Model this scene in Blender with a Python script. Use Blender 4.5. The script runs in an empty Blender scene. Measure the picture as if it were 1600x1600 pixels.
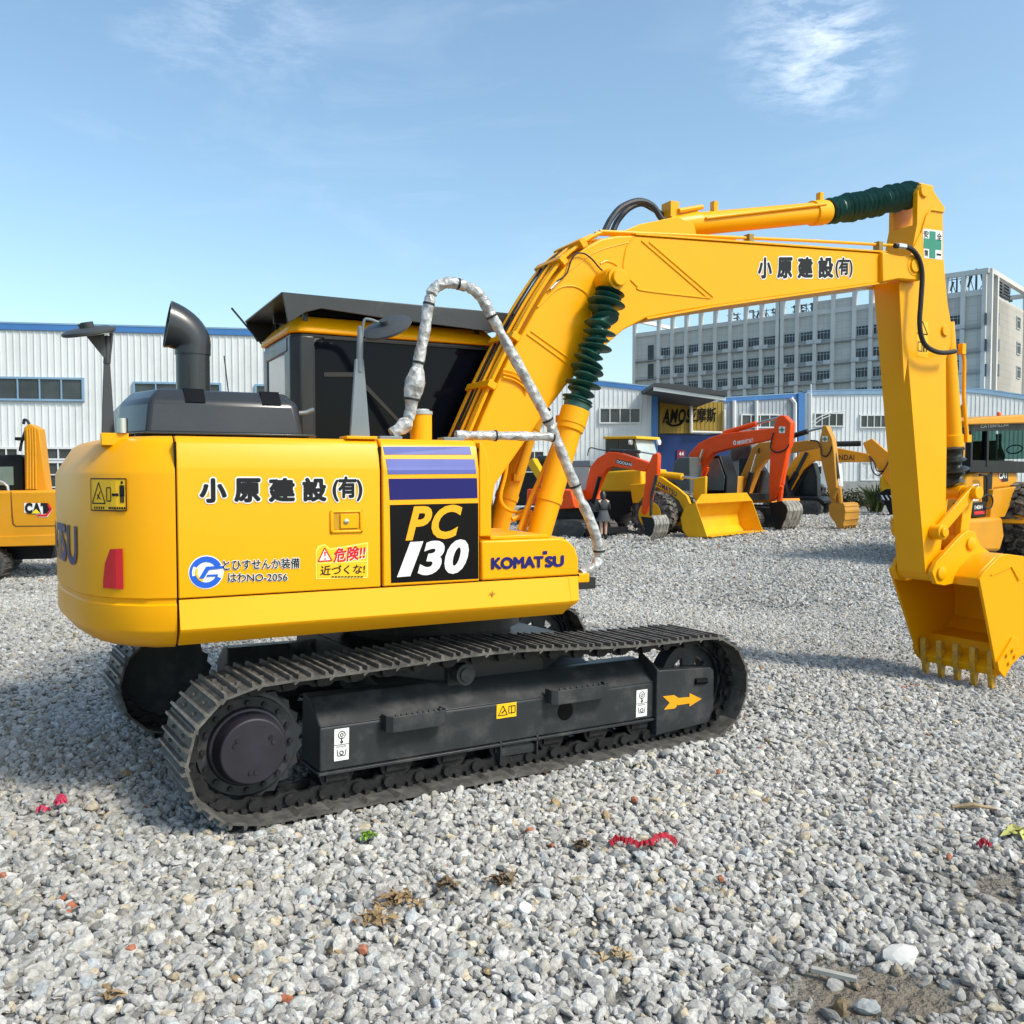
import bpy, math, random
import numpy as np
from mathutils import Vector, Matrix
random.seed(7); rng = np.random.default_rng(11)
scene = bpy.context.scene
COL = scene.collection

# ---------------------------------------------------------------- camera
FPX, HORIZON, YAW = 1400.0, 742.0, math.radians(62.8)
CAM = Vector((-2.33, -5.78, 1.75))
FWD = Vector((math.cos(YAW), math.sin(YAW), 0)); RGT = Vector((math.sin(YAW), -math.cos(YAW), 0))
PITCH = math.atan((800 - HORIZON) / FPX)
FD = FWD * math.cos(PITCH) + Vector((0, 0, -math.sin(PITCH))); UP = RGT.cross(FD)
cd = bpy.data.cameras.new('camera'); cam = bpy.data.objects.new('camera', cd); COL.objects.link(cam)
cd.sensor_fit = 'HORIZONTAL'; cd.sensor_width = 36; cd.lens = 36 * FPX / 1600
cd.clip_start = 0.05; cd.clip_end = 4000
cam.matrix_world = Matrix(((RGT.x, UP.x, -FD.x, CAM.x), (RGT.y, UP.y, -FD.y, CAM.y), (RGT.z, UP.z, -FD.z, CAM.z), (0, 0, 0, 1)))
scene.camera = cam
scene.render.resolution_x = scene.render.resolution_y = 1024

# ---------------------------------------------------------------- sky, sun, exposure
SUN_AZ = Vector((0.52, -0.85, 0)).normalized(); SUN_EL = math.radians(47)
w = bpy.data.worlds.new('World'); scene.world = w; w.use_nodes = True
nt = w.node_tree; nt.nodes.clear()
def N(t, tree=None, **k):
    n = (tree or nt).nodes.new(t)
    for a, b in k.items(): setattr(n, a, b)
    return n
sky = N('ShaderNodeTexSky', sky_type='NISHITA', sun_disc=False, sun_elevation=SUN_EL, sun_rotation=math.atan2(SUN_AZ.x, SUN_AZ.y))
sky.air_density = 1.0; sky.dust_density = 1.9; sky.ozone_density = 1.2
bg = N('ShaderNodeBackground'); out = N('ShaderNodeOutputWorld')
bg.inputs[1].default_value = 0.122
tc = N('ShaderNodeTexCoord'); mp = N('ShaderNodeMapping'); mp.inputs['Scale'].default_value = (2.0, 2.0, 7.0)
mp.inputs['Rotation'].default_value = (0.15, 0.1, 1.4)
n1 = N('ShaderNodeTexNoise'); n1.inputs['Scale'].default_value = 2.3; n1.inputs['Detail'].default_value = 9; n1.inputs['Roughness'].default_value = 0.62
n1.inputs['Distortion'].default_value = 0.6
n2 = N('ShaderNodeTexNoise'); n2.inputs['Scale'].default_value = 1.3; n2.inputs['Detail'].default_value = 2
mr = N('ShaderNodeMapRange'); mr.inputs[1].default_value = 0.5; mr.inputs[2].default_value = 0.78
mr2 = N('ShaderNodeMapRange'); mr2.inputs[1].default_value = 0.42; mr2.inputs[2].default_value = 0.72
mul = N('ShaderNodeMath', operation='MULTIPLY'); mul2 = N('ShaderNodeMath', operation='MULTIPLY'); mul2.inputs[1].default_value = 0.13
mix = N('ShaderNodeMix', data_type='RGBA'); mix.inputs[7].default_value = (5.6, 6.1, 6.7, 1)
L = nt.links.new
L(tc.outputs['Generated'], mp.inputs[0]); L(mp.outputs[0], n1.inputs[0]); L(tc.outputs['Generated'], n2.inputs[0])
L(n1.outputs[0], mr.inputs[0]); L(n2.outputs[0], mr2.inputs[0]); L(mr.outputs[0], mul.inputs[0]); L(mr2.outputs[0], mul.inputs[1])
L(mul.outputs[0], mul2.inputs[0]); 
def patch(px, py, wid, k):                           # one wisp of cloud in a given part of the sky
    v = (FD + RGT * ((px - 800) / FPX) + UP * ((800 - py) / FPX)).normalized(); dp = N('ShaderNodeVectorMath', operation='DOT_PRODUCT'); dp.inputs[1].default_value = v; L(tc.outputs['Generated'], dp.inputs[0])
    r1 = N('ShaderNodeMapRange', interpolation_type='SMOOTHSTEP'); r1.inputs[1].default_value = math.cos(wid); r1.inputs[2].default_value = math.cos(wid * .15); L(dp.outputs['Value'], r1.inputs[0])
    n3 = N('ShaderNodeTexNoise'); n3.inputs['Scale'].default_value = 8.5; n3.inputs['Detail'].default_value = 10; n3.inputs['Roughness'].default_value = .68; n3.inputs['Distortion'].default_value = .25; L(mp.outputs[0], n3.inputs[0])
    r3 = N('ShaderNodeMapRange'); r3.inputs[1].default_value = .42; r3.inputs[2].default_value = .75; L(n3.outputs[0], r3.inputs[0])
    m = N('ShaderNodeMath', operation='MULTIPLY'); L(r1.outputs[0], m.inputs[0]); L(r3.outputs[0], m.inputs[1]); m2 = N('ShaderNodeMath', operation='MULTIPLY'); m2.inputs[1].default_value = k; L(m.outputs[0], m2.inputs[0]); return m2.outputs[0]
acc_ = mul2.outputs[0]
for q in ((1250, 58, .085, .42), (1320, 90, .07, .34), (420, 30, .08, .18), (270, 30, .07, .16)):
    ad_ = N('ShaderNodeMath', operation='ADD', use_clamp=True); L(acc_, ad_.inputs[0]); L(patch(*q), ad_.inputs[1]); acc_ = ad_.outputs[0]
L(acc_, mix.inputs[0]); tint = N('ShaderNodeMix', data_type='RGBA', blend_type='MULTIPLY'); tint.inputs[0].default_value = 1; tint.inputs[7].default_value = (0.96, 1.06, 1.00, 1)
L(sky.outputs[0], tint.inputs[6]); L(tint.outputs[2], mix.inputs[6]); L(mix.outputs[2], bg.inputs[0]); L(bg.outputs[0], out.inputs[0])
sl = bpy.data.lights.new('sun', 'SUN'); sl.energy = 2.0; sl.angle = math.radians(12.0); sl.color = (1.0, 0.93, 0.82)
so = bpy.data.objects.new('sun', sl); COL.objects.link(so)
so.rotation_euler = (SUN_AZ * math.cos(SUN_EL) + Vector((0, 0, math.sin(SUN_EL)))).to_track_quat('Z', 'Y').to_euler()
vs = scene.view_settings; vs.view_transform = 'Standard'; vs.look = 'None'; vs.exposure = 0.92; vs.gamma = 1.0
scene.cycles.max_bounces = 6; scene.cycles.use_denoising = True

# ---------------------------------------------------------------- materials
def lin(c): return tuple(((v / 12.92) if v <= 0.04045 else ((v + 0.055) / 1.055) ** 2.4) for v in c)
def hexc(h): return lin(tuple(int(h[i:i + 2], 16) / 255 for i in (0, 2, 4)))
MATS = {}
def mat(name, col, rough=0.5, metal=0.0, coat=0.0, var=0.06, scale=6.0, bump=0.0, bscale=60.0, trans=0.0, alpha=1.0, grime=None, spec=0.5, ior=1.45):
    if name in MATS: return MATS[name]
    m = bpy.data.materials.new(name); m.use_nodes = True; t = m.node_tree; b = t.nodes['Principled BSDF']
    b.inputs['Roughness'].default_value = rough; b.inputs['Metallic'].default_value = metal
    b.inputs['Coat Weight'].default_value = coat; b.inputs['Coat Roughness'].default_value = 0.12
    b.inputs['Transmission Weight'].default_value = trans; b.inputs['Alpha'].default_value = alpha; b.inputs['IOR'].default_value = ior
    b.inputs['Specular IOR Level'].default_value = spec
    c = t.nodes.new('ShaderNodeTexCoord')
    nz = t.nodes.new('ShaderNodeTexNoise'); nz.inputs['Scale'].default_value = scale; nz.inputs['Detail'].default_value = 5
    t.links.new(c.outputs['Object'], nz.inputs[0])
    rp = t.nodes.new('ShaderNodeMapRange'); rp.inputs[1].default_value = 0.3; rp.inputs[2].default_value = 0.7; rp.inputs[3].default_value = 1 - var; rp.inputs[4].default_value = 1 + var
    t.links.new(nz.outputs[0], rp.inputs[0])
    mx = t.nodes.new('ShaderNodeVectorMath'); mx.operation = 'SCALE'; mx.inputs[0].default_value = col
    t.links.new(rp.outputs[0], mx.inputs['Scale'])
    last = mx.outputs[0]
    if grime:
        gz = t.nodes.new('ShaderNodeTexNoise'); gz.inputs['Scale'].default_value = grime[1]; gz.inputs['Detail'].default_value = 8; gz.inputs['Roughness'].default_value = 0.7
        t.links.new(c.outputs['Object'], gz.inputs[0])
        gr = t.nodes.new('ShaderNodeMapRange'); gr.inputs[1].default_value = grime[2]; gr.inputs[2].default_value = grime[3]; gr.inputs[4].default_value = grime[4]
        t.links.new(gz.outputs[0], gr.inputs[0])
        gm = t.nodes.new('ShaderNodeMix'); gm.data_type = 'RGBA'; gm.inputs[7].default_value = (*grime[0], 1)
        t.links.new(gr.outputs[0], gm.inputs[0]); t.links.new(last, gm.inputs[6]); last = gm.outputs[2]
    t.links.new(last, b.inputs['Base Color'])
    r2 = t.nodes.new('ShaderNodeMapRange'); r2.inputs[1].default_value = 0.3; r2.inputs[2].default_value = 0.7; r2.inputs[3].default_value = max(0.02, rough * 0.85); r2.inputs[4].default_value = min(1, rough * 1.15)
    t.links.new(nz.outputs[0], r2.inputs[0]); t.links.new(r2.outputs[0], b.inputs['Roughness'])
    if bump:
        bz = t.nodes.new('ShaderNodeTexNoise'); bz.inputs['Scale'].default_value = bscale; bz.inputs['Detail'].default_value = 6
        t.links.new(c.outputs['Object'], bz.inputs[0])
        bp = t.nodes.new('ShaderNodeBump'); bp.inputs['Strength'].default_value = bump; bp.inputs['Distance'].default_value = 0.02
        t.links.new(bz.outputs[0], bp.inputs['Height']); t.links.new(bp.outputs[0], b.inputs['Normal'])
    MATS[name] = m
    return m
YEL = mat('yellow_paint', (0.84, 0.37, 0.0008), 0.36, coat=0.03, spec=0.28, var=0.025, scale=1.5, bump=0.012, bscale=9, grime=((0.45, 0.26, 0.02), 5, 0.62, 0.8, 0.25))
DGR = mat('charcoal_paint', (0.026, 0.029, 0.032), 0.42, coat=0.06, spec=0.4, var=0.12, scale=5, bump=0.03, bscale=30, grime=((0.17, 0.16, 0.145), 5, 0.5, 0.85, 0.45))
HOOD = mat('grey_hood_paint', (0.026, 0.029, 0.033), 0.28, coat=0.2, spec=0.4, var=0.08, scale=3, bump=0.01, bscale=12)
BLK = mat('black_rubber', (0.012, 0.012, 0.013), 0.6, var=0.2)
INK = mat('black_film', (0.003, 0.003, 0.0035), 0.35, var=0.02, spec=0.2)
STEEL = mat('track_steel', (0.085, 0.081, 0.074), 0.6, metal=0.25, var=0.3, scale=14, bump=0.15, bscale=70, grime=((0.25, 0.235, 0.21), 9, 0.46, 0.76, 0.75))
CHAIN = mat('chain_steel', (0.022, 0.022, 0.023), 0.5, metal=0.4, var=0.3, scale=14, grime=((0.12, 0.10, 0.08), 16, 0.55, 0.75, 0.5))
GLASS = mat('tinted_glass', (0.002, 0.003, 0.006), 0.05, var=0.0, spec=0.12)
GREENR = mat('green_bellows', (0.008, 0.065, 0.05), 0.38, var=0.2, scale=25, bump=0.1, bscale=50)
WRAP = None
GREY = mat('grey_paint', (0.17, 0.20, 0.22), 0.45, var=0.06)
MIRB = mat('mirror_back', (0.045, 0.05, 0.055), 0.5, var=0.1)
CHROME = mat('bare_metal', (0.6, 0.6, 0.58), 0.3, metal=1.0, var=0.1)
NAVY = mat('navy_film', (0.016, 0.015, 0.13), 0.35, var=0.03, spec=0.25)
MIDB = mat('violet_blue_film', (0.10, 0.12, 0.38), 0.3, var=0.03)
LAVB = mat('pale_violet_film', (0.085, 0.10, 0.34), 0.3, var=0.03)
WHITE = mat('white_film', (0.78, 0.78, 0.76), 0.4, var=0.02)
CREAM = mat('pale_yellow_film', (0.85, 0.70, 0.12), 0.4, var=0.02)
SIGNY = mat('sign_yellow_film', (0.88, 0.50, 0.01), 0.4, var=0.02)
REDF = mat('red_film', (0.62, 0.012, 0.02), 0.3, var=0.03)
REFL = mat('red_reflector', (0.62, 0.012, 0.022), 0.22, var=0.05, coat=0.6)
BLUEF = mat('blue_film', (0.012, 0.10, 0.55), 0.35, var=0.03)
GRNF = mat('green_film', (0.02, 0.22, 0.14), 0.4, var=0.05)
TEXTG = mat('charcoal_film', (0.014, 0.014, 0.016), 0.45, var=0.03, spec=0.25)

# plastic wrap: crinkled, glossy, slightly see-through sheet over the rail
WRAP = bpy.data.materials.new('plastic_wrap'); WRAP.use_nodes = True
t = WRAP.node_tree; b = t.nodes['Principled BSDF']; b.inputs['Base Color'].default_value = (0.45, 0.46, 0.46, 1); b.inputs['Roughness'].default_value = 0.16
b.inputs['Coat Weight'].default_value = 0.6
c = t.nodes.new('ShaderNodeTexCoord'); vz = t.nodes.new('ShaderNodeTexVoronoi'); vz.inputs['Scale'].default_value = 26; nz = t.nodes.new('ShaderNodeTexNoise'); nz.inputs['Scale'].default_value = 22; nz.inputs['Detail'].default_value = 8
mm = t.nodes.new('ShaderNodeMath'); mm.operation = 'ADD'; bp = t.nodes.new('ShaderNodeBump'); bp.inputs['Strength'].default_value = 1.0; bp.inputs['Distance'].default_value = 0.012
cr_ = t.nodes.new('ShaderNodeMapRange'); cr_.inputs[1].default_value = 0.35; cr_.inputs[2].default_value = 0.65
mc = t.nodes.new('ShaderNodeMix'); mc.data_type = 'RGBA'; mc.inputs[6].default_value = (0.24, 0.24, 0.235, 1); mc.inputs[7].default_value = (0.56, 0.57, 0.57, 1)
for a, bb in ((c.outputs['Object'], vz.inputs[0]), (c.outputs['Object'], nz.inputs[0]), (vz.outputs[0], mm.inputs[0]), (nz.outputs[0], mm.inputs[1]), (mm.outputs[0], bp.inputs['Height']),
              (bp.outputs[0], b.inputs['Normal']), (nz.outputs[0], cr_.inputs[0]), (cr_.outputs[0], mc.inputs[0]), (mc.outputs[2], b.inputs['Base Color'])): t.links.new(a, bb)

# ---------------------------------------------------------------- frames: a vertical working plane for measurements taken off the photograph
class Frame:
    def __init__(s, O, phi=None, A=None):
        s.O = Vector(O)
        s.A = Vector(A) if A is not None else (RGT * math.cos(phi) - FWD * math.sin(phi))
        s.B = Vector((-s.A.y, s.A.x, 0))
    def px(s, x, y, t=0.0):
        d = FD + RGT * ((x - 800) / FPX) + UP * ((800 - y) / FPX)
        k = (t - (CAM - s.O).dot(s.B)) / d.dot(s.B)
        p = CAM + d * k - s.O
        return (p.dot(s.A), p.z)
    def poly(s, pts, t=0.0): return [s.px(x, y, t) for x, y in pts]
    def yaw(s): return math.atan2(s.A.y, s.A.x)
MAIN = Frame((0, 0, 0), A=(1, 0, 0))
def ground_z(x, y):
    def sm(v): v = min(max(v, 0), 1); return v * v * (3 - 2 * v)
    d = (Vector((x, y, 0)) - CAM).dot(FWD)
    return -0.42 * max(sm((x - 1.9) / 6.5), sm((d - 9) / 9)) - .021 * min(max(x, -1.9), 1.9)
def ground_px(x, y):
    d = FD + RGT * ((x - 800) / FPX) + UP * ((800 - y) / FPX)
    z = -0.3
    for _ in range(12):
        p = CAM + d * ((z - CAM.z) / d.z); z = ground_z(p.x, p.y)
    return Vector((p.x, p.y, z))
def at_depth(x, depth, z=0.0):
    p = CAM + FWD * depth + RGT * ((x - 800) / FPX * depth); p.z = z
    return p

# ---------------------------------------------------------------- mesh helpers
class MB:
    def __init__(s): s.v = []; s.f = []
    def add(s, vs, fs):
        o = len(s.v); s.v += [tuple(p) for p in vs]; s.f += [tuple(i + o for i in f) for f in fs]; return s
    def prism(s, pts, t0, t1):                     # outline in (along, up), pushed along the side axis
        n = len(pts)
        area = sum(pts[i][0] * pts[(i + 1) % n][1] - pts[(i + 1) % n][0] * pts[i][1] for i in range(n))
        if area < 0: pts = pts[::-1]
        vs = [(a, t0, z) for a, z in pts] + [(a, t1, z) for a, z in pts]
        fs = [tuple(range(n)), tuple(range(2 * n - 1, n - 1, -1))] + [(i, i + n, (i + 1) % n + n, (i + 1) % n) for i in range(n)]
        return s.add(vs, fs)
    def extr(s, sec, x0, x1):                      # outline in (side, up), pushed along the length
        n = len(sec)
        area = sum(sec[i][0] * sec[(i + 1) % n][1] - sec[(i + 1) % n][0] * sec[i][1] for i in range(n))
        if area < 0: sec = sec[::-1]
        vs = [(x0, y, z) for y, z in sec] + [(x1, y, z) for y, z in sec]
        fs = [tuple(range(n))[::-1], tuple(range(n, 2 * n))] + [(i, (i + 1) % n, (i + 1) % n + n, i + n) for i in range(n)]
        return s.add(vs, fs)
    def plan(s, pts, z0, z1):
        n = len(pts)
        area = sum(pts[i][0] * pts[(i + 1) % n][1] - pts[(i + 1) % n][0] * pts[i][1] for i in range(n))
        if area < 0: pts = pts[::-1]
        vs = [(x, y, z0) for x, y in pts] + [(x, y, z1) for x, y in pts]
        fs = [tuple(range(n))[::-1], tuple(range(n, 2 * n))] + [(i, (i + 1) % n, (i + 1) % n + n, i + n) for i in range(n)]
        return s.add(vs, fs)
    def box(s, c, d, rot=None):
        hx, hy, hz = d[0] / 2, d[1] / 2, d[2] / 2
        vs = [Vector((sx * hx, sy * hy, sz * hz)) for sz in (-1, 1) for sy in (-1, 1) for sx in (-1, 1)]
        if rot is not None: vs = [rot @ p for p in vs]
        vs = [p + Vector(c) for p in vs]
        return s.add(vs, [(0, 2, 3, 1), (4, 5, 7, 6), (0, 1, 5, 4), (2, 6, 7, 3), (0, 4, 6, 2), (1, 3, 7, 5)])
    def tube(s, pts, r, seg=10, cap=True, flat=None):
        pts = [Vector(p) for p in pts]; n = len(pts)
        rs = r if isinstance(r, (list, tuple)) else [r] * n
        T = [(pts[min(i + 1, n - 1)] - pts[max(i - 1, 0)]).normalized() for i in range(n)]
        u = T[0].orthogonal().normalized(); vs = []
        for i in range(n):
            u = (u - T[i] * u.dot(T[i])).normalized(); v = T[i].cross(u)
            for k in range(seg):
                a = 2 * math.pi * k / seg; vs.append(pts[i] + (u * math.cos(a) + v * math.sin(a)) * rs[i])
        fs = [(i * seg + k, i * seg + (k + 1) % seg, (i + 1) * seg + (k + 1) % seg, (i + 1) * seg + k) for i in range(n - 1) for k in range(seg)]
        if cap: fs += [tuple(range(seg))[::-1], tuple(range((n - 1) * seg, n * seg))]
        return s.add(vs, fs)
    def cyl(s, p0, p1, r, seg=24, r1=None): return s.tube([p0, p1], [r, r if r1 is None else r1], seg)
    def lathe(s, p0, p1, prof, seg=24):            # prof: (fraction along, radius)
        p0 = Vector(p0); d = Vector(p1) - p0
        ax = d.normalized(); u = ax.orthogonal().normalized(); v = ax.cross(u); vs = []
        for f, r in prof:
            for k in range(seg):
                a = 2 * math.pi * k / seg; vs.append(p0 + d * f + (u * math.cos(a) + v * math.sin(a)) * max(r, 1e-4))
        n = len(prof)
        fs = [(i * seg + k, i * seg + (k + 1) % seg, (i + 1) * seg + (k + 1) % seg, (i + 1) * seg + k) for i in range(n - 1) for k in range(seg)]
        fs += [tuple(range(seg))[::-1], tuple(range((n - 1) * seg, n * seg))]
        return s.add(vs, fs)
    def build(s, name, m, parent=None, bevel=0.0, seg=2, ang=35, smooth=True):
        me = bpy.data.meshes.new(name); me.from_pydata(s.v, [], s.f)
        if smooth:
            me.polygons.foreach_set('use_smooth', [True] * len(me.polygons)); me.set_sharp_from_angle(angle=math.radians(ang))
        me.materials.append(m); me.update()
        o = bpy.data.objects.new(name, me); COL.objects.link(o)
        if parent: o.parent = parent
        if bevel:
            b = o.modifiers.new('bevel', 'BEVEL'); b.width = bevel; b.segments = seg; b.limit_method = 'ANGLE'; b.angle_limit = math.radians(30); b.harden_normals = False
            b.use_clamp_overlap = True
        return o
def curve(pts, n=8):                                # Catmull-Rom through points
    P = [Vector(p) for p in pts]; P = [P[0] * 2 - P[1]] + P + [P[-1] * 2 - P[-2]]; o = []
    for i in range(1, len(P) - 2):
        for k in range(n):
            t = k / n; a, b, c, d = P[i - 1], P[i], P[i + 1], P[i + 2]
            o.append(0.5 * ((2 * b) + (c - a) * t + (2 * a - 5 * b + 4 * c - d) * t * t + (3 * b - a - 3 * c + d) * t ** 3))
    o.append(P[-2]); return o
def arc(cx, cz, r, a0, a1, n=8): return [(cx + r * math.cos(math.radians(a0 + (a1 - a0) * i / n)), cz + r * math.sin(math.radians(a0 + (a1 - a0) * i / n))) for i in range(n + 1)]
def bellows(mb, p0, p1, n, ra, rb, seg=22, jit=0.0):
    pr = [(0, ra * 0.9)]
    for i in range(n):
        k = 1 + jit * (random.random() - 0.5)
        pr += [((i + 0.1) / n, rb * 0.95), ((i + 0.42) / n, ra * k * 0.97), ((i + 0.5) / n, ra * k), ((i + 0.58) / n, ra * k * 0.97), ((i + 0.9) / n, rb * 0.95)]
    pr.append((1, ra * 0.9)); o = len(mb.v); mb.lathe(p0, p1, pr, seg)
    if jit:                                          # soft sleeve: folds sag and tilt unevenly
        ax = (Vector(p1) - Vector(p0)).normalized()
        for i in range(n + 1):
            sh = Vector((random.gauss(0, 1), random.gauss(0, 1), random.gauss(0, 1))); sh = (sh - ax * sh.dot(ax)) * jit * .022; ph = random.uniform(0, 6.28); am = random.gauss(0, 1) * jit * .035
            for r_ in range(1 + 5 * i, min(6 + 5 * i, len(pr) - 1)):
                for k in range(seg):
                    q = o + r_ * seg + k; v = Vector(mb.v[q]) + sh + ax * am * math.cos(2 * math.pi * k / seg + ph); mb.v[q] = tuple(v)
    return mb
def thing(name, label, cat, loc=(0, 0, 0), rz=0.0, group=None):
    o = bpy.data.objects.new(name, None); COL.objects.link(o); o.location = loc; o.rotation_euler = (0, 0, rz); o.empty_display_size = 0.2
    return tag(o, label, cat, group)
def tag(o, label, cat, group=None):
    o['label'] = label; o['category'] = cat
    if group: o['group'] = group
    return o
def copy_tree(o, parent=None):
    c = o.copy(); COL.objects.link(c)
    if parent: c.parent = parent
    for ch in list(o.children): copy_tree(ch, c)
    return c
# lettering ---------------------------------------------------------------
TXT = {}
def text_geo(body, bold=0.0, shear=0.0):
    k = (body, bold, shear)
    if k not in TXT:
        cu = bpy.data.curves.new('lettering', 'FONT'); cu.body = body; cu.offset = bold; cu.shear = shear; cu.resolution_u = 4; cu.space_character = 1.0 + bold * 3.2
        ob = bpy.data.objects.new('lettering', cu); COL.objects.link(ob)
        me = bpy.data.meshes.new_from_object(ob.evaluated_get(bpy.context.evaluated_depsgraph_get()))
        V = np.zeros(len(me.vertices) * 3); me.vertices.foreach_get('co', V); V = V.reshape(-1, 3)
        fs = [tuple(p.vertices) for p in me.polygons]
        bpy.data.objects.remove(ob); bpy.data.meshes.remove(me); bpy.data.curves.remove(cu)
        TXT[k] = (V, fs)
    return TXT[k]
def lettering(name, body, box, t, m, parent, bold=0.02, shear=0.0, halo=None, halo_m=None, place=None, flip=False, mirror=False, slant=0.0, stroke=None):
    """fit the words into box=(s0,s1,z0,z1) on the plane at side offset t (facing the smaller side)"""
    V0, f0 = text_geo(body, 0.0, shear); lo = V0.min(0); hi = V0.max(0)
    s0, s1, z0, z1 = box
    def put(bd, off, nm, mt, par):
        if stroke is not None:                       # heavy brush weight: the glyph laid down round a small circle, each layer a hair prouder
            V, fs = V0, f0; mb = MB(); r = stroke + (0.055 if nm.endswith('outline') else 0); k_ = 14 if nm.endswith('outline') else 10
            for q in range(k_):
                a_ = 2 * math.pi * q / k_; vs = []
                for p in V:
                    fx = (p[0] + r * math.cos(a_) - lo[0] + stroke) / (hi[0] - lo[0] + 2 * stroke); fy = (p[1] + r * math.sin(a_) - lo[1] + stroke) / (hi[1] - lo[1] + 2 * stroke)
                    vs.append((s0 + (s1 - s0) * fx, t - off - .00012 * q, z0 + (z1 - z0) * fy + slant * (fx - 0.5)))
                mb.add(vs, fs)
            return mb.build(nm, mt, par, smooth=False)
        V, fs = text_geo(body, bd, shear); mb = MB(); vs = []
        for p in V:
            fx = (p[0] - lo[0]) / (hi[0] - lo[0]); fy = (p[1] - lo[1]) / (hi[1] - lo[1])
            if mirror: fx = 1 - fx
            a, z = s0 + (s1 - s0) * fx, z0 + (z1 - z0) * fy + slant * (fx - 0.5)
            vs.append(place(a, z, off) if place else ((a, t - off, z)))
        mb.add(vs, fs); return mb.build(nm, mt, par, smooth=False)
    if halo: put(halo, 0.002, name + '_outline', halo_m or WHITE, parent)
    return put(bold, 0.004, name, m, parent)
def flat(name, polys, t, m, parent, off=0.002, place=None):
    mb = MB()
    for pl in polys:
        n = len(pl); area = sum(pl[i][0] * pl[(i + 1) % n][1] - pl[(i + 1) % n][0] * pl[i][1] for i in range(n))
        if area < 0: pl = pl[::-1]
        mb.add([place(a, z, off) if place else (a, t - off, z) for a, z in pl], [tuple(range(n))])
    return mb.build(name, m, parent, smooth=False)
def rect(a, b, c, d): return [(a, c), (b, c), (b, d), (a, d)]
def ring(cx, cz, r, w_, n=24): return [[(cx + r * math.cos(a), cz + r * math.sin(a)), (cx + r * math.cos(b), cz + r * math.sin(b)), (cx + (r - w_) * math.cos(b), cz + (r - w_) * math.sin(b)), (cx + (r - w_) * math.cos(a), cz + (r - w_) * math.sin(a))]
    for a, b in ((2 * math.pi * i / n, 2 * math.pi * (i + 1) / n) for i in range(n))]
def bar(p, q, w_):
    dx, dz = q[0] - p[0], q[1] - p[1]; l = math.hypot(dx, dz); nx, nz = -dz / l * w_ / 2, dx / l * w_ / 2
    return [(p[0] + nx, p[1] + nz), (q[0] + nx, q[1] + nz), (q[0] - nx, q[1] - nz), (p[0] - nx, p[1] - nz)]
def outline(pl, w_): return [bar(pl[i], pl[(i + 1) % len(pl)], w_) for i in range(len(pl))]

# ================================================================= MAIN EXCAVATOR
EX = thing('excavator', 'large bright yellow crawler excavator in the foreground with black 130 badge and wrapped handrail', 'excavator')
P = MAIN.px
YN = -1.2
# ---- undercarriage
SPX, SPZ, IDX, IDZ, RR = -1.55, 0.345, 1.525, 0.343, 0.347
UTH, UPI, UC = math.radians(5.5), 0.021, (-.03, -.06)      # the undercarriage stands slewed a few degrees and dips to the front
UCF = Frame((UC[0], UC[1], 0), A=(math.cos(UTH), math.sin(UTH), 0))
UM = Matrix.Translation((UC[0], UC[1], 0)) @ Matrix.Rotation(UTH, 4, 'Z') @ Matrix.Rotation(UPI, 4, 'Y')
def PU(x, y, t): a, z = UCF.px(x, y, t); return (a, z + UPI * a)
def track_path():
    pts = []
    for a in np.linspace(90, 270, 25): pts.append((SPX + RR * math.cos(math.radians(a)), SPZ + RR * math.sin(math.radians(a))))
    pts.append((IDX, IDZ - RR))
    for a in np.linspace(-90, 90, 25): pts.append((IDX + RR * math.cos(math.radians(a)), IDZ + RR * math.sin(math.radians(a))))
    for x in np.linspace(IDX, SPX, 30)[1:-1]:
        f = (x - SPX) / (IDX - SPX); sag = 0.008 * (math.sin(math.pi * 2 * f) ** 2) - .048 * math.exp(-((x + .29) / .85) ** 2)
        pts.append((x, SPZ + RR + (IDZ - SPZ) * f - sag))
    P_ = np.array(pts + [pts[0]]); d = np.r_[0, np.cumsum(np.hypot(*np.diff(P_, axis=0).T))]
    n = 45; q = np.linspace(0, d[-1], n + 1)[:-1]
    X = np.interp(q, d, P_[:, 0]); Z = np.interp(q, d, P_[:, 1]); return list(zip(X, Z)), d[-1] / n
shoes, pitch = track_path()
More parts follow.
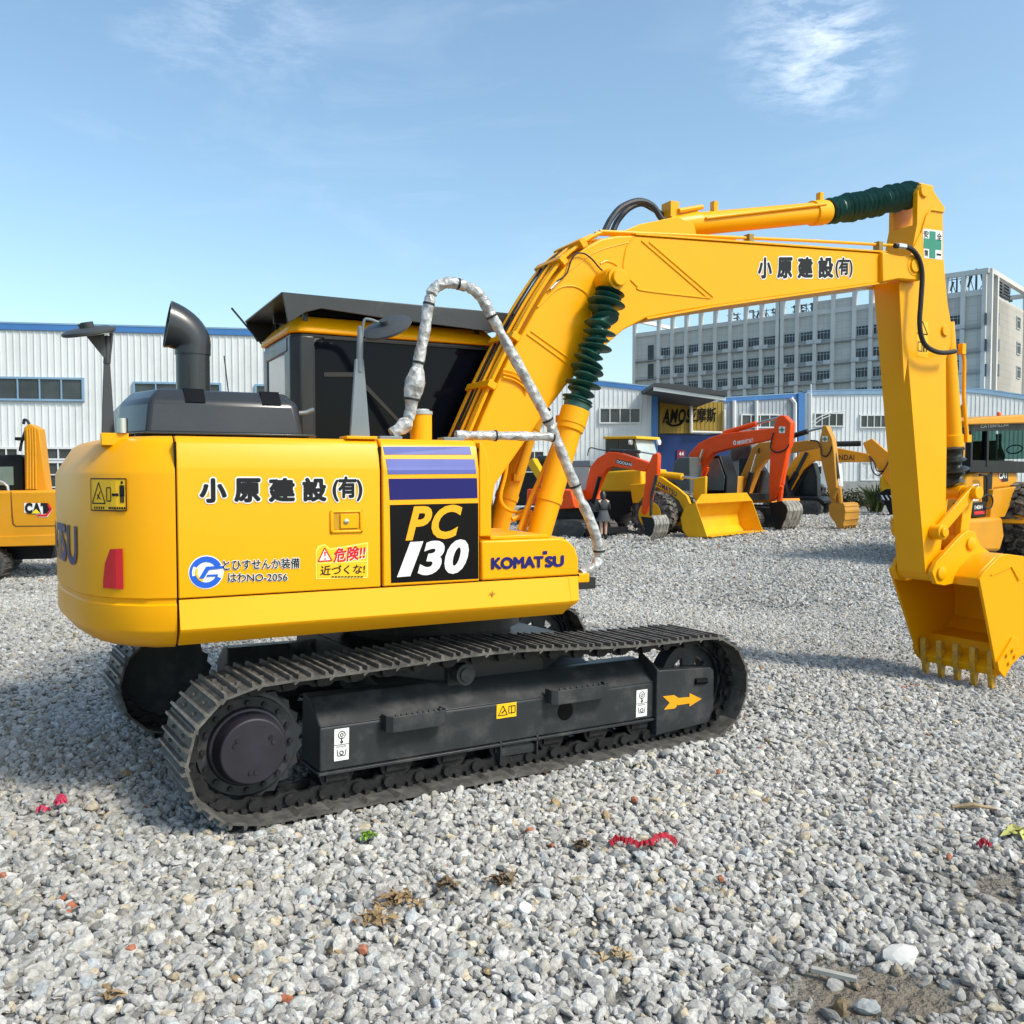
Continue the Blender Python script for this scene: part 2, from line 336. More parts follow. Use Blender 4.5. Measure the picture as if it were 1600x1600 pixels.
def build_track(sgn):
    yc = sgn * 0.92; belt = MB(); chain = MB(); tips = MB()
    for i, (x, z) in enumerate(shoes):
        x2, z2 = shoes[(i + 1) % len(shoes)]
        tx, tz = x2 - x, z2 - z; l = math.hypot(tx, tz); tx /= l; tz /= l; nx, nz = tz, -tx      # n points outward
        if True:
            def S(u, v): return (x + tx * u + nx * v, z + tz * u + nz * v)
            g = 0.023
            sec = [(0.002, -.006), (l * .10, -.010), (l * .92, -.010), (l * 1.04, -.026), (l * 1.07, -.016), (l * .97, .003)]
            for c0 in (.90, .55, .14): sec += [(l * c0 + .011, .003), (l * c0 + .006, g), (l * c0 - .006, g), (l * c0 - .011, .003)]
            sec += [(-.002, .004)]
            belt.prism([S(*q) for q in sec], yc - .25, yc + .25)
            for c0 in (.90, .55, .14):
                tips.prism([S(l * c0 + .0065, g - .003), S(l * c0 + .006, g + .002), S(l * c0 - .006, g + .002), S(l * c0 - .0065, g - .003)], yc - .249, yc + .249)
            for u_ in (.34, .72):
                for dy in (-.1, .1): q = S(l * u_, .006); belt.box((q[0], yc + dy, q[1]), (.022, .022, .014))
            for dy in (-.075, .075):
                chain.prism([S(.01, -.012), S(l * .99, -.012), S(l * 1.08, -.05), S(l * 1.02, -.088), S(l * .72, -.088), S(l * .6, -.07), S(l * .35, -.07), S(l * .2, -.088), S(-.012, -.088), S(-.03, -.05)], yc + dy - .016 + .012 * (i % 2), yc + dy + .016 + .012 * (i % 2))
            a = S(0.0, -.055); chain.cyl((a[0], yc - .115, a[1]), (a[0], yc + .115, a[1]), .03, 10)
            for u in (.3, .68):
                a = S(l * u, -.02); chain.box((a[0], yc - .105, a[1]), (.028, .03, .028)); chain.box((a[0], yc + .105, a[1]), (.028, .03, .028))
    b = belt.build('track_belt', STEEL, EX, bevel=0); chain.build('track_chain', CHAIN, b); tips.build('grouser_edge', mat('worn_edge_steel', (.20, .19, .17), .5, metal=.5, var=.5, scale=18), b)
    # frame
    def y(v): return yc + sgn * v                  # v grows outward
    sec = [(y(.105), .165), (y(.105), .395), (y(.088), .412), (y(-.06), .53), (y(-.17), .53), (y(-.17), .165)]
    fr = MB().extr(sec, -1.185, 1.145); f = fr.build('track_frame', DGR, EX, bevel=.008)
    fl = MB(); fl.extr([(y(.12), .147), (y(.12), .163), (y(-.17), .163), (y(-.17), .147)], -1.195, 1.145); fl.tube([(-1.185, y(.10), .404), (1.145, y(.10), .404)], .006, 6); fl.build('frame_flange', DGR, f, bevel=.003)
    g = MB(); gp = [(1.14, .05), (1.14, .47), (1.155, .482), (1.62, .457), (1.65, .435), (1.658, .165), (1.60, .075)]
    g.prism(gp, min(y(.095), y(.135)), max(y(.095), y(.135)))
    g.prism([(1.14, .47), (1.155, .482), (1.62, .457), (1.62, .435), (1.14, .44)], min(y(.0), y(.095)), max(y(.0), y(.095)))
    g.extr([(y(.137), .05), (y(.137), .485), (y(.08), .52), (y(-.06), .585), (y(-.06), .05)], 1.128, 1.148)
    go = g.build('idler_guard', DGR, f, bevel=.006)
    # steps
    for x0, x1 in ((-.836, -.467), (.254, .697)):
        s = MB(); zt = .43 if x0 < 0 else .452
        s.plan([(x0, y(.095)), (x0, y(.165)), (x0 + .03, y(.195)), (x1 - .03, y(.195)), (x1, y(.165)), (x1, y(.095)), (x1 - .012, y(.095)), (x1 - .012, y(.165)), (x1 - .035, y(.183)), (x0 + .035, y(.183)), (x0 + .012, y(.165)), (x0 + .012, y(.095))], zt - .085, zt)
        for k in range(9): s.box((x0 + .05 + (x1 - x0 - .1) * k / 8, y(.189), zt + .006), (.018, .012, .014))
        s.build('step', DGR, f, bevel=.002)
    h = MB(); h.lathe((.404, y(.106), .297), (.404, y(.108), .297), [(0, .058), (1, .058)], 24); h.build('access_hole', INK, f)
    h = MB(); h.tube([(1.47, y(.136), .375), (1.575, y(.136), .37)], .022, 10); h.build('slot', INK, go)
    # rollers
    for x in np.linspace(-1.08, 1.02, 7):
        r = MB(); r.lathe((x, yc - .09, .15), (x, yc + .09, .15), [(0, .05), (.05, .05), (.06, .10), (.18, .10), (.2, .078), (.8, .078), (.82, .10), (.94, .10), (.95, .05), (1, .05)], 20)
        r.box((x, y(.07), .13), (.13, .05, .05)); r.build('track_roller', CHAIN, EX)
    gd = MB()
    gx = .06
    for x in (gx - .13, gx + .13): gd.box((x, y(.09), .115), (.012, .06, .12))
    gd.prism([(gx - .14, .075), (gx + .14, .075), (gx + .14, .11), (gx + .09, .14), (gx - .09, .14), (gx - .14, .11)], min(y(.085), y(.10)), max(y(.085), y(.10))); gd.build('track_guard', DGR, f, bevel=.003)
    cr = MB(); cr.lathe((-.294, yc - .02, .588), (-.294, y(.08), .588), [(0, .06), (.6, .06), (.62, .05), (.8, .05), (.82, .062), (1, .062)], 20); cr.lathe((-.294, y(.08), .588), (-.294, y(.092), .588), [(0, .04), (1, .04)], 16)
    cr.box((-.294, y(-.08), .56), (.12, .1, .14)); cr.build('carrier_roller', DGR, EX)
    # sprocket
    sp = MB(); n = 42; op = []
    for k in range(n): op.append((.30 if k % 2 else .275, 2 * math.pi * k / n))
    sp.prism([(SPX + r * math.cos(a), SPZ + r * math.sin(a)) for r, a in op], yc - .03, yc + .03)
    sp.lathe((SPX, yc, SPZ), (SPX, y(.05), SPZ), [(0, .27), (.6, .27), (.7, .255), (1, .25)], 40)
    so_ = sp.build('sprocket', DGR, EX)
    hb = MB(); hb.lathe((SPX, y(.04), SPZ), (SPX, y(.165), SPZ), [(0, .205), (.25, .195), (.3, .18), (.95, .165), (1, .158)], 40)
    hub = hb.build('hub_cap', mat('hub_paint', (0.021, 0.019, 0.026), 0.45, var=0.15, grime=((0.09, 0.08, 0.08), 9, 0.6, 0.8, 0.5)), so_, bevel=.003)
    for k in range(16):
        bo = MB()
        a = 2 * math.pi * k / 16; bo.cyl((SPX + .222 * math.cos(a), y(.045), SPZ + .222 * math.sin(a)), (SPX + .222 * math.cos(a), y(.07), SPZ + .222 * math.sin(a)), .014, 6); bo.build('hub_bolt', CHAIN, so_)
    for k in range(3):
        a = 2 * math.pi * k / 3 + .5
        for e in (-.13, .13): bo = MB(); bo.cyl((SPX + .105 * math.cos(a + e), y(.16), SPZ + .105 * math.sin(a + e)), (SPX + .105 * math.cos(a + e), y(.171), SPZ + .105 * math.sin(a + e)), .011, 6); bo.build('cap_bolt', CHAIN, so_)
    # idler wheel with round openings
    idl = MB(); n = 40
    for (ra, rb, w_) in ((.30, .245, .055), (.255, .19, .02), (.10, .03, .07)):
        vs = []; 
        for yy in (yc - w_, yc + w_):
            for r in (ra, rb):
                vs += [(IDX + r * math.cos(2 * math.pi * k / n), yy, IDZ + r * math.sin(2 * math.pi * k / n)) for k in range(n)]
        fs = []
        for k in range(n):
            j = (k + 1) % n
            fs += [(k, j, n + j, n + k), (2 * n + k, 3 * n + k, 3 * n + j, 2 * n + j), (k, 2 * n + k, 2 * n + j, j), (n + k, n + j, 3 * n + j, 3 * n + k)]
        idl.add(vs, fs)
    for k in range(5):
        a = 2 * math.pi * k / 5 + .3; pl = []
        for r, e in ((.095, -.55), (.2, -.36), (.2, .36), (.095, .55)): pl.append((IDX + r * math.cos(a + e), IDZ + r * math.sin(a + e)))
        idl.prism(pl, yc - .015, yc + .015)
    idl.box((IDX - .12, yc, IDZ - .02), (.5, .17, .12)); idl.build('idler', DGR, EX)
    return f, go, y
tf, tg, yy = build_track(-1); build_track(1)
F = lambda pts, t: MAIN.poly(pts, t)
yt = -1.026
FU = lambda pts, t: [PU(x, y, t) for x, y in pts]
# decals on the near frame
def hook_decal(px0):
    (a0, z1), (a1, _), (_, z0) = PU(px0[0], px0[1], yt), PU(px0[2], px0[1], yt), PU(px0[0], px0[3], yt)
    d = flat('lifting_decal', [rect(a0, a1, z0, z1)], yt, WHITE, tf); w_ = a1 - a0; h = z1 - z0; cx = (a0 + a1) / 2
    ps = ring(cx, z1 - h * .2, w_ * .26, .004, 16) + ring(cx, z1 - h * .2, w_ * .12, .004, 12) + [bar((cx, z1 - h * .28), (cx, z1 - h * .38), .005), bar((a0, z1 - h * .5), (a1, z1 - h * .5), .003)] + ring(cx, z1 - h * .42, w_ * .1, .006, 10)
    ps += [bar((a0 + w_ * (.15 + .1 * k), z1 - h * .56), (a0 + w_ * (.2 + .1 * k), z1 - h * .56), .006) for k in range(7)]
    ps += [bar((a0 + w_ * .2, z1 - h * .66), (a0 + w_ * .25, z1 - h * .85), .004), bar((a1 - w_ * .2, z1 - h * .66), (a1 - w_ * .25, z1 - h * .85), .004), bar((a0 + w_ * .25, z1 - h * .85), (a1 - w_ * .25, z1 - h * .85), .004)] + ring(cx, z1 - h * .76, w_ * .15, .005, 12)
    flat('hook_symbol', ps, yt, TEXTG, d, off=.004)
hook_decal((520, 1140, 543, 1190)); hook_decal((993, 1079, 1010, 1121))
(a0, z1), (a1, z0) = PU(774, 1101, yt), PU(805, 1119, yt)
d = flat('manual_decal', [rect(a0, a1, z0, z1)], yt, SIGNY, tf)
tri = [(a0 + .012, z0 + .018), (a0 + .075, z0 + .018), (a0 + .043, z1 - .012)]
flat('manual_symbol', outline(tri, .005) + outline(rect(a0 + .085, a1 - .01, z0 + .025, z1 - .02), .005) + [bar(((a0 + a1) / 2 + .035, z0 + .02), ((a0 + a1) / 2 + .035, z1 - .018), .005), bar((a0 + .035, z0 + .03), (a0 + .055, z0 + .045), .008)], yt, TEXTG, d, off=.004)
yg = -1.056
flat('arrow', [FU([(1034, 1088), (1052, 1086), (1058, 1090), (1056, 1104), (1053, 1107), (1036, 1109), (1045, 1098)], yg), FU([(1057, 1090.5), (1076, 1089), (1076, 1099), (1057, 1102)], yg), FU([(1076, 1083), (1095, 1092), (1076, 1104)], yg)], yg, mat('arrow_yellow', (0.75, 0.33, 0.005), .5, var=.05), tg, off=.003)
# centre frame between the tracks
cf = MB(); cf.plan([(-.75, -.6), (-.35, -.85), (.35, -.85), (.75, -.6), (.75, .6), (.35, .85), (-.35, .85), (-.75, .6)], .45, .68)
for sx in (-1, 1):
    for sy in (-1, 1): cf.extr([(sy * .2, .42), (sy * .2, .66), (sy * .86, .52), (sy * .86, .3)], sx * .3, sx * .75)
cf.build('centre_frame', DGR, EX, bevel=.01)
MB().lathe((0, 0, .66), (0, 0, .92), [(0, .56), (.25, .56), (.3, .62), (.7, .62), (.75, .55), (1, .55)], 48).build('slew_ring', CHAIN, EX)
for o_ in EX.children:                               # everything built so far but the ring turns with the tracks
    if o_.name != 'slew_ring': o_.matrix_basis = UM @ o_.matrix_basis
# ---- upper structure deck
dk = MB(); dk.plan([(-1.75, -1.1), (.36, -1.1), (.36, -.3), (1.2, -.25), (1.2, .25), (.9, .3), (.9, 1.2), (-1.75, 1.2)], .92, 1.0)
dk.plan([(-1.7, -1.05), (.35, -1.05), (.35, -.3), (.35, 1.1), (-1.7, 1.1)], 1.0, 1.16); dk.build('deck', mat('black_deck', (0.015, 0.015, 0.016), .6, var=.2), EX)
dk = MB(); dk.prism([(-.1, 1.1), (.95, 1.1), (.95, 1.25), (.2, 1.40), (-.1, 1.75)], -.26, -.215); dk.prism([(-.1, 1.1), (.95, 1.1), (.95, 1.25), (.2, 1.40), (-.1, 1.75)], .215, .26)
dk.box((.5, 0, 1.2), (.9, .44, .2)); dk.build('boom_bracket', YEL, EX, bevel=.008)
# ---- counterweight
half = [(-1.80, -1.2), (-1.93, -1.165), (-2.06, -1.06), (-2.15, -.93), (-2.205, -.80), (-2.24, -.62), (-2.275, -.42), (-2.30, -.2), (-2.31, 0)]
outl = half + [(x, -y) for x, y in half[-2::-1]]
def inset(d, z=0):
    o = []
    for i, (x, y) in enumerate(outl):
        a = Vector(outl[max(i - 1, 0)]); b = Vector(outl[min(i + 1, len(outl) - 1)]); tdir = (b - a).normalized(); n_ = Vector((tdir.y, -tdir.x))   # inward
        if n_.dot(Vector((-1.2 - x, 0 - y))) < 0: n_ = -n_
        if i in (0, len(outl) - 1): n_ = Vector((0, 1 if y < 0 else -1))
        e = d * (1 + (.8 * min(max((-x - 1.9) / .35, 0), 1) if z > 1.7 else 0)); o.append((x + n_.x * e, y + n_.y * e))
    return o
lev = [(.895, .16), (.90, .10), (.925, .055), (.985, .006), (1.0, 0), (1.118, 0), (1.126, .010), (1.146, .010), (1.156, 0), (1.75, 0), (1.768, .004), (1.90, .05), (1.925, .07), (1.94, .10)]
cw = MB(); vs = []; n = len(outl)
for z, d in lev:
    for x, y in inset(d, z): vs.append((x, y, z))
fs = [(i * n + k, i * n + k + 1, (i + 1) * n + k + 1, (i + 1) * n + k) for i in range(len(lev) - 1) for k in range(n - 1)]
fs = [f[::-1] for f in fs]
top = [(len(lev) - 1) * n + k for k in range(n)]; bot = list(range(n))
fs += [tuple(top[::-1]), tuple(bot)] + [tuple([i * n for i in range(len(lev))]), tuple([i * n + n - 1 for i in range(len(lev))][::-1])]
cw.add(vs, fs); 
import bmesh
def fix_normals(o):
    bm = bmesh.new(); bm.from_mesh(o.data); bmesh.ops.recalc_face_normals(bm, faces=bm.faces); bm.to_mesh(o.data); bm.free(); o.data.set_sharp_from_angle(angle=math.radians(28))
CW = cw.build('counterweight', YEL, EX, ang=28); fix_normals(CW)
# surface coordinate along the counterweight: arc length from the seam
oa = np.array(outl); ol = np.r_[0, np.cumsum(np.hypot(*np.diff(oa, axis=0).T))]
def on_cw(a, z, off):
    x = np.interp(a, ol, oa[:, 0]); y = np.interp(a, ol, oa[:, 1]); x1 = np.interp(a + .01, ol, oa[:, 0]); y1 = np.interp(a + .01, ol, oa[:, 1])
    tx, ty = x1 - x, y1 - y; l = math.hypot(tx, ty) or 1; nx, ny = ty / l, -tx / l
    if nx * (x + 1.2) + ny * y < 0: nx, ny = -nx, -ny
    return (x + nx * (off + .002), y + ny * (off + .002), z)
def cw_inv(px, py):                                  # where a photographed spot lies on the curved face
    best = None
    for a in np.linspace(0, ol[-1] * .6, 400):
        p = Vector(on_cw(a, 1.4, 0)); v = p - CAM; x = 800 + FPX * v.dot(RGT) / v.dot(FD)
        if best is None or abs(x - px) < best[0]: best = (abs(x - px), a, v.dot(FD))
    k = best[2]; return best[1], CAM.z + (FD.z + UP.z * (800 - py) / FPX) * k
def cwf(name, polys, m, par, off):                   # bent flat piece; subdivided along the bend
    mb = MB()
    for pl in polys:
        if max(p[0] for p in pl) - min(p[0] for p in pl) > .06 and len(pl) == 4:
            k = 8
            for i in range(k):
                A_, B_, C_, D_ = [Vector((*q, 0)) for q in pl]
                q = [A_.lerp(B_, i / k), A_.lerp(B_, (i + 1) / k), D_.lerp(C_, (i + 1) / k), D_.lerp(C_, i / k)]
                mb.add([on_cw(v.x, v.y, off) for v in q], [(0, 1, 2, 3)])
        else: mb.add([on_cw(a, z, off) for a, z in pl], [tuple(range(len(pl)))])
    o = mb.build(name, m, par, smooth=False); return o
(a1, z1), (a0, z0) = cw_inv(145, 748), cw_inv(200, 798)
wd = cwf('warning_decal', [rect(a0, a1, z0, z1)], SIGNY, CW, .003)
def m_(u, v): return (a1 + (a0 - a1) * u, z0 + (z1 - z0) * v)
cwl = [bar(m_(*p), m_(*q), .006) for p, q in (((.05, .22), (.45, .22)), ((.05, .22), (.25, .88)), ((.25, .88), (.45, .22)), ((.5, .3), (.62, .3)), ((.5, .3), (.5, .72)), ((.62, .3), (.62, .72)), ((.5, .72), (.62, .72)), ((.0, .0), (1, .0)), ((0, 1), (1, 1)), ((0, 0), (0, 1)), ((1, 0), (1, 1)), ((.2, .35), (.3, .6)), ((.3, .35), (.2, .5)))]
cwl += [bar(m_(.66, .5), m_(.82, .5), .012), [m_(.66, .5), m_(.71, .57), m_(.71, .43)], [m_(.82, .5), m_(.77, .57), m_(.77, .43)]]
cwl += [bar(m_(.9, .45), m_(.9, .8), .026), bar(m_(.875, .25), m_(.875, .5), .009), bar(m_(.925, .25), m_(.925, .5), .009)] + [[m_(.9 + .03 * math.cos(k), .88 + .05 * math.sin(k)) for k in np.linspace(0, 6.28, 9)[:-1]]]
cwl += [bar(m_(.1 + .07 * k, .08), m_(.14 + .07 * k, .08), .012) for k in range(5)] + [bar(m_(.55 + .055 * k, .08), m_(.59 + .055 * k, .08), .012) for k in range(8)]
cwf('warning_symbol', cwl, TEXTG, wd, .005)
rq = []
for x0_, x1_ in zip(np.linspace(160.5, 193, 9)[:-1], np.linspace(160.5, 193, 9)[1:]):
    tp_ = lambda x: float(np.interp(x, (160, 163, 172, 193), (915, 885, 858, 857))); bt_ = lambda x: 919 + (x - 160) * .06
    rq.append([cw_inv(x0_, bt_(x0_)), cw_inv(x1_, bt_(x1_)), cw_inv(x1_, tp_(x1_)), cw_inv(x0_, tp_(x0_))])
cwf('reflector', rq, REFL, CW, .004)
aL = cw_inv(119, 850)[0]; wtx = 1.36
zt0, zt1 = cw_inv(119, 882)[1], cw_inv(119, 824)[1]
lettering('maker_lettering', 'KOMAT', (aL + wtx, aL + wtx * .29, zt0, zt1), 0, NAVY, CW, bold=.03, place=on_cw)
lettering('maker_lettering', 'SU', (aL + wtx * .27, aL, zt0, zt1), 0, NAVY, CW, bold=.03, place=on_cw)
# ---- engine side panel, radiator door, tool box, skirt
def side_sec(y0=YN, top=1.94): return [(y0, 1.150), (y0, 1.775), (y0 + .004, 1.79), (y0 + .03, 1.90), (y0 + .045, 1.925), (y0 + .075, top), (-.2, top + .004), (-.2, 1.150)]
MP = MB().extr(side_sec(), -1.792, -.768).build('side_panel', YEL, EX, bevel=.006)
DP = MB(); x0, x1 = -.756, -.185
DP.extr(side_sec(YN - .004, 1.946), x0, x1); DP = DP.build('radiator_door', YEL, EX, bevel=.008)
cp = MB(); cp.prism([(-.176, 1.40), (-.176, 1.935)] + [(-.185 + a, b) for a, b in ((.02, 1.93), (.035, 1.915), (.06, 1.85), (.075, 1.75), (.083, 1.6), (.085, 1.40))], YN + .012, -.3); CP = cp.build('corner_post', YEL, EX, bevel=.012, seg=3)
bx = MB(); pl = [(-.168, 1.15), (-.168, 1.376), (.34, 1.376), (.40, 1.362), (.45, 1.315), (.474, 1.25), (.478, 1.15)]
bx.prism(pl, YN + .002, -.42); BX = bx.build('tool_box', YEL, EX, bevel=.012, seg=3)
MB().prism([(-.09, 1.377), (-.09, 1.398), (.28, 1.398), (.30, 1.377)], YN + .05, -.45).build('lid', YEL, BX, bevel=.004)
sk = MB(); sec = [(YN + .003, 1.143), (YN - .038, 1.003), (YN - .03, .985), (YN + .06, .912), (YN + .2, .912), (YN + .2, 1.143)]
sk.extr(sec, -1.790, .40); n0 = len(sk.v)
sk.add([(.401, y, z) for y, z in sec] + [(.475, YN + .01, 1.143), (.465, YN - .02, 1.003), (.455, YN - .01, .985), (.40, YN + .07, .915), (.401, YN + .2, .913), (.47, YN + .2, 1.143)], [(0, 1, 7, 6), (1, 2, 8, 7), (2, 3, 9, 8), (6, 7, 8, 9, 10, 11), (5, 0, 6, 11), (3, 4, 10, 9)])
SK = sk.build('skirt', YEL, EX, bevel=.006)
MB().box((.52, YN + .06, 1.125), (.1, .06, .055)).build('rail_bracket', YEL, EX, bevel=.006)
star = []
sx_, sz_ = P(770, 928, YN - .03)
for k in range(4):
    a = math.pi / 2 * k; star.append([(sx_ + .026 * math.cos(a), sz_ + .026 * math.sin(a)), (sx_ + .006 * math.cos(a + .78), sz_ + .006 * math.sin(a + .78)), (sx_, sz_), (sx_ + .006 * math.cos(a - .78), sz_ + .006 * math.sin(a - .78))])
flat('lifting_star', star, YN - .020, mat('worn_brown', (.35, .17, .02), .5), SK, off=.006)
# dark gaps behind the seams
sm_ = MB(); sm_.box((-1.796, -.7, 1.5), (.01, .98, .82)); sm_.box((-.762, -.7, 1.5), (.014, .96, .8)); sm_.box((-.18, -.7, 1.5), (.010, .95, .8)); sm_.box((-.65, -.7, 1.146), (2.28, .96, .012)); sm_.build('panel_gap', INK, EX)
# inside panels closing the house
MB().plan([(-1.79, -.25), (-.1, -.25), (-.1, .25), (-.95, .25), (-.95, 1.15), (-1.79, 1.15)], 1.1, 1.935).build('house_body', YEL, EX)
MB().extr([(-.9, 1.94), (-.9, 1.955), (.3, 1.955), (.3, 1.94)], -1.95, -1.07).build('hood_gasket', INK, EX)
# lettering on the side panel
def tbox(x0, y0, x1, y1, t): (a, z1), (b, z0) = P(x0, y0, t), P(x1, y1, t); return (a, b, z0, z1)
def words_at(name, body, quad, t, m, par, **k):       # quad: left x, top-left y, bottom-left y, right x, top-right y, bottom-right y
    xl, tl, bl, xr, tr, br = quad
    a0, zt = P(xl, tl, t); _, zb = P(xl, bl, t); a1, zt2 = P(xr, tr, t); _, zb2 = P(xr, br, t)
    return lettering(name, body, (a0, a1, (zb + zb2) / 2, (zt + zt2) / 2), t, m, par, slant=(zt2 - zt + zb2 - zb) / 2, **k)
for ch, (xl, xr) in zip('小原建設', ((311, 354), (365, 407), (419, 461), (472, 510))):
    tl, bl = 747 - (xl - 311) * .005, 786 - (xl - 311) * .012
    words_at('company_lettering', ch, (xl, tl, bl, xr, tl, bl - .5), YN, TEXTG, MP, stroke=.05, halo=.1)
words_at('company_lettering', '(有)', (519, 744, 784, 566, 744, 783), YN, TEXTG, MP, stroke=.042, halo=.1)
words_at('owner_lettering', 'とひすせんか装備', (348, 874, 892, 468, 872, 887), YN, TEXTG, MP, stroke=.016, halo=.1)
words_at('owner_lettering', 'はわ', (356, 895, 909, 384, 895, 909), YN, TEXTG, MP, stroke=.016, halo=.1)
words_at('owner_lettering', 'NO-2056', (386, 897, 908, 449, 896, 907), YN, TEXTG, MP, stroke=.012, halo=.1)
lx, lz = P(322, 894, YN); r_ = .083
def disc(r, n=32, a0=0, a1=360): return [(lx + r * math.cos(math.radians(a0 + (a1 - a0) * i / n)), lz + r * math.sin(math.radians(a0 + (a1 - a0) * i / n))) for i in range(n)]
lg = flat('round_emblem', [disc(r_)], YN, WHITE, MP)
seg = lambda a0, a1, ro, ri: [[(lx + r * math.cos(math.radians(a)), lz + r * math.sin(math.radians(a))) for r, a in ((ro, b0), (ro, b1), (ri, b1), (ri, b0))] for b0, b1 in zip(np.linspace(a0, a1, 13)[:-1], np.linspace(a0, a1, 13)[1:])]
flat('emblem_mark', seg(25, 150, .078, .05) + seg(195, 335, .078, .05) + seg(150, 195, .078, .066), YN, BLUEF, lg, off=.004)
flat('emblem_mark', [[(lx - .035, lz - .03), (lx - .012, lz - .03), (lx + .015, lz + .012), (lx + .08, lz + .016), (lx + .08, lz + .028), (lx + .0, lz + .028)], [(lx + .005, lz - .012), (lx + .055, lz - .012), (lx + .055, lz - .022), (lx, lz - .022)]], YN, BLUEF, lg, off=.006)
yl = seg(155, 250, .052, .04); flat('emblem_mark', yl, YN, SIGNY, lg, off=.004)
pl = F([(493, 905), (493, 860), (497, 853), (507, 850), (516, 857), (575, 847), (575, 903)], YN)
wp = flat('danger_decal', [pl], YN, CREAM, MP)
pli = F([(495, 903), (495, 861), (499, 855), (507, 852), (515.5, 859.5), (573, 849.5), (573, 901)], YN); flat('decal_field', [pli], YN, SIGNY, wp, off=.003)
flat('decal_field', [F([(495, 879), (573, 876), (573, 878), (495, 881)], YN)], YN, CREAM, wp, off=.004)
flat('danger_triangle', [F([(497, 877), (518, 875.5), (507, 856)], YN)], YN, WHITE, wp, off=.0045)
flat('danger_triangle', outline(F([(497, 877), (518, 875.5), (507, 856)], YN), .006) + [F([(506, 862), (509, 862), (508, 870), (507, 870)], YN), F([(506.3, 872), (508.7, 872), (508.7, 874.3), (506.3, 874.3)], YN)], YN, REDF, wp, off=.006)
words_at('danger_lettering', '危険!!', (520, 857, 880, 571, 851, 873), YN, REDF, wp, stroke=.03, shear=.12, halo=.1)
words_at('danger_lettering', '近づくな!', (500, 884, 899, 570, 881, 896), YN, TEXTG, wp, stroke=.018, shear=.05)
flat('fine_print', [bar(P(518 + 5 * k, 901 - .02 * k, YN), P(521.5 + 5 * k, 901 - .02 * k, YN), .006) for k in range(10)], YN, TEXTG, wp, off=.006)
# latch recess
lt = MB(); (u0, v1), (u1, v0) = P(517, 798, YN), P(565, 832, YN)
for r4 in (rect(u0 - .006, u1 + .006, v1 - .012, v1), rect(u0 - .006, u1 + .006, v0, v0 + .016), rect(u0 - .006, u0 + .012, v0, v1), rect(u1 - .012, u1 + .006, v0, v1)): lt.prism(r4, YN - .010, YN + .01)
LT = lt.build('latch_surround', YEL, MP, bevel=.008)
lh = MB(); (p0, q1), (p1, q0) = P(531, 803, YN), P(559, 825, YN); lh.prism(rect(p0, p1, q0, q1), YN - .012, YN + .01); lh.build('latch_handle', YEL, LT, bevel=.003)
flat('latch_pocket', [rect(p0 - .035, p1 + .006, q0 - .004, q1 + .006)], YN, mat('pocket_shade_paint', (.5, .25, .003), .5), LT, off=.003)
lx2, lz2 = P(540, 814.5, YN); MB().lathe((lx2, YN - .012, lz2), (lx2, YN - .02, lz2), [(0, .014), (.8, .013), (1, .008)], 16).build('lock', CHROME, LT)
# door stripes and badge
yd = YN - .004
for q, m in (((601, 697.5, 710, 738, 697.5, 710), LAVB), ((604, 717, 741, 743, 717.5, 740), MIDB), ((607, 748, 781, 745, 747, 778), NAVY)):
    lo_ = [P(q[0], q[1], yd), P(q[0] + 2, q[2], yd), P(q[3] + 1, q[5], yd), P(q[3], q[4], yd)]
    def bend(a, z, off): return (a, yd - off + float(np.interp(z, (1.775, 1.79, 1.90, 1.925, 1.946), (0, .004, .03, .045, .075))), z)
    A_, B_, C_, D_ = [Vector(v) for v in lo_]; cuts = [0] + [f for f in sorted((v - B_.y) / (A_.y - B_.y) for v in (1.775, 1.79, 1.90)) if 0 < f < 1] + [1]
    flat('stripe', [[B_.lerp(A_, u0), C_.lerp(D_, u0), C_.lerp(D_, u1), B_.lerp(A_, u1)] for u0, u1 in zip(cuts[:-1], cuts[1:])], yd, m, DP, off=.0025, place=bend)
bd = flat('model_badge', [F([(609, 789), (747, 786), (747.5, 904), (611, 911)], yd)], yd, INK, DP)
words_at('model_lettering', 'PC', (636, 793, 843, 716, 791, 838), yd, mat('badge_yellow', (.85, .38, .005), .4), bd, bold=.035, shear=.28)
for ch, q in (('1', (626, 851, 898, 655, 849, 896)), ('3', (656, 849, 896, 691, 847, 894)), ('0', (697, 847, 894, 729, 845, 892))): words_at('model_lettering', ch, q, yd, WHITE, bd, bold=.045, shear=.25)
f1_ = [P(x, y, yd) for x, y in ((636, 861), (641, 851.5), (654, 850), (652, 859))]; flat('model_lettering', [f1_], yd, WHITE, bd, off=.0045)
words_at('maker_lettering', 'KOMAT', (767, 871, 890, 849, 868, 887), YN + .002, NAVY, BX, stroke=.055)
words_at('maker_lettering', 'SU', (851, 869, 887, 881, 867, 885), YN + .002, NAVY, BX, stroke=.055)
flat('maker_lettering', [rect(*tbox(848, 861, 855, 866, YN))], YN + .002, NAVY, BX, off=.004)
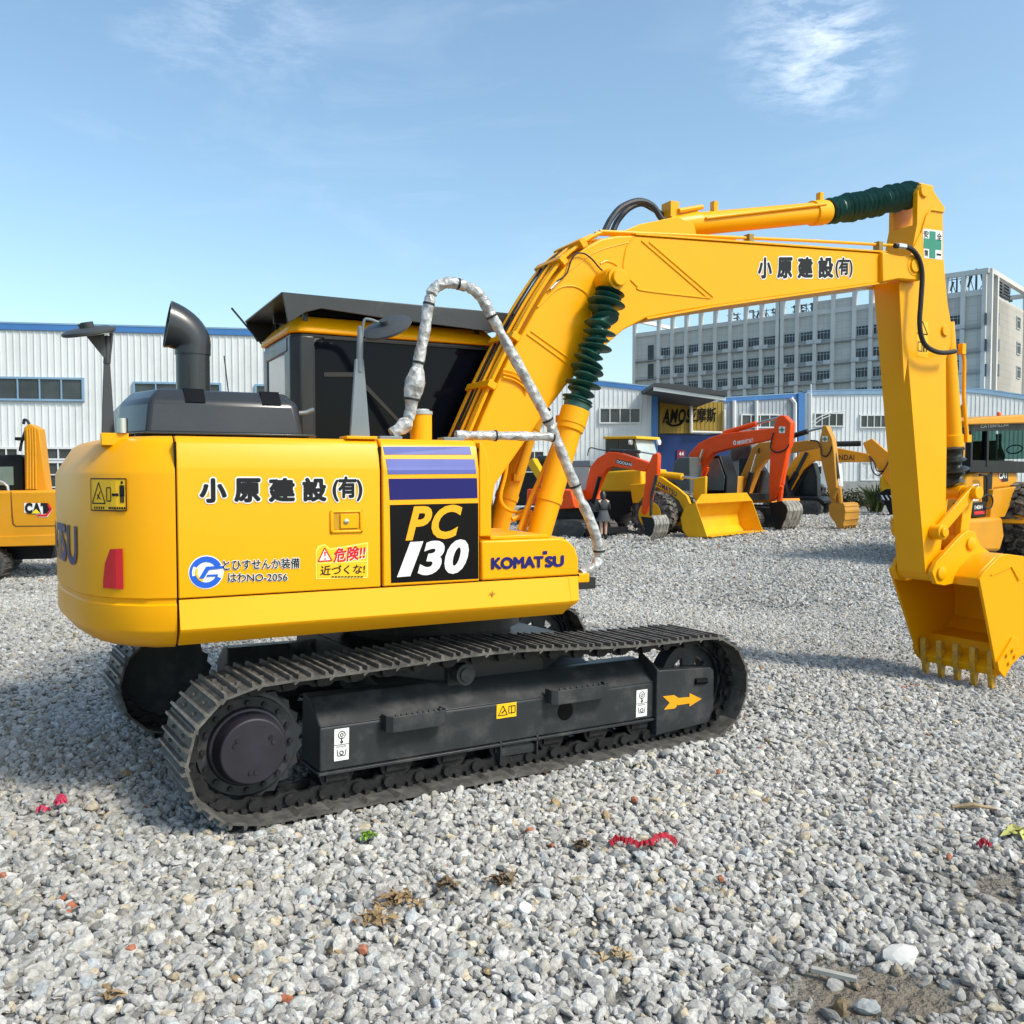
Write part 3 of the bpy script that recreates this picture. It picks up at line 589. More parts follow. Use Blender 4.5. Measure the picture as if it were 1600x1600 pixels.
# ---- exhaust hood and stack
hd = MB(); base = [(-2.02, -.62), (-1.90, -.93), (-1.12, -.93), (-1.09, -.88), (-1.09, .25), (-2.02, .25)]
topo = [(-1.93, -.55), (-1.83, -.83), (-1.22, -.83), (-1.17, -.78), (-1.17, .25), (-1.93, .25)]
mid = [(a[0] * .35 + b[0] * .65, a[1] * .35 + b[1] * .65) for a, b in zip(base, topo)]
mid = [(a[0] * .7 + b[0] * .3, a[1] * .7 + b[1] * .3) for a, b in zip(base, topo)]
vs = [(x, y, 1.955) for x, y in base] + [(x, y, 2.13) for x, y in mid] + [(x, y, 2.195) for x, y in topo]
n = 6; fs = [(i * n + k, i * n + (k + 1) % n, (i + 1) * n + (k + 1) % n, (i + 1) * n + k) for i in range(2) for k in range(n)] + [tuple(range(n))[::-1], tuple(range(2 * n, 3 * n))]
HD = hd.add(vs, fs).build('exhaust_hood', HOOD, EX, bevel=.02, seg=3)
MB().plan([(-2.04, -.64), (-1.91, -.955), (-1.05, -.955), (-1.03, -.9), (-1.03, .25), (-2.04, .25)], 1.957, 1.968).build('hood_lip', HOOD, HD, bevel=.003)
for x in (-1.66, -1.27):
    MB().add([(x - .05, -.84, 2.2), (x + .05, -.84, 2.2), (x + .05, -.905, 2.125), (x - .05, -.905, 2.125), (x - .05, -.75, 2.199), (x + .05, -.75, 2.199)], [(0, 3, 2, 1), (4, 0, 1, 5)]).build('vent', INK, HD)
ex, ey, er = -1.548, 0.0, .099
pts = [(ex, ey, 2.15), (ex, ey, 2.52)] + [(ex - .20 + .20 * math.cos(a), ey - .0, 2.52 + .26 * math.sin(a)) for a in np.linspace(.15, 1.32, 9)]
es = MB(); es.tube([(ex, ey, 2.15), (ex, ey, 2.521)], er, 28)
es.tube([(ex, ey, 2.48), (ex, ey, 2.525)], er + .006, 28)
R_ = 28; rings = []; nA = 14
for i in range(nA):                                  # tight elbow that widens to a tall oval mouth
    f_ = i / (nA - 1); a = math.radians(80 * f_); rr_ = er + .003 + .042 * f_ ** 1.3; c = Vector((ex - er - .012 + (rr_ + .012) * math.cos(a), ey, 2.515 + (rr_ + .012) * math.sin(a))); u = Vector((math.cos(a), 0, math.sin(a))); v = Vector((0, 1, 0))
    rings.append([c + u * math.cos(2 * math.pi * k / R_) * rr_ + v * math.sin(2 * math.pi * k / R_) * (er + .003) + Vector((-.06 * f_ ** 2.0, 0, -.012 * f_)) for k in range(R_)])
cen = sum(rings[-1], Vector()) / R_
inner = [[cen + (p - cen) * .94 for p in rings[-1]], [cen + (p - cen) * .70 + Vector((.10, 0, -.06)) for p in rings[-1]]]
allr = rings + inner; vs = [p for r in allr for p in r]
fs = [(i * R_ + k, i * R_ + (k + 1) % R_, (i + 1) * R_ + (k + 1) % R_, (i + 1) * R_ + k) for i in range(len(allr) - 1) for k in range(R_)] + [tuple(range((len(allr) - 1) * R_, len(allr) * R_))]
es.add(vs, fs); EXH = es.build('exhaust_pipe', HOOD, EX); fix_normals(EXH)
# ---- cab
CABY0, CABY1 = .27, 1.22
cabm = mat('cab_grey_paint', (0.019, 0.021, 0.024), .3, coat=.12, spec=.4, var=.06)
cb = MB()
def cab_plan(d, z0, z1): cb.plan([(-.88 + d, CABY0 + .06 + d), (-.82 + d, CABY0 + d), (.62, CABY0 + d), (.62, CABY1 - d), (-.82 + d, CABY1 - d), (-.88 + d, CABY1 - .06 - d)], z0, z1)
cab_plan(.0, 1.0, 1.98); cab_plan(.006, 2.68, 2.708)
cb.plan([(-.88, CABY0 + .06), (-.82, CABY0), (-.725, CABY0), (-.725, CABY0 + .08), (-.80, CABY0 + .09), (-.86, CABY0 + .22), (-.88, CABY0 + .22)], 1.98, 2.69)
cb.plan([(-.88, CABY1 - .06), (-.82, CABY1), (-.70, CABY1), (-.70, CABY1 - .06), (-.80, CABY1 - .09), (-.86, CABY1 - .18), (-.88, CABY1 - .18)], 1.98, 2.69)
cb.box((.60, CABY0 + .03, 2.33), (.06, .06, .7)); cb.box((.60, CABY1 - .03, 2.33), (.06, .06, .7))
cb.box((-.87, .745, 2.05), (.03, .7, .14)); cb.box((-.87, .745, 2.64), (.03, .7, .10))
CB = cb.build('cab', cabm, EX, bevel=.014, seg=3)
rf = MB(); rs = [(-.90, CABY0 + .05), (-.84, CABY0 - .015), (.65, CABY0 - .015), (.65, CABY1 + .015), (-.84, CABY1 + .015), (-.90, CABY1 - .05)]
ri = [(x * .9 - .01, .745 + (y - .745) * .86) for x, y in rs]
vs = [(x, y, 2.709) for x, y in rs] + [(x, y, 2.74) for x, y in rs] + [(x, y, 2.83) for x, y in ri]; n = 6
fs = [(i * n + k, i * n + (k + 1) % n, (i + 1) * n + (k + 1) % n, (i + 1) * n + k) for i in range(2) for k in range(n)] + [tuple(range(n))[::-1], tuple(range(2 * n, 3 * n))]
rf.add(vs, fs).build('roof', YEL, CB, bevel=.018, seg=3)
wf = MB(); o_ = [(-.728, 1.99), (-.728, 2.60)] + arc(-.668, 2.62, .06, 180, 90, 6) + [(.57, 2.68), (.57, 1.99)]
wf.prism(o_, CABY0 + .012, CABY0 + .022); wf.build('side_window', GLASS, CB)
wf = MB(); wf.add([(-.872, CABY0 + .2, 2.1), (-.872, CABY1 - .16, 2.1), (-.872, CABY1 - .16, 2.61), (-.872, CABY0 + .2, 2.61)], [(0, 3, 2, 1)])
RG = mat('rear_glass', (0.10, 0.12, 0.14), 0.08, coat=1.0, var=0); wf.build('rear_window', RG, CB)
it = MB(); it.prism([(-.66, 2.45), (-.45, 2.46), (-.40, 2.42), (.05, 1.98), (.02, 1.98), (-.42, 2.40), (-.46, 2.43), (-.66, 2.42)], CABY0 + .006, CABY0 + .0125); it.build('window_bar', BLK, CB)
sl_ = MB(); gy = CABY0 - .002
for q in ([(-.735, 2.0), (-.725, 2.0), (-.725, 2.62), (-.735, 2.62)], [(-.66, 2.676), (.57, 2.676), (.57, 2.69), (-.66, 2.69)]): sl_.prism(q, gy, gy + .01)
sl_.build('window_seal', BLK, CB)
# visor canopy over the cab
cn = MB(); zt = 2.945
cn.plan([(-.97, .17), (.95, .17), (.95, 1.40), (-.97, 1.40)], zt - .012, zt)
near = [P(x, y, .158) for x, y in ((441, 456), (793, 490), (790, 521), (600, 497), (502, 482), (477, 488), (462, 498), (450, 504))]
cn.prism(near, .158, .17); cn.prism([(-.97, zt), (.95, zt), (.95, 2.83), (-.60, 2.85), (-.80, 2.79), (-.88, 2.79)], 1.40, 1.412)
for yb in (.45, .95): cn.box((0, yb, 2.90), (1.7, .04, .07))
cn.box((-.75, .8, 2.9), (.04, 1.2, .06)); cn.box((.6, .8, 2.9), (.04, 1.2, .06))
for xb in (-.78, .5):
    for yb in (.3, 1.15): cn.box((xb, yb, 2.86), (.03, .03, .14))
cn.build('canopy', mat('canopy_paint', (.024, .026, .029), .38, coat=.08, var=.12, grime=((.14, .14, .14), 5, .55, .8, .3)), EX, bevel=.003)
an = MB(); an.tube([(-.88, 1.2, 2.74), (-1.05, 1.5, 3.05)], .008, 8); an.build('antenna', BLK, EX)
an = MB(); an.tube([(-1.25, .45, 2.17), (-1.28, .5, 2.55)], .004, 6); an.tube([(-1.25, .45, 2.17), (-1.25, .45, 2.24)], .012, 8); an.build('antenna', BLK, EX)
MB().tube([(-1.13, -.75, 2.09), (-1.05, -.75, 2.10), (-1.0, -.72, 2.12)], .012, 8).build('hood_catch', GREY, HD)
# ---- mirrors
def mirror(ax, base, topz, armd, disc_c, rad, tilt, mt, wd=1.0):
    p = MB(); bx_, by_ = base
    p.prism([(bx_ - .055 * wd, 1.955), (bx_ + .055 * wd, 1.955), (bx_ + .022 * wd, 2.37), (bx_ - .022 * wd, 2.37)], by_ - .012, by_ + .012)
    p.tube([(bx_, by_, 2.3), (bx_ + .01, by_, topz)], .018, 10)
    pp = p.build('mirror_post', mt, EX, bevel=.003)
    a = MB(); a.tube(curve([(bx_ + .01, by_, topz - .12), (bx_ + .02, by_ - .02, topz + .02), (bx_ + armd * .5, by_ - .03, topz + .035), (bx_ + armd, by_ - .04, topz + .02)], 5), .008, 8); a.build('mirror_arm', mt, pp)
    h = MB(); c = Vector(disc_c); nrm = Vector(tilt).normalized(); h.lathe(c - nrm * .02, c + nrm * .012, [(0, .02), (.1, rad * .75), (.5, rad), (.85, rad), (1, rad * .96)], 32)
    h.cyl(c - nrm * .02, c - nrm * .045, .03, 12); h.build('mirror_head', MIRB, pp)
    MB().lathe(c + nrm * .0125, c + nrm * .0135, [(0, rad * .93), (1, rad * .93)], 32).build('mirror_glass', mat('mirror_glass', (.75, .77, .78), .06, metal=1, var=0), pp)
mx, mz = P(562, 682, -1.1); xh, zh = P(603, 512, -1.12)
mirror(0, (mx, -1.1), P(565, 510, -1.1)[1], .10, (xh, -1.14, zh), .135, FWD * .55 - Vector((0, 0, .85)) + RGT * .25, GREY)
MB().plan([(mx - .09, -1.16), (mx + .08, -1.16), (mx + .08, -1.02), (mx - .09, -1.02)], 1.94, 1.957).build('mirror_base', YEL, EX, bevel=.004)
bl, bz = P(169, 680, -.88); xh, zh = P(139, 517, -.92)
mirror(0, (bl, -.88), P(170, 525, -.88)[1], -.06, (xh, -.9, zh), .125, FWD * .27 - Vector((0, 0, .96)) + RGT * .1, MIRB, .55)
bb = MB(); bb.prism([(bl - .01, zh + .02), (bl - .10, zh + .045), (bl - .13, zh + .03), (bl + .0, zh - .14)], -.895, -.88); bb.build('mirror_bracket', MIRB, EX, bevel=.002)
MB().plan([(bl - .035, -.94), (bl + .09, -.94), (bl + .09, -.83), (bl - .035, -.83)], 1.895, 1.957).build('mirror_base', YEL, EX, bevel=.004)
MB().cyl((bl + .06, -.93, 1.957), (bl + .06, -.93, 2.03), .028, 14).build('cable_gland', CHROME, EX)
# ---- filler and handrails
fx, fz = P(663, 684, -1.05); fl = MB(); fl.cyl((fx, -1.0, 1.93), (fx, -1.0, P(663, 648, -1.0)[1]), .062, 24); FLt = fl.build('filler_neck', YEL, EX)
zz = P(663, 648, -1.0)[1]; MB().lathe((fx, -1.0, zz), (fx, -1.0, zz + .03), [(0, .066), (.6, .066), (.75, .05), (1, .045)], 24).build('filler_cap', mat('cap_grey', (.42, .44, .45), .4, metal=.3), FLt)
rail = [(612, 678), (632, 664), (641, 645), (644, 620), (650, 590), (656, 555), (664, 515), (669, 480), (676, 455), (690, 444), (707, 442), (735, 450), (750, 462), (762, 482), (785, 525), (818, 585), (845, 635), (860, 665), (868, 684), (885, 725), (905, 775), (922, 812), (933, 845), (936, 868), (928, 886), (908, 897)]
rp3 = []
for i, (x, y) in enumerate(rail):
    f = i / (len(rail) - 1); t_ = -1.06 if i < 8 else (-1.06 + (i - 7) / 6 * -.04 if i < 13 else -1.10)
    a, z = P(x, y, t_); rp3.append((a, t_, z))
rc = curve(rp3, 6); rr = []
for i, p in enumerate(rc):
    k = i / 6; r = .032
    r += .026 * math.exp(-((k - 3.6) / .75) ** 2) + .012 * math.exp(-((k - 1.0) / .5) ** 2) + .0025 * math.sin(i * 1.7) * math.sin(i * .63)
    if abs((k % 3.1) - 1.5) < .12: r -= .006
    rr.append(r)
HR = MB().tube(rc, rr, 14).build('handrail', WRAP, EX)
ti = MB()
for i in (17, 28, 43, 62, 80, 100, 118, 136):
    d = (rc[i + 1] - rc[i]).normalized(); ti.cyl(rc[i] - d * .006, rc[i] + d * .006, rr[i] + .004, 14); s_ = d.orthogonal().normalized(); ti.tube([rc[i] + s_ * rr[i], rc[i] + s_ * (rr[i] + .03)], .003, 5)
ti.build('cable_tie', BLK, HR)
q0, q1 = P(712, 680, -1.08), P(868, 682, -1.10); rc2 = [Vector((q0[0], -1.08, q0[1])).lerp(Vector((q1[0], -1.10, q1[1])), i / 24) for i in range(25)]
H2 = MB().tube(rc2, [.027 + .004 * math.sin(i * 1.3) * math.sin(i * .5) for i in range(25)], 14).build('handrail', WRAP, EX)
ti = MB(); ti.cyl(rc2[9], rc2[9] + Vector((.01, 0, 0)), .034, 12); ti.cyl(rc2[23], rc2[23] + Vector((.01, 0, 0)), .034, 12); ti.build('cable_tie', BLK, H2)
for x, t_ in ((608, -1.06), (706, -1.08)):
    a, z = P(x, 682, t_); MB().plan([(a - .07, t_ - .05), (a + .06, t_ - .05), (a + .06, t_ + .05), (a - .07, t_ + .05)], 1.94, 1.962).build('rail_foot', GREY, EX, bevel=.004)
# ---- boom
BY = .2
side = [(765, 812), (742, 760), (735, 700), (755, 650), (775, 605), (800, 550), (822, 512), (845, 470), (868, 435), (892, 406), (915, 386), (940, 373), (965, 368), (990, 368), (1385, 396), (1385, 440), (1200, 466), (1110, 479), (1060, 487), (1010, 497), (975, 515), (945, 541), (915, 570), (884, 603), (850, 648), (774, 757)]
sidep = F(side, -BY)
bm_ = MB(); bm_.prism(sidep, -BY, BY); BM = bm_.build('boom', YEL, EX, bevel=.012, seg=3)
# flange edges: top and bottom plates overhang slightly
def strip(mb, pts, t0, t1, th):
    for a, b in zip(pts[:-1], pts[1:]): mb.prism(bar(a, b, th), t0, t1)
ft = F([(992, 366), (1385, 394)], -BY); fp = MB(); strip(fp, ft, -BY - .012, BY + .012, .016); fb = F([(1385, 441), (1110, 480), (1010, 498)], -BY); strip(fp, fb, -BY - .012, BY + .012, .016); fp.build('boom_flange', YEL, BM, bevel=.003)
# weld beads and ribs on the near face
wb = MB()
def bead(pts, r=.008): a = [Vector((*(P(x, y, -BY)), 0)) for x, y in pts]; wb.tube(curve([(p.x, -BY - .0005, p.y) for p in a], 6), r, 8)
for q in ([(1002, 376), (1105, 465)], [(1014, 378), (1114, 464)], [(985, 437), (995, 447), (1005, 454), (1090, 464), (1110, 466)], [(976, 400), (974, 415), (975, 425)], [(990, 370), (980, 385), (976, 400)], [(938, 412), (948, 408), (960, 412), (968, 420)], [(840, 480), (870, 452), (893, 447), (912, 455), (922, 470), (925, 495)], [(823, 522), (893, 573)], [(829, 517), (900, 568)]): bead(q)
for q in ([(855, 455), (900, 415), (935, 392), (985, 378)],): bead(q, .005)
wb.build('weld_bead', YEL, BM)
# boom tip fork and arm pivot
BT = MB(); tp = F([(1378, 394), (1392, 393), (1413, 397)], -BY - .03)
px_, pz_ = P(1430, 415, -.25)
for t0_, t1_ in ((-.24, -.165), (.165, .24)):
    MB().prism(F([(1379, 393), (1408, 400)], -.24) + arc(px_, pz_, .145, 60, -60, 8) + F([(1405, 436), (1379, 441)], -.24), t0_, t1_).build('boom_tip', YEL, BM, bevel=.012)
MB().lathe((px_, -.26, pz_), (px_, .26, pz_), [(0, .055), (.03, .06), (.97, .06), (1, .055)], 24).build('pivot_pin', YEL, BM)
MB().lathe((px_, -.245, pz_), (px_, -.238, pz_), [(0, .085), (1, .09)], 24).build('pivot_collar', YEL, BM)
# boom cylinder pivot boss
cxx, czz = P(970, 433, -.42)
MB().lathe((cxx, -.42, czz), (cxx, .42, czz), [(0, .052), (.005, .058), (.08, .058), (.082, .085), (.26, .088), (.74, .088), (.918, .085), (.92, .058), (1, .055)], 28).build('cylinder_pivot', YEL, BM)
# pipes on the back of the boom
def pipe_line(pts, t, r, m, par, name, n=6):
    return MB().tube(curve([(P(x, y, t)[0], t, P(x, y, t)[1]) for x, y in pts], n), r, 9).build(name, m, par)
back = [(738, 690), (775, 605), (812, 530), (850, 462), (885, 412), (915, 386), (945, 369)]
def off_back(dx, dy): return [(x + dx, y + dy) for x, y in back]
for t_, lift, r in ((-.17, .035, .013), (-.11, .03, .016), (-.05, .045, .013), (.03, .03, .016), (.10, .045, .013), (.16, .03, .016)):
    pts3 = []
    bp_ = [P(x, y, -BY) for x, y in back]
    for i, (a, z) in enumerate(bp_):
        j = min(i + 1, len(bp_) - 1); k = max(i - 1, 0); d = Vector((bp_[j][0] - bp_[k][0], bp_[j][1] - bp_[k][1])).normalized(); nx, nz = -d.y, d.x
        pts3.append((a + nx * lift, t_, z + nz * lift))
    if t_ < -.1 or t_ > .05:
        e = P(1160, 370, -BY) if t_ < -.1 else P(1040, 360, -BY)
        pts3 += [(P(962, 361, -BY)[0], t_, P(962, 361, -BY)[1]), (e[0], t_, e[1])]
    if t_ == -.17: pts3 += [(P(1280, 377, -.17)[0], t_, P(1280, 377, -.17)[1]), (P(1385, 383, -.17)[0], t_, P(1385, 383, -.17)[1]), (P(1402, 384, -.18)[0], -.19, P(1402, 384, -.18)[1])]
    MB().tube(curve(pts3, 5), r, 8).build('oil_pipe', YEL, BM)
for t_, lift in ((-.02, .055), (.065, .05)):
    pts3 = []
    for i, (a, z) in enumerate(bp_[:6]):
        j = min(i + 1, len(bp_) - 1); k = max(i - 1, 0); d = Vector((bp_[j][0] - bp_[k][0], bp_[j][1] - bp_[k][1])).normalized(); pts3.append((a - d.y * lift, t_ + .01 * (-1) ** i, z + d.x * lift))
    MB().tube(curve(pts3, 6), .008, 8).build('hose', BLK, BM)
for i in (1, 2, 4, 5):
    cl = MB()
    a, z = bp_[i]; d = Vector((bp_[i + 1][0] - bp_[i - 1][0], bp_[i + 1][1] - bp_[i - 1][1])).normalized(); rot = Matrix.Rotation(-math.atan2(d.y, d.x), 3, 'Y')
    cl.box((a - d.y * .035, -.02, z + d.x * .035), (.05, .38, .065), rot); cl.build('pipe_clamp', YEL, BM, bevel=.004)
for x, y in ((1170, 373), (1372, 384)):
    a, z = P(x, y, -.17); MB().box((a, -.17, z - .01), (.05, .07, .085)).build('pipe_clamp', mat('dull_brass', (.30, .19, .05), .4, metal=.4), BM, bevel=.004)
# small service tubes on the near face
for k in range(3):
    pipe_line([(786, 577 + 6 * k), (803, 582 + 6 * k), (818, 592 + 6 * k), (824, 600 + 7 * k)], -BY - .015, .007, YEL, BM, 'grease_tube', 4)
pipe_line([(870, 440), (885, 428), (892, 408), (900, 397), (912, 396), (925, 405), (938, 420), (952, 430)], -BY - .025, .006, BLK, BM, 'hose', 5)
pipe_line([(860, 452), (868, 444), (874, 438)], -BY - .02, .010, CHROME, BM, 'hose_fitting', 3)
# boom lettering
for ch, (xl, xr) in zip('小原建設', ((1184, 1206), (1214, 1238), (1246, 1270), (1278, 1302))):
    tl = 402 - (xl - 1184) * .006; words_at('company_lettering', ch, (xl, tl, tl + 34, xr, tl, tl + 33), -BY, TEXTG, BM, stroke=.05, halo=.1)
words_at('company_lettering', '(有)', (1305, 402, 435, 1332, 402, 434), -BY, TEXTG, BM, stroke=.042, halo=.1)
# ---- boom cylinders
for sgn in (-1, 1):
    t_ = .33 * sgn
    top_, bot_ = Vector((cxx, t_, czz)), Vector((.60, t_, 1.09)); d = (top_ - bot_); L_ = d.length
    z_b = 1.56 / 2.25; f1 = (P(905, 640, -.33)[1] - bot_.z) / d.z
    c = MB(); p1 = bot_ + d * f1
    c.lathe(bot_, p1, [(0, .085), (.42, .085), (.42, .092), (.46, .092), (.46, .085), (.86, .085), (.87, .097), (.9, .097), (.905, .102), (1, .102)], 28)
    c.tube([bot_ + d * .30 + Vector((-.03, -.11 * sgn, 0)), bot_ + d * (f1 - .03) + Vector((-.02, -.12 * sgn, 0))], .016, 8); c.box(bot_ + d * (f1 - .03) + Vector((-.03, -.1 * sgn, 0)), (.07, .07, .05)); c.box(bot_ + d * .31 + Vector((-.01, -.09 * sgn, 0)), (.08, .06, .05))
    C_ = c.build('boom_cylinder', YEL, EX)
    b = MB(); p2 = top_ - d.normalized() * .10; bellows(b, p1 + d.normalized() * .05, p2, 15, .122, .062, jit=.45); b.build('rod_bellows', GREENR, C_)
    MB().lathe(p1, p1 + d.normalized() * .07, [(0, .09), (.5, .095), (1, .085)], 24).build('bellows_collar', mat('green_collar', (.03, .11, .09), .35, var=.2), C_)
    MB().lathe((top_.x, t_ - .06, top_.z), (top_.x, t_ + .06, top_.z), [(0, .08), (1, .08)], 24).build('rod_eye', YEL, C_)
# hose loom between the cylinders
for k, (pa) in enumerate(([(795, 700), (790, 740), (782, 775), (788, 792), (805, 800), (822, 798)], [(868, 690), (850, 735), (832, 775), (822, 800), (812, 828)], [(800, 812), (815, 806), (828, 800), (822, 818), (818, 830)])):
    pipe_line(pa, (-.1, -.22, -.15)[k], (.014, .02, .02)[k], YEL, EX, 'oil_pipe', 5)
# ---- arm cylinder
A0, A1, A2 = Vector((2.02, 0, 3.70)), Vector((3.71, 0, 4.035)), Vector((P(1440, 302, 0)[0], 0, P(1440, 302, 0)[1]))
d = (A1 - A0).normalized(); ac = MB(); Lb = (A1 - A0).length
ac.lathe(A0, A1, [(0, .088), (.12, .10), (.16, .105), (.165, .09), (.90, .09), (.905, .105), (.97, .108), (1, .10)], 28)
ac.tube([A0 + d * .05 + Vector((0, -.07, .1)), A0 + d * .3 + Vector((0, -.05, .12))], .02, 8); ac.box(A0 + d * .02 + Vector((0, 0, .12)), (.08, .12, .12)); ac.box(A0 + d * .45 + Vector((0, -.02, .115)), (.04, .05, .09)); ac.tube([A0 + d * .3 + Vector((0, -.1, .02)), A1 - d * .1 + Vector((0, -.1, .05))], .012, 8)
ac.box(A1 + Vector((-.07, 0, .11)), (.04, .05, .09))
AC = ac.build('arm_cylinder', YEL, EX)
b = MB(); bellows(b, A1 + d * .03, A2 - d * .10, 26, .118, .096, jit=.2); b.build('rod_bellows', GREENR, AC)
MB().box(A2 - d * .03, (.2, .16, .14)).build('rod_eye', YEL, AC, bevel=.02)
br = MB(); br.prism([P(962, 366, -.1), P(1000, 350, -.1), P(1030, 344, -.1), P(1058, 338, -.1), P(1085, 350, -.1), P(1090, 374, -.1)], -.10, -.06); br.prism([P(962, 366, -.1), P(1000, 350, -.1), P(1030, 344, -.1), P(1058, 338, -.1), P(1085, 350, -.1), P(1090, 374, -.1)], .06, .10)
br.build('cylinder_bracket', YEL, BM, bevel=.006)
for k, (t_, dx) in enumerate(((-.06, 0), (.05, 8))):
    pipe_line([(945 + dx, 361), (955 + dx, 342), (972 + dx, 323), (998 + dx, 314), (1020 + dx, 322), (1034 + dx, 342), (1050 + dx, 353), (1064 + dx, 350)] if k == 0 else [(958, 360), (966, 344), (982, 326), (1002, 318), (1022, 327), (1036, 337), (1048, 336)], t_, .024, mat('hose_sleeve', (.03, .035, .042), .45, var=.4, scale=60), EX, 'hose', 7)
# ---- arm
AY = .155
armp = F([(1441, 287), (1450, 289), (1458, 297), (1477, 326), (1473, 331), (1474, 400), (1480, 470), (1486, 505), (1485, 540), (1478, 560), (1479, 700), (1478, 790), (1468, 872), (1466, 893), (1446, 896), (1409, 440), (1425, 392), (1433, 350), (1434, 300)], -AY)
ar = MB(); ear = [p for p in armp]
def cut(pl, z, above): # horizontal clip of an outline
    o = []
    for i in range(len(pl)):
        a, b = pl[i], pl[(i + 1) % len(pl)]; ina, inb = (a[1] >= z) == above, (b[1] >= z) == above
        if ina: o.append(a)
        if ina != inb: f = (z - a[1]) / (b[1] - a[1]); o.append((a[0] + (b[0] - a[0]) * f, z))
    return o
ar.prism(cut(armp, 4.02, False), -AY, AY)
up_ = cut(armp, 4.0201, True); ar.prism(up_, -AY, -AY + .05); ar.prism(up_, AY - .05, AY)
AR = ar.build('arm', YEL, EX, bevel=.010, seg=3)
ap = MB(); ppx, ppz = P(1443, 299, -AY); ap.lathe((ppx, -AY - .02, ppz), (ppx, AY + .02, ppz), [(0, .05), (.02, .055), (.98, .055), (1, .05)], 20)
qx, qz = P(1476, 517, -AY); ap.lathe((qx, -AY - .02, qz), (qx, AY + .02, qz), [(0, .045), (.02, .05), (.98, .05), (1, .045)], 20); ap.build('arm_pin', YEL, AR)
pr = MB(); fpn = F([(1404, 440), (1428, 441), (1431, 470), (1412, 600)], -AY); pr.prism(fpn, -AY - .006, -AY + .01)
strip(pr, F([(1425, 390), (1438, 365), (1447, 336), (1453, 328), (1474, 331)], -AY), -AY - .014, -AY + .01, .014); pr.build('arm_plate', YEL, AR, bevel=.003)
sg = flat('safety_decal', [F([(1441.5, 357), (1472, 361), (1472, 406), (1443.5, 403)], -AY)], -AY, WHITE, AR, off=.002)
flat('safety_cross', [F([(1452, 361), (1461.5, 362), (1461, 404), (1451.5, 403)], -AY), F([(1443, 372), (1451.9, 373), (1451.5, 389), (1443, 388)], -AY), F([(1461.4, 374.1), (1470.5, 375), (1470.5, 391), (1461.1, 390)], -AY)], -AY, GRNF, sg, off=.004)
for ch, q in (('安', (1443, 360, 371, 1450.5, 361, 371.5)), ('全', (1463.5, 364, 375, 1471, 365, 376)), ('第', (1444, 390, 400, 1450, 391, 401)), ('一', (1463, 396.5, 398.5, 1470, 397.5, 399.5))):
    words_at('safety_lettering', ch, q, -AY, TEXTG, sg, bold=.02)
ws = flat('warning_decal', [F([(1431, 500), (1450, 503), (1450, 560), (1433, 556)], -AY)], -AY, mat('decal_yellow', (.85, .46, .01), .4), AR, off=.002)
flat('warning_symbol', outline(F([(1433, 521), (1449, 523), (1441, 502)], -AY), .010) + outline(F([(1434, 534), (1440, 535), (1440, 549), (1434, 548)], -AY), .008) + [bar(P(1443, 536, -AY), P(1443, 550, -AY), .02), bar(P(1447, 536, -AY), P(1447, 550, -AY), .014)], -AY, TEXTG, ws, off=.004)
pipe_line([(1398, 384), (1412, 385), (1425, 390), (1436, 405), (1441, 430), (1439, 470), (1437, 505), (1441, 530), (1450, 543), (1465, 550), (1480, 551), (1492, 549)], -.27, .022, BLK, EX, 'hose', 7)
pipe_line([(1402, 384), (1414, 385.5)], -.27, .026, CHROME, EX, 'hose_fitting', 2)
# ---- bucket cylinder and linkage
B0, B1 = Vector((5.285, 0, 3.20)), Vector((5.44, 0, 2.02))
bc = MB(); bc.lathe(B0, B1, [(0, .085), (.08, .085), (.9, .088), (.905, .10), (1, .10)], 24)
bc.tube([(5.42, -.09, 2.95), (5.455, -.09, 2.85), (5.46, -.09, 2.5), (5.52, -.09, 2.12)], .018, 8); bc.box((5.53, -.08, 2.1), (.06, .06, .07)); bc.box((5.42, -.09, 2.95), (.05, .05, .1))
BC = bc.build('bucket_cylinder', YEL, EX)
PT = Vector((5.47, 0, 1.58)); PE = Vector((5.40, 0, 1.10)); PA = Vector((P(1460, 831, -.19)[0] + .03, 0, 1.22)); PB = Vector((P(1466, 892, -.19)[0] - .02, 0, .84))
b = MB(); bellows(b, B1, PT + Vector((0, 0, .10)), 7, .105, .085, jit=.6); b.build('rod_bellows', mat('dark_bellows', (.025, .03, .028), .4, var=.4), BC)
MB().lathe((PT.x, -.10, PT.z), (PT.x, .10, PT.z), [(0, .07), (1, .07)], 20).build('rod_eye', YEL, BC)
lk = MB()
for s_ in (-1, 1):
    t0, t1 = sorted((s_ * .175, s_ * .215)); lk.prism(bar((PA.x - .03, PA.z - .03), (PT.x + .02, PT.z + .03), .11), t0, t1)
    lk.cyl((PT.x, s_ * .10, PT.z), (PT.x, s_ * .27, PT.z), .062, 20); lk.cyl((PA.x, s_ * .155, PA.z), (PA.x, s_ * .265, PA.z), .07, 20); lk.cyl((PA.x, s_ * .26, PA.z), (PA.x, s_ * .29, PA.z), .045, 16)
lk.build('rear_link', YEL, EX, bevel=.008)
hl = MB()
for s_ in (-1, 1):
    t0, t1 = sorted((s_ * .105, s_ * .165)); hl.prism(bar((PT.x, PT.z), (PE.x, PE.z), .13), t0, t1)
hl.box(((PT + PE) / 2 + Vector((0, 0, -.1))), (.05, .24, .25)); hl.cyl((PE.x, -.17, PE.z), (PE.x, .17, PE.z), .085, 20); hl.build('front_link', YEL, EX, bevel=.008)
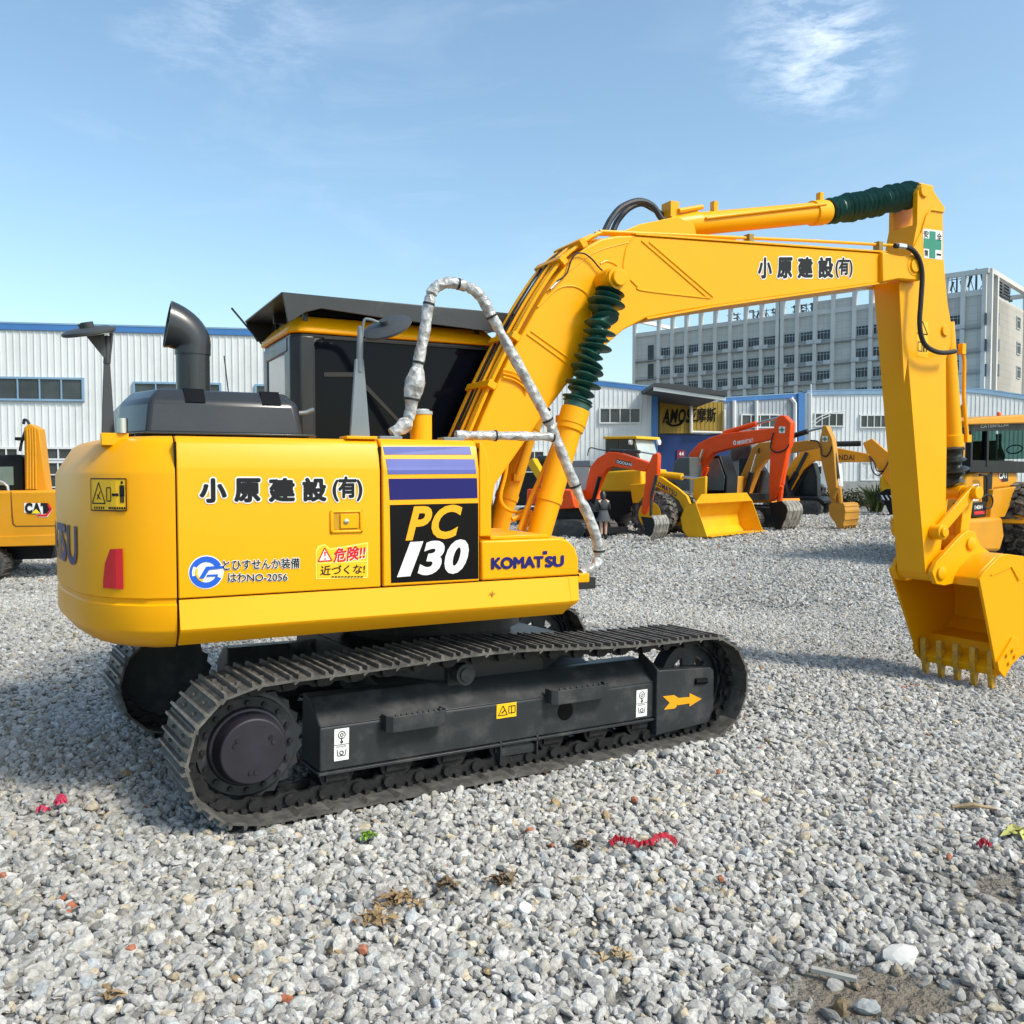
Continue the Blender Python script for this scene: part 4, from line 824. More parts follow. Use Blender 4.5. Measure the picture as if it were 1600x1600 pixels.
# ---- bucket
BK = MB(); sidepl = [(5.20, .80), (5.27, .86), (5.45, .985), (5.56, 1.0), (5.78, .97), (6.02, .80), (6.16, .52), (6.14, .26), (5.98, .05), (5.86, .20), (5.60, -.10), (5.52, -.07)]
inn = [(5.27, .72), (5.40, .88), (5.56, .955), (5.76, .925), (5.97, .77), (6.10, .52), (6.08, .28), (5.95, .12), (5.60, -.06)]
outr = [(5.20, .80), (5.27, .86), (5.45, .985), (5.56, 1.0), (5.78, .97), (6.02, .80), (6.16, .52), (6.14, .26), (5.99, .07), (5.575, -.135)]
BW = .5
shell = outr + inn[::-1] + [(5.22, .74)]
shl = MB(); k = len(outr)
o2 = [(5.24, .86)] + outr[2:8] + [(6.0, .125), (5.75, .085), (5.605, -.135)]; i2 = [(5.30, .80)] + [(5.47, .95), (5.56, .965), (5.765, .935), (5.99, .78), (6.125, .515), (6.105, .275), (5.985, .16), (5.725, .12), (5.57, -.115)]
for a in range(len(o2) - 1): shl.prism([o2[a], o2[a + 1], i2[a + 1], i2[a]], -BW + .03, BW - .03)
BK = shl.build('bucket', YEL, EX, bevel=0)
for s_ in (-1, 1):
    t0, t1 = sorted((s_ * (BW - .03), s_ * BW)); sp = MB()
    sp.prism([(5.17, .80), (5.25, .875), (5.45, 1.0), (5.56, 1.015), (5.80, .985), (6.05, .81), (6.18, .52), (6.16, .24), (6.0, .05), (5.88, .02), (5.60, -.14), (5.52, -.06)], t0, t1); so2 = sp.build('side_plate', YEL, BK, bevel=.005)
    ct = MB(); t0, t1 = sorted((s_ * BW, s_ * (BW + .025))); ct.prism([(5.50, .0), (5.53, -.08), (5.62, -.16), (5.80, .06), (5.78, .20), (5.70, .22)], t0, t1); ct.build('side_cutter', YEL, so2, bevel=.004)
    bt = MB()
    for p in ((5.62, .06), (5.70, .10), (5.66, -.02), (5.74, .04)): bt.cyl((p[0], s_ * (BW + .025), p[1]), (p[0], s_ * (BW + .045), p[1]), .018, 6)
    bt.build('cutter_bolt', YEL, so2)
    wl = MB(); strip(wl, [(5.33, .83), (5.62, .90), (5.75, .76)], *sorted((s_ * BW, s_ * (BW + .006))), .012); wl.build('weld_bead', YEL, so2)
tb = MB(); tb.extr([(-BW + .02, .70), (-BW + .02, .86), (BW - .02, .86), (BW - .02, .70)], 5.2, 5.21)
tb = MB(); tb.prism([(5.20, .72), (5.18, .80), (5.25, .88), (5.42, .99), (5.56, 1.02), (5.56, .94), (5.40, .86), (5.30, .76)], -BW + .03, BW - .03); tb.build('torque_tube', YEL, BK, bevel=.012)
for s_ in (-1, 1):
    t0, t1 = sorted((s_ * .185, s_ * .235)); e = MB(); e.prism([(PB.x - .12, PB.z + .01), (PB.x - .06, PB.z + .11), (PE.x - .12, PE.z + .09), (PE.x - .03, PE.z + .125), (PE.x + .06, PE.z + .11), (PE.x + .15, PE.z - .02), (5.66, 1.02), (5.75, .98), (5.5, .88), (5.28, .74), (PB.x + .05, PB.z - .12), (PB.x - .06, PB.z - .10)], t0, t1)
    eo = e.build('ear_plate', YEL, BK, bevel=.006)
    for c in (PB, PE):
        pn = MB(); pn.lathe((c.x, s_ * .23, c.z), (c.x, s_ * .26, c.z), [(0, .062), (.8, .06), (1, .05)], 20); pn.build('bucket_pin', YEL, eo)
MB().cyl((PB.x, -.18, PB.z), (PB.x, .18, PB.z), .085, 24).build('arm_boss', YEL, AR)
for k in range(5):
    t_ = -BW + .09 + (2 * BW - .18) * k / 4; tt = MB(); b0 = Vector((5.575, -.10)); dr = Vector((.04, -1)).normalized(); nr = Vector((-dr.y, dr.x))
    def TP(u, v): u, v = (u * 1.22 if u > 0 else u), v; q = b0 + dr * u + nr * v; return (q.x, q.y)
    tt.prism([TP(-.20, -.03), TP(-.17, -.045), TP(.02, -.045), TP(.06, -.03), TP(.06, .03), TP(-.05, .035), TP(-.17, .02)], t_ - .033, t_ + .033)
    tt.prism([TP(.04, -.04), TP(.10, -.036), TP(.20, -.012), TP(.20, .004), TP(.04, .036)], t_ - .026, t_ + .026); tt.build('bucket_tooth', mat('worn_yellow', (.62, .32, .012), .5, var=.2, scale=30, grime=((.25, .18, .1), 20, .45, .7, .8)), BK, bevel=.005)
MB().prism([(5.548, -.085), (5.565, -.15), (5.60, -.15), (5.70, .03), (5.675, .045)], -BW + .03, BW - .03).build('cutting_edge', YEL, BK, bevel=.004)
for o_ in [BK] + list(BK.children) + [g_ for ch_ in BK.children for g_ in ch_.children]:   # the bucket narrows towards its lip
    if o_.name.startswith(('ear_plate', 'bucket_pin')): continue
    for v_ in o_.data.vertices: v_.co.y *= 1 - .12 * min(max((.80 - v_.co.z) / .9, 0), 1)

# ================================================================= BACKGROUND
def part(fr, par, name, m, pts, t0, t1, bevel=0.0, raw=False):
    return MB().prism(pts if raw else fr.poly(pts, t0), t0, t1).build(name, m, par, bevel=bevel)
def rod(fr, par, name, m, pts, t, r, seg=8):
    q = [(*fr.px(x, y, t),) for x, y in pts]; return MB().tube([(a, t, z) for a, z in q], r, seg).build(name, m, par)
def machine(name, label, cat, foot, phi, group=None):
    O = ground_px(*foot) if len(foot) == 2 else at_depth(foot[0], foot[2], ground_z(*at_depth(foot[0], foot[2]).xy))
    fr = Frame(O, phi); return fr, thing(name, label, cat, O, fr.yaw(), group)
def crawler(fr, par, s0, s1, h, t0, w_, m=None):
    """one crawler: ribbed belt, side frame, rollers"""
    b = MB(); r = h / 2; pl = arc(s0 + r, r, r, 90, 270, 10) + arc(s1 - r, r, r, -90, 90, 10); b.prism(pl, t0, t0 + w_)
    P_ = np.array(pl + [pl[0]]); d = np.r_[0, np.cumsum(np.hypot(*np.diff(P_, axis=0).T))]; n = int(d[-1] / .13)
    for q in np.linspace(0, d[-1], n + 1)[:-1]:
        x, z = np.interp(q, d, P_[:, 0]), np.interp(q, d, P_[:, 1]); x2, z2 = np.interp(q + .02, d, P_[:, 0]), np.interp(q + .02, d, P_[:, 1])
        l = math.hypot(x2 - x, z2 - z) or 1; nx, nz = (z2 - z) / l, -(x2 - x) / l
        if (nx * (x - (s0 + s1) / 2) + nz * (z - r)) < 0: nx, nz = -nx, -nz
        b.prism([(x, z), (x2, z2), (x2 + nx * .03, z2 + nz * .03), (x + nx * .03, z + nz * .03)], t0 + .005, t0 + w_ - .005)
    bo = b.build('crawler_belt', mat('worn_belt', (.05, .048, .045), .6, var=.3, scale=8, grime=((.22, .2, .17), 5, .5, .75, .7)), par)
    f = MB(); f.prism([(s0 + r, r * .45), (s1 - r, r * .45), (s1 - r, r * 1.35), (s0 + r, r * 1.35)], t0 - .03, t0 + .05)
    for x in (s0 + r, s1 - r): f.lathe((x, t0 - .04, r), (x, t0 + .05, r), [(0, r * .25), (.2, r * .72), (1, r * .75)], 18)
    f.build('crawler_frame', m or DGR, bo)
def bg_mat(n, c, r=.42): return mat(n, c, r, coat=.03, spec=.25, var=.08, scale=1.5, grime=((.25, .2, .14), 3, .55, .8, .35))
ORG = bg_mat('orange_red_paint', (.82, .075, .006)); GOLD = bg_mat('golden_paint', (.52, .255, .035)); HYO = bg_mat('orange_paint', (.74, .27, .012)); CATY = bg_mat('amber_paint', (.60, .265, .012)); LYEL = bg_mat('loader_yellow_paint', (.76, .40, .008))
DARK = mat('dark_machine_paint', (.008, .009, .011), .45, spec=.25, var=.15, scale=1.5, grime=((.07, .065, .06), 3, .6, .85, .3)); CABG = mat('cab_glass', (.16, .22, .20), .08, var=.25, scale=1.2); CABD = mat('dark_cab_glass', (.02, .028, .03), .08, var=.3, scale=1.2)
WORN = mat('worn_bucket_steel', (.36, .335, .29), .45, metal=.4, var=.3, scale=5, grime=((.06, .055, .05), 4, .45, .7, .6)); TYRE = mat('tyre_rubber', (.028, .028, .029), .85, var=.2, scale=8, grime=((.36, .33, .27), 5, .44, .68, .75))
def hose_arc(fr, par, pts, t, r=.02): rc_ = [(*fr.px(x, y, t),) for x, y in pts]; return MB().tube(curve([(a, t, z) for a, z in rc_], 5), r, 7).build('hose', BLK, par)
def bucket_back(fr, par, plate, shell_px, t0, w_, m_plate, m_shell, teeth, rib=0, horiz=False):
    """bucket turned so that its curved back shows: side plate outline + shell swept across the width"""
    pl = fr.poly(plate, t0); bo = MB().prism(pl, t0, t0 + .03).build('bucket', m_plate, par); MB().prism(pl, t0 + w_ - .03, t0 + w_).build('side_plate', m_plate, bo)
    sh = fr.poly(shell_px, t0); s = MB(); strip(s, sh, t0 - .004, t0 + w_ + .004, .035)
    so_ = s.build('bucket_shell', m_shell, bo)
    if rib:
        r_ = MB()
        if horiz:
            for q in np.linspace(.12, .95, rib): 
                i = q * (len(sh) - 1); k = min(int(i), len(sh) - 2); f = i - k; x = sh[k][0] + (sh[k + 1][0] - sh[k][0]) * f; z = sh[k][1] + (sh[k + 1][1] - sh[k][1]) * f; r_.box((x + .02, t0 + w_ / 2, z), (.05, w_, .035))
        else:
            for k in range(rib): y = t0 + w_ * (k + .5) / rib; strip(r_, [(a + .02, z) for a, z in sh], y - .03, y + .03, .03)
        r_.build('wear_strip', m_shell, so_)
    e = sh[-1]; d = Vector((sh[-1][0] - sh[-2][0], sh[-1][1] - sh[-2][1])).normalized()
    for k in range(teeth):
        y = t0 + w_ * (k + .5) / teeth; n_ = Vector((-d.y, d.x))
        q = [(e[0] + n_.x * .035, e[1] + n_.y * .035), (e[0] - n_.x * .035, e[1] - n_.y * .035), (e[0] + d.x * .2 - n_.x * .01, e[1] + d.y * .2 - n_.y * .01), (e[0] + d.x * .2 + n_.x * .01, e[1] + d.y * .2 + n_.y * .01)]
        MB().prism(q, y - .035, y + .035).build('bucket_tooth', WORN if m_shell is WORN else m_shell, bo)
    return bo
PHI = math.radians(45)
# ---- small orange excavator
fr, t = machine('excavator', 'small orange-red excavator behind the wrapped handrail, black bucket near the standing person', 'excavator', (905, 842), PHI)
part(fr, t, 'boom', ORG, [(910, 786), (917, 752), (922, 730), (933, 716), (950, 706), (966, 707), (1008, 721), (1014, 725), (1010, 733), (1006, 737), (957, 729), (949, 732), (942, 740), (924, 783)], .75, 1.0, .02)
bp = flat('boom_plate', [fr.poly([(963, 717.5), (986, 722.5), (985, 729), (962, 724)], .75)], .75, TEXTG, t, off=.004); words_at.__globals__['MAINP'] = P
def words_fr(fr, name, body, quad, t_, m, par, **k):
    xl, tl, bl, xr, tr, br = quad; a0, zt = fr.px(xl, tl, t_); _, zb = fr.px(xl, bl, t_); a1, zt2 = fr.px(xr, tr, t_); _, zb2 = fr.px(xr, br, t_)
    return lettering(name, body, (a0, a1, (zb + zb2) / 2, (zt + zt2) / 2), t_, m, par, slant=(zt2 - zt + zb2 - zb) / 2, **k)
words_fr(fr, 'maker_lettering', 'DOOSAN', (964, 719, 723.5, 985, 723.5, 728), .746, WHITE, bp, bold=.03)
part(fr, t, 'arm', ORG, [(1026, 707), (1028, 712), (1027, 739), (1020, 754), (1015, 788), (1005, 805), (1001, 800), (1008, 753), (1008, 739), (1013, 726), (1019, 711)], .78, .97, .02)
rod(fr, t, 'arm_cylinder', DGR, [(953, 704), (1000, 706)], .85, .06); rod(fr, t, 'arm_cylinder_rod', CHROME, [(1000, 706), (1022, 710)], .85, .03)
rod(fr, t, 'bucket_cylinder', DGR, [(1026, 742), (1018, 775)], .70, .06); rod(fr, t, 'bucket_link', DGR, [(1018, 775), (1017, 806)], .75, .05)
rod(fr, t, 'boom_cylinder', DARK, [(937, 745), (925, 790)], .68, .07)
hose_arc(fr, t, [(918, 712), (922, 700), (940, 703), (985, 707)], .9)
bucket_back(fr, t, [(1001, 807), (1020, 809), (1023, 818), (1020, 832), (1015, 839), (1010, 835)], [(1018, 806), (1022, 812), (1023.5, 820), (1021, 832), (1018, 838)], .45, .78, DARK, WORN, 5, 4)
part(fr, t, 'house', ORG, [(868, 764), (892, 766), (897, 788), (900, 794), (864, 796), (860, 775)], .05, 1.7, .04)
part(fr, t, 'house_side', ORG, [(823, 764), (850, 764), (858, 790), (822, 788)], .02, 1.2, .05)
part(fr, t, 'cab', mat('pale_cab_glass', (.40, .46, .43), .1, var=.2, scale=1.2), [(893, 728), (921, 728), (920, 752), (908, 790), (893, 788)], .95, 1.75, .03)
part(fr, t, 'cab_roof', GREY, [(891, 720), (922, 719), (922, 729), (891, 729)], .9, 1.8, .03)
part(fr, t, 'swing_post', DARK, [(905, 790), (920, 780), (926, 800), (912, 812), (890, 815), (870, 812), (870, 796)], .5, 1.2)
a0, a1 = fr.px(842, 830, 0)[0], fr.px(913, 836, 0)[0]
crawler(fr, t, a0, a1, .62, .0, .4); crawler(fr, t, a0 + .2, a1 + .1, .6, 1.35, .4)
part(fr, t, 'dozer_blade', DARK, [(914, 826), (925, 826), (926, 836), (915, 838)], -.1, 1.9, .01)
# ---- yellow machine half hidden behind the boom cylinders
fr, t = machine('excavator', 'yellow excavator mostly hidden behind the foreground boom cylinders', 'excavator', (840, 700, 37), PHI)
part(fr, t, 'boom', LYEL, [(822, 722), (832, 716), (853, 752), (846, 760)], 0, .3, .02); part(fr, t, 'house', DARK, [(800, 738), (870, 738), (875, 790), (800, 790)], .4, 2.2, .05); part(fr, t, 'cab', CABD, [(838, 712), (868, 712), (872, 740), (838, 740)], .5, 1.5, .04)
crawler(fr, t, -1.6, 1.6, .8, .3, .5)
# ---- wheel loader
fr, t = machine('wheel_loader', 'yellow wheel loader with a big shiny yellow bucket resting on the gravel', 'wheel loader', (1018, 838), math.radians(40))
def tyre(fr, par, c, r, t0, w_, hub_m, name='wheel'):
    cx, cz = c; y = MB(); y.lathe((cx, t0, cz), (cx, t0 + w_, cz), [(0, r * .62), (.02, r * .78), (.08, r * .93), (.2, r * .985), (.8, r * .985), (.92, r * .93), (.98, r * .78), (1, r * .62)], 40)
    o = y.build(name, TYRE, par); n = 22; tr = MB()
    for k in range(n):
        for s_, off in ((0, 0), (1, .5)):
            a = 2 * math.pi * (k + off) / n; rot = Matrix.Rotation(-a, 3, 'Y') @ Matrix.Rotation((.35 if s_ else -.35), 3, 'X')
            tr.box((cx + (r + .005) * math.cos(a), t0 + w_ * (.27 if s_ == 0 else .73), cz + (r + .005) * math.sin(a)), (.07, w_ * .46, r * .20), rot)
    tr.build('tread', TYRE, o)
    h = MB(); h.lathe((cx, t0 - .01, cz), (cx, t0 + w_ * .5, cz), [(0, r * .58), (.05, r * .6), (.1, r * .5), (.5, r * .42), (.52, 0.01)], 30); h.lathe((cx, t0 + .02, cz), (cx, t0 + .2, cz), [(0, r * .2), (1, r * .25)], 16); h.build('rim', hub_m, o)
    return o
TR = .80
wc = fr.px(1015, 803, 0.0)
tyre(fr, t, (wc[0], TR - .02), TR, 0.0, .62, LYEL); tyre(fr, t, (wc[0] + .1, TR - .02), TR, 1.75, .6, LYEL); tyre(fr, t, (wc[0] - 3.1, TR - .02), TR, 0.0, .62, LYEL); tyre(fr, t, (wc[0] - 3.0, TR - .02), TR, 1.75, .6, LYEL)
part(fr, t, 'front_frame', DARK, [(985, 775), (1040, 770), (1050, 800), (1040, 818), (990, 818)], .7, 1.7, .02)
part(fr, t, 'body', LYEL, [(930, 738), (1002, 733), (1003, 761), (994, 768), (930, 768)], .25, 2.1, .06)
part(fr, t, 'fender', LYEL, [(984, 757), (1010, 755), (1008, 768), (997, 786), (988, 786)], -.05, .6, .03)
part(fr, t, 'belly', DARK, [(935, 768), (994, 768), (986, 800), (935, 822)], .3, 2.0)
cb_ = part(fr, t, 'cab', bg_mat('loader_cab_paint', (.10, .095, .05)), [(945, 685), (990, 684), (1003, 736), (945, 738)], .55, 1.95, .05)
part(fr, cb_, 'side_window', CABD, [(948, 690), (966, 689.5), (967, 730), (948, 731)], .53, .56); part(fr, cb_, 'side_window', CABD, [(969, 689.5), (988, 689), (998, 729), (970, 730)], .53, .56)
part(fr, cb_, 'roof', LYEL, [(942, 682), (994, 681), (995, 685.5), (942, 686)], .4, 2.1, .02)
s0, z0 = fr.px(990, 686, .55); s1, z1 = fr.px(1003, 736, .55)
MB().add([(s0 + .03, .6, z0), (s0 + .03, 1.9, z0), (s1 + .03, 1.9, z1), (s1 + .03, .6, z1)], [(0, 3, 2, 1)]).build('windscreen', mat('pale_glass', (.42, .47, .46), .08, var=.3, scale=1), cb_)
for x in (984, 1028): rod(fr, cb_, 'work_lamp', mat('lamp_white', (.8, .8, .78), .3), [(x, 691), (x + 3, 691)], .45, .1, 12)
arm_ = part(fr, t, 'lift_arm', LYEL, [(1022, 744), (1033, 745), (1059, 763), (1073, 775), (1083, 800), (1072, 806), (1060, 782), (1050, 774), (1020, 758)], .62, .76, .02)
part(fr, t, 'lift_arm', LYEL, [(1022, 744), (1033, 745), (1059, 763), (1073, 775), (1083, 800), (1072, 806), (1060, 782), (1050, 774), (1020, 758)], 1.55, 1.7, .02)
words_fr(fr, 'maker_lettering', 'KOMATSU', (1024, 750, 757, 1055, 767, 775), .62, NAVY, arm_, bold=.03)
rod(fr, t, 'tilt_cylinder', LYEL, [(1030, 741), (1066, 745)], 1.1, .13, 14); rod(fr, t, 'tilt_cylinder_rod', CHROME, [(1066, 745), (1092, 748)], 1.1, .05)
part(fr, t, 'bell_crank', LYEL, [(1084, 747), (1103, 744), (1102, 772), (1093, 790), (1082, 776)], 1.05, 1.2, .03)
for x, y in ((1042, 757), (1048, 752)): rod(fr, t, 'hose', BLK, [(x - 6, y - 2), (x, y), (x + 10, y + 4)], .9, .06)
# bucket: open towards the front, 2.9 m wide
wf_ = fr
bk0 = fr.poly([(1087, 786), (1072, 789), (1064, 809), (1067, 828), (1075, 839), (1105, 839)], -.25)
BKT = MB().prism(bk0, -.25, -.22).build('bucket', LYEL, t); MB().prism(bk0, 4.15, 4.18).build('side_plate', LYEL, BKT)
bs = MB(); strip(bs, bk0, -.25, 4.18, .03); bs.build('bucket_shell', LYEL, BKT)
sg_ = fr.px(1087, 786, -.25); sp_ = MB()
sp_.add([(sg_[0], -.25, sg_[1]), (sg_[0], 4.18, sg_[1]), (sg_[0] + .03, 3.65, sg_[1] + .30), (sg_[0] + .03, .15, sg_[1] + .30)] , [(0, 1, 2, 3)]); sp_.v += [(x - .03, y, z) for x, y, z in sp_.v[:4]]; sp_.f += [(7, 6, 5, 4), (3, 2, 6, 7), (0, 3, 7, 4), (2, 1, 5, 6)]; sp_.build('spill_guard', LYEL, BKT)
ed = MB(); e0 = bk0[-1]
for k in range(9): ed.box((e0[0] + .05, -.25 + 4.43 * (k + .5) / 9, e0[1] + .01), (.16, .42, .03))
ed.build('cutting_edge', LYEL, BKT)
# ---- large orange-red excavator
fr, t = machine('excavator', 'tall orange-red excavator with black bucket curled down beside the loader bucket', 'excavator', (1200, 832), PHI)
bo_ = part(fr, t, 'boom', ORG, [(1072, 745), (1073, 726), (1077, 708), (1092, 692), (1108, 684), (1131, 677), (1207, 669), (1211, 684), (1202, 687), (1137, 701), (1113, 708), (1102, 721), (1089, 745)], 1.0, 1.4, .03)
words_fr(fr, 'maker_lettering', 'O', (1146, 689, 695, 1150, 688.5, 694.5), 1.0, WHITE, bo_, bold=.06); words_fr(fr, 'maker_lettering', '建設機械', (1152, 689, 695, 1176, 684.5, 691), 1.0, WHITE, bo_, bold=.02)
am_ = part(fr, t, 'arm', ORG, [(1217, 649), (1225, 649), (1236, 660), (1233, 695), (1230, 701), (1219, 757), (1211, 779), (1202, 784), (1201, 760), (1203, 706), (1206, 703), (1204, 684), (1213, 654)], 1.02, 1.38, .03)
def cross(fr, par, x, y, s_, t_):
    d_ = flat('safety_decal', [fr.poly([(x - s_, y - s_), (x + s_, y - s_), (x + s_ * .9, y + s_), (x - s_ * .9, y + s_)], t_)], t_, WHITE, par, off=.005)
    flat('safety_cross', [fr.poly([(x - s_ * .25, y - s_ * .75), (x + s_ * .25, y - s_ * .75), (x + s_ * .25, y + s_ * .75), (x - s_ * .25, y + s_ * .75)], t_)], t_, GRNF, d_, off=.009)
    flat('safety_cross', [fr.poly([(x - s_ * .8, y - s_ * .25), (x + s_ * .8, y - s_ * .25), (x + s_ * .8, y + s_ * .25), (x - s_ * .8, y + s_ * .25)], t_)], t_, GRNF, d_, off=.013)
cross(fr, am_, 1222, 671.5, 5, 1.02)
rod(fr, t, 'arm_cylinder', ORG, [(1131, 677), (1182, 662)], 1.2, .11, 12); rod(fr, t, 'arm_cylinder_rod', CHROME, [(1182, 662), (1218, 652)], 1.2, .05)
rod(fr, t, 'boom_cylinder', ORG, [(1085, 750), (1092, 722)], .85, .1, 12); rod(fr, t, 'boom_cylinder_rod', CHROME, [(1092, 722), (1099, 702)], .85, .05)
rod(fr, t, 'boom_cylinder', ORG, [(1100, 745), (1105, 730)], 1.5, .1, 12)
rod(fr, t, 'bucket_cylinder', ORG, [(1230, 700), (1222, 757)], 1.2, .10, 12); rod(fr, t, 'bucket_link', ORG, [(1221, 757), (1218, 784)], 1.2, .11); rod(fr, t, 'bucket_link', ORG, [(1222, 760), (1212, 772)], 1.0, .06)
hose_arc(fr, t, [(1209, 676), (1205, 690), (1205, 702), (1214, 707), (1228, 702), (1233, 694)], .95, .03)
bucket_back(fr, t, [(1201, 786), (1222, 783), (1230, 792), (1228, 809), (1219, 827), (1212, 833), (1211, 823)], [(1222, 783), (1229, 790), (1231, 799), (1228, 811), (1222, 823)], .60, 1.2, DARK, WORN, 5, 4)
cabp = part(fr, t, 'cab', DARK, [(1102, 713), (1124, 711), (1136, 745), (1134, 775), (1102, 775)], 1.9, 2.8, .04)
part(fr, cabp, 'side_window', CABG, [(1106, 717), (1122, 716), (1132, 745), (1130, 766), (1106, 766)], 1.87, 1.9)
part(fr, t, 'house', bg_mat('grey_house_paint', (.09, .10, .10)), [(1052, 722), (1062, 714), (1078, 714), (1078, 775), (1045, 775)], .1, 1.0, .05)
part(fr, t, 'counterweight', ORG, [(1020, 740), (1050, 740), (1050, 782), (1022, 782)], .1, 2.6, .08)
lm = part(fr, t, 'work_lamp', DARK, [(1070, 725), (1081, 725), (1081, 737), (1070, 737)], .6, .85, .02); part(fr, lm, 'lamp_lens', mat('lamp_white', (.8, .8, .78), .3), [(1073, 729), (1079, 729), (1079, 736), (1073, 736)], .58, .6)
part(fr, t, 'deck', DARK, [(1060, 772), (1172, 772), (1172, 782), (1060, 784)], .1, 2.6)
crawler(fr, t, fr.px(1110, 815, 0)[0], fr.px(1182, 812, 0)[0], .85, .0, .6, DARK); crawler(fr, t, fr.px(1110, 815, 0)[0], fr.px(1182, 812, 0)[0], .85, 2.1, .6)
# ---- golden excavator
fr, t = machine('excavator', 'dull golden excavator with a ribbed golden bucket, behind the tall orange-red one', 'excavator', (1312, 830), PHI)
bo_ = part(fr, t, 'boom', GOLD, [(1146, 775), (1152, 755), (1168, 718), (1175, 700), (1185, 692), (1204, 690), (1236, 691), (1259, 688), (1281, 690), (1282, 699), (1260, 703), (1241, 707), (1215, 710), (1196, 717), (1182, 736), (1166, 778)], 1.0, 1.4, .03)
rod(fr, bo_, 'boom_pin', BLK, [(1186, 704), (1186.5, 704)], .98, .12, 14)
am_ = part(fr, t, 'arm', GOLD, [(1285, 665), (1291, 665), (1300, 685), (1303, 705), (1307, 757), (1306, 784), (1299, 787), (1296, 777), (1282, 717), (1280, 699), (1281, 685)], 1.02, 1.4, .03); cross(fr, am_, 1289, 686, 4.5, 1.02)
rod(fr, t, 'arm_cylinder', BLK, [(1233, 683), (1262, 674)], 1.2, .11, 12); rod(fr, t, 'arm_cylinder_rod', CHROME, [(1262, 674), (1286, 668)], 1.2, .045)
rod(fr, t, 'bucket_cylinder', BLK, [(1303, 708), (1309, 748)], 1.2, .10, 12); rod(fr, t, 'bucket_cylinder_rod', CHROME, [(1309, 748), (1311, 760)], 1.2, .05); rod(fr, t, 'bucket_link', GOLD, [(1311, 760), (1313, 785)], 1.15, .11); rod(fr, t, 'bucket_link', GOLD, [(1310, 762), (1302, 778)], 1.0, .07)
hose_arc(fr, t, [(1266, 688), (1278, 690), (1283, 700), (1284, 710), (1291, 713), (1297, 706), (1300, 697)], .95, .03)
bucket_back(fr, t, [(1295, 790), (1299, 786), (1317, 786), (1320, 795), (1319, 812), (1315, 826), (1308, 831), (1309, 823), (1296, 805)], [(1312, 786), (1318, 788), (1320, 798), (1319, 812), (1316, 823)], .55, 1.3, GOLD, GOLD, 5, 5, True)
rod(fr, t, 'boom_cylinder', BLK, [(1166, 772), (1174, 738)], .8, .12, 12); rod(fr, t, 'boom_cylinder_rod', CHROME, [(1174, 738), (1182, 710)], .8, .05); rod(fr, t, 'boom_cylinder', BLK, [(1185, 785), (1193, 735)], 1.6, .14, 12)
cb_ = part(fr, t, 'cab', DARK, [(1154, 716), (1172, 715), (1190, 745), (1192, 785), (1154, 785)], 1.9, 2.8, .04); part(fr, cb_, 'side_window', CABD, [(1157, 720), (1171, 719), (1186, 746), (1186, 776), (1157, 776)], 1.87, 1.9)
part(fr, t, 'house', GOLD, [(1118, 744), (1153, 744), (1150, 786), (1118, 786)], .2, 1.0, .05)
part(fr, t, 'deck', HYO, [(1120, 781), (1205, 780), (1206, 785), (1120, 788)], .15, 2.6); crawler(fr, t, fr.px(1110, 815, 0)[0], fr.px(1180, 812, 0)[0], .85, .0, .6); crawler(fr, t, fr.px(1110, 815, 0)[0], fr.px(1180, 812, 0)[0], .85, 2.1, .6)
# ---- orange excavator with long stretched boom
fr, t = machine('excavator', 'orange excavator with black cab and long level boom, farthest right in the row', 'excavator', (1262, 806), math.radians(30))
bo_ = part(fr, t, 'boom', HYO, [(1212, 775), (1226, 742), (1236, 722), (1251, 706), (1263, 701), (1303, 699), (1357, 709), (1366, 722), (1310, 722), (1272, 720), (1254, 734), (1236, 764), (1228, 780)], 1.0, 1.45, .03)
words_fr(fr, 'maker_lettering', 'HYUNDAI', (1290, 710.5, 719, 1332, 711, 718.5), 1.0, mat('brown_film', (.08, .025, .01), .4), bo_, bold=.03)
part(fr, t, 'arm', HYO, [(1348, 692), (1362, 685), (1388, 707), (1405, 739), (1425, 790), (1418, 800), (1377, 742), (1364, 722), (1355, 709)], 1.02, 1.42, .03)
rod(fr, t, 'arm_cylinder', BLK, [(1300, 694), (1345, 693)], 1.2, .15, 12); rod(fr, t, 'bucket_cylinder', BLK, [(1388, 710), (1408, 742)], 1.2, .11, 12)
hose_arc(fr, t, [(1358, 712), (1366, 722), (1370, 735), (1380, 735), (1388, 722), (1391, 714)], .95, .035); hose_arc(fr, t, [(1360, 715), (1363, 735), (1372, 743), (1381, 736)], .9, .035)
rod(fr, t, 'boom_cylinder', DARK, [(1229, 768), (1245, 738)], .8, .16, 12); rod(fr, t, 'boom_cylinder', BLK, [(1245, 738), (1261, 707)], .8, .11, 12); rod(fr, t, 'boom_cylinder', DARK, [(1235, 775), (1258, 735)], 1.7, .16, 12)
cb_ = part(fr, t, 'cab', DARK, [(1240, 730), (1252, 724), (1272, 723), (1277, 745), (1277, 780), (1240, 780)], 1.8, 2.8, .06); part(fr, cb_, 'side_window', CABD, [(1256, 728), (1270, 727), (1274, 745), (1274, 772), (1254, 772)], 1.77, 1.8)
part(fr, t, 'deck', DARK, [(1195, 775), (1278, 777), (1288, 783), (1288, 787), (1195, 787)], .1, 2.9, .03); part(fr, t, 'house', DARK, [(1195, 742), (1226, 742), (1232, 778), (1195, 778)], .2, 2.5, .06)
crawler(fr, t, fr.px(1190, 800, 0)[0], fr.px(1283, 800, 0)[0], .80, .0, .6); crawler(fr, t, fr.px(1190, 800, 0)[0], fr.px(1283, 800, 0)[0], .80, 2.2, .6)
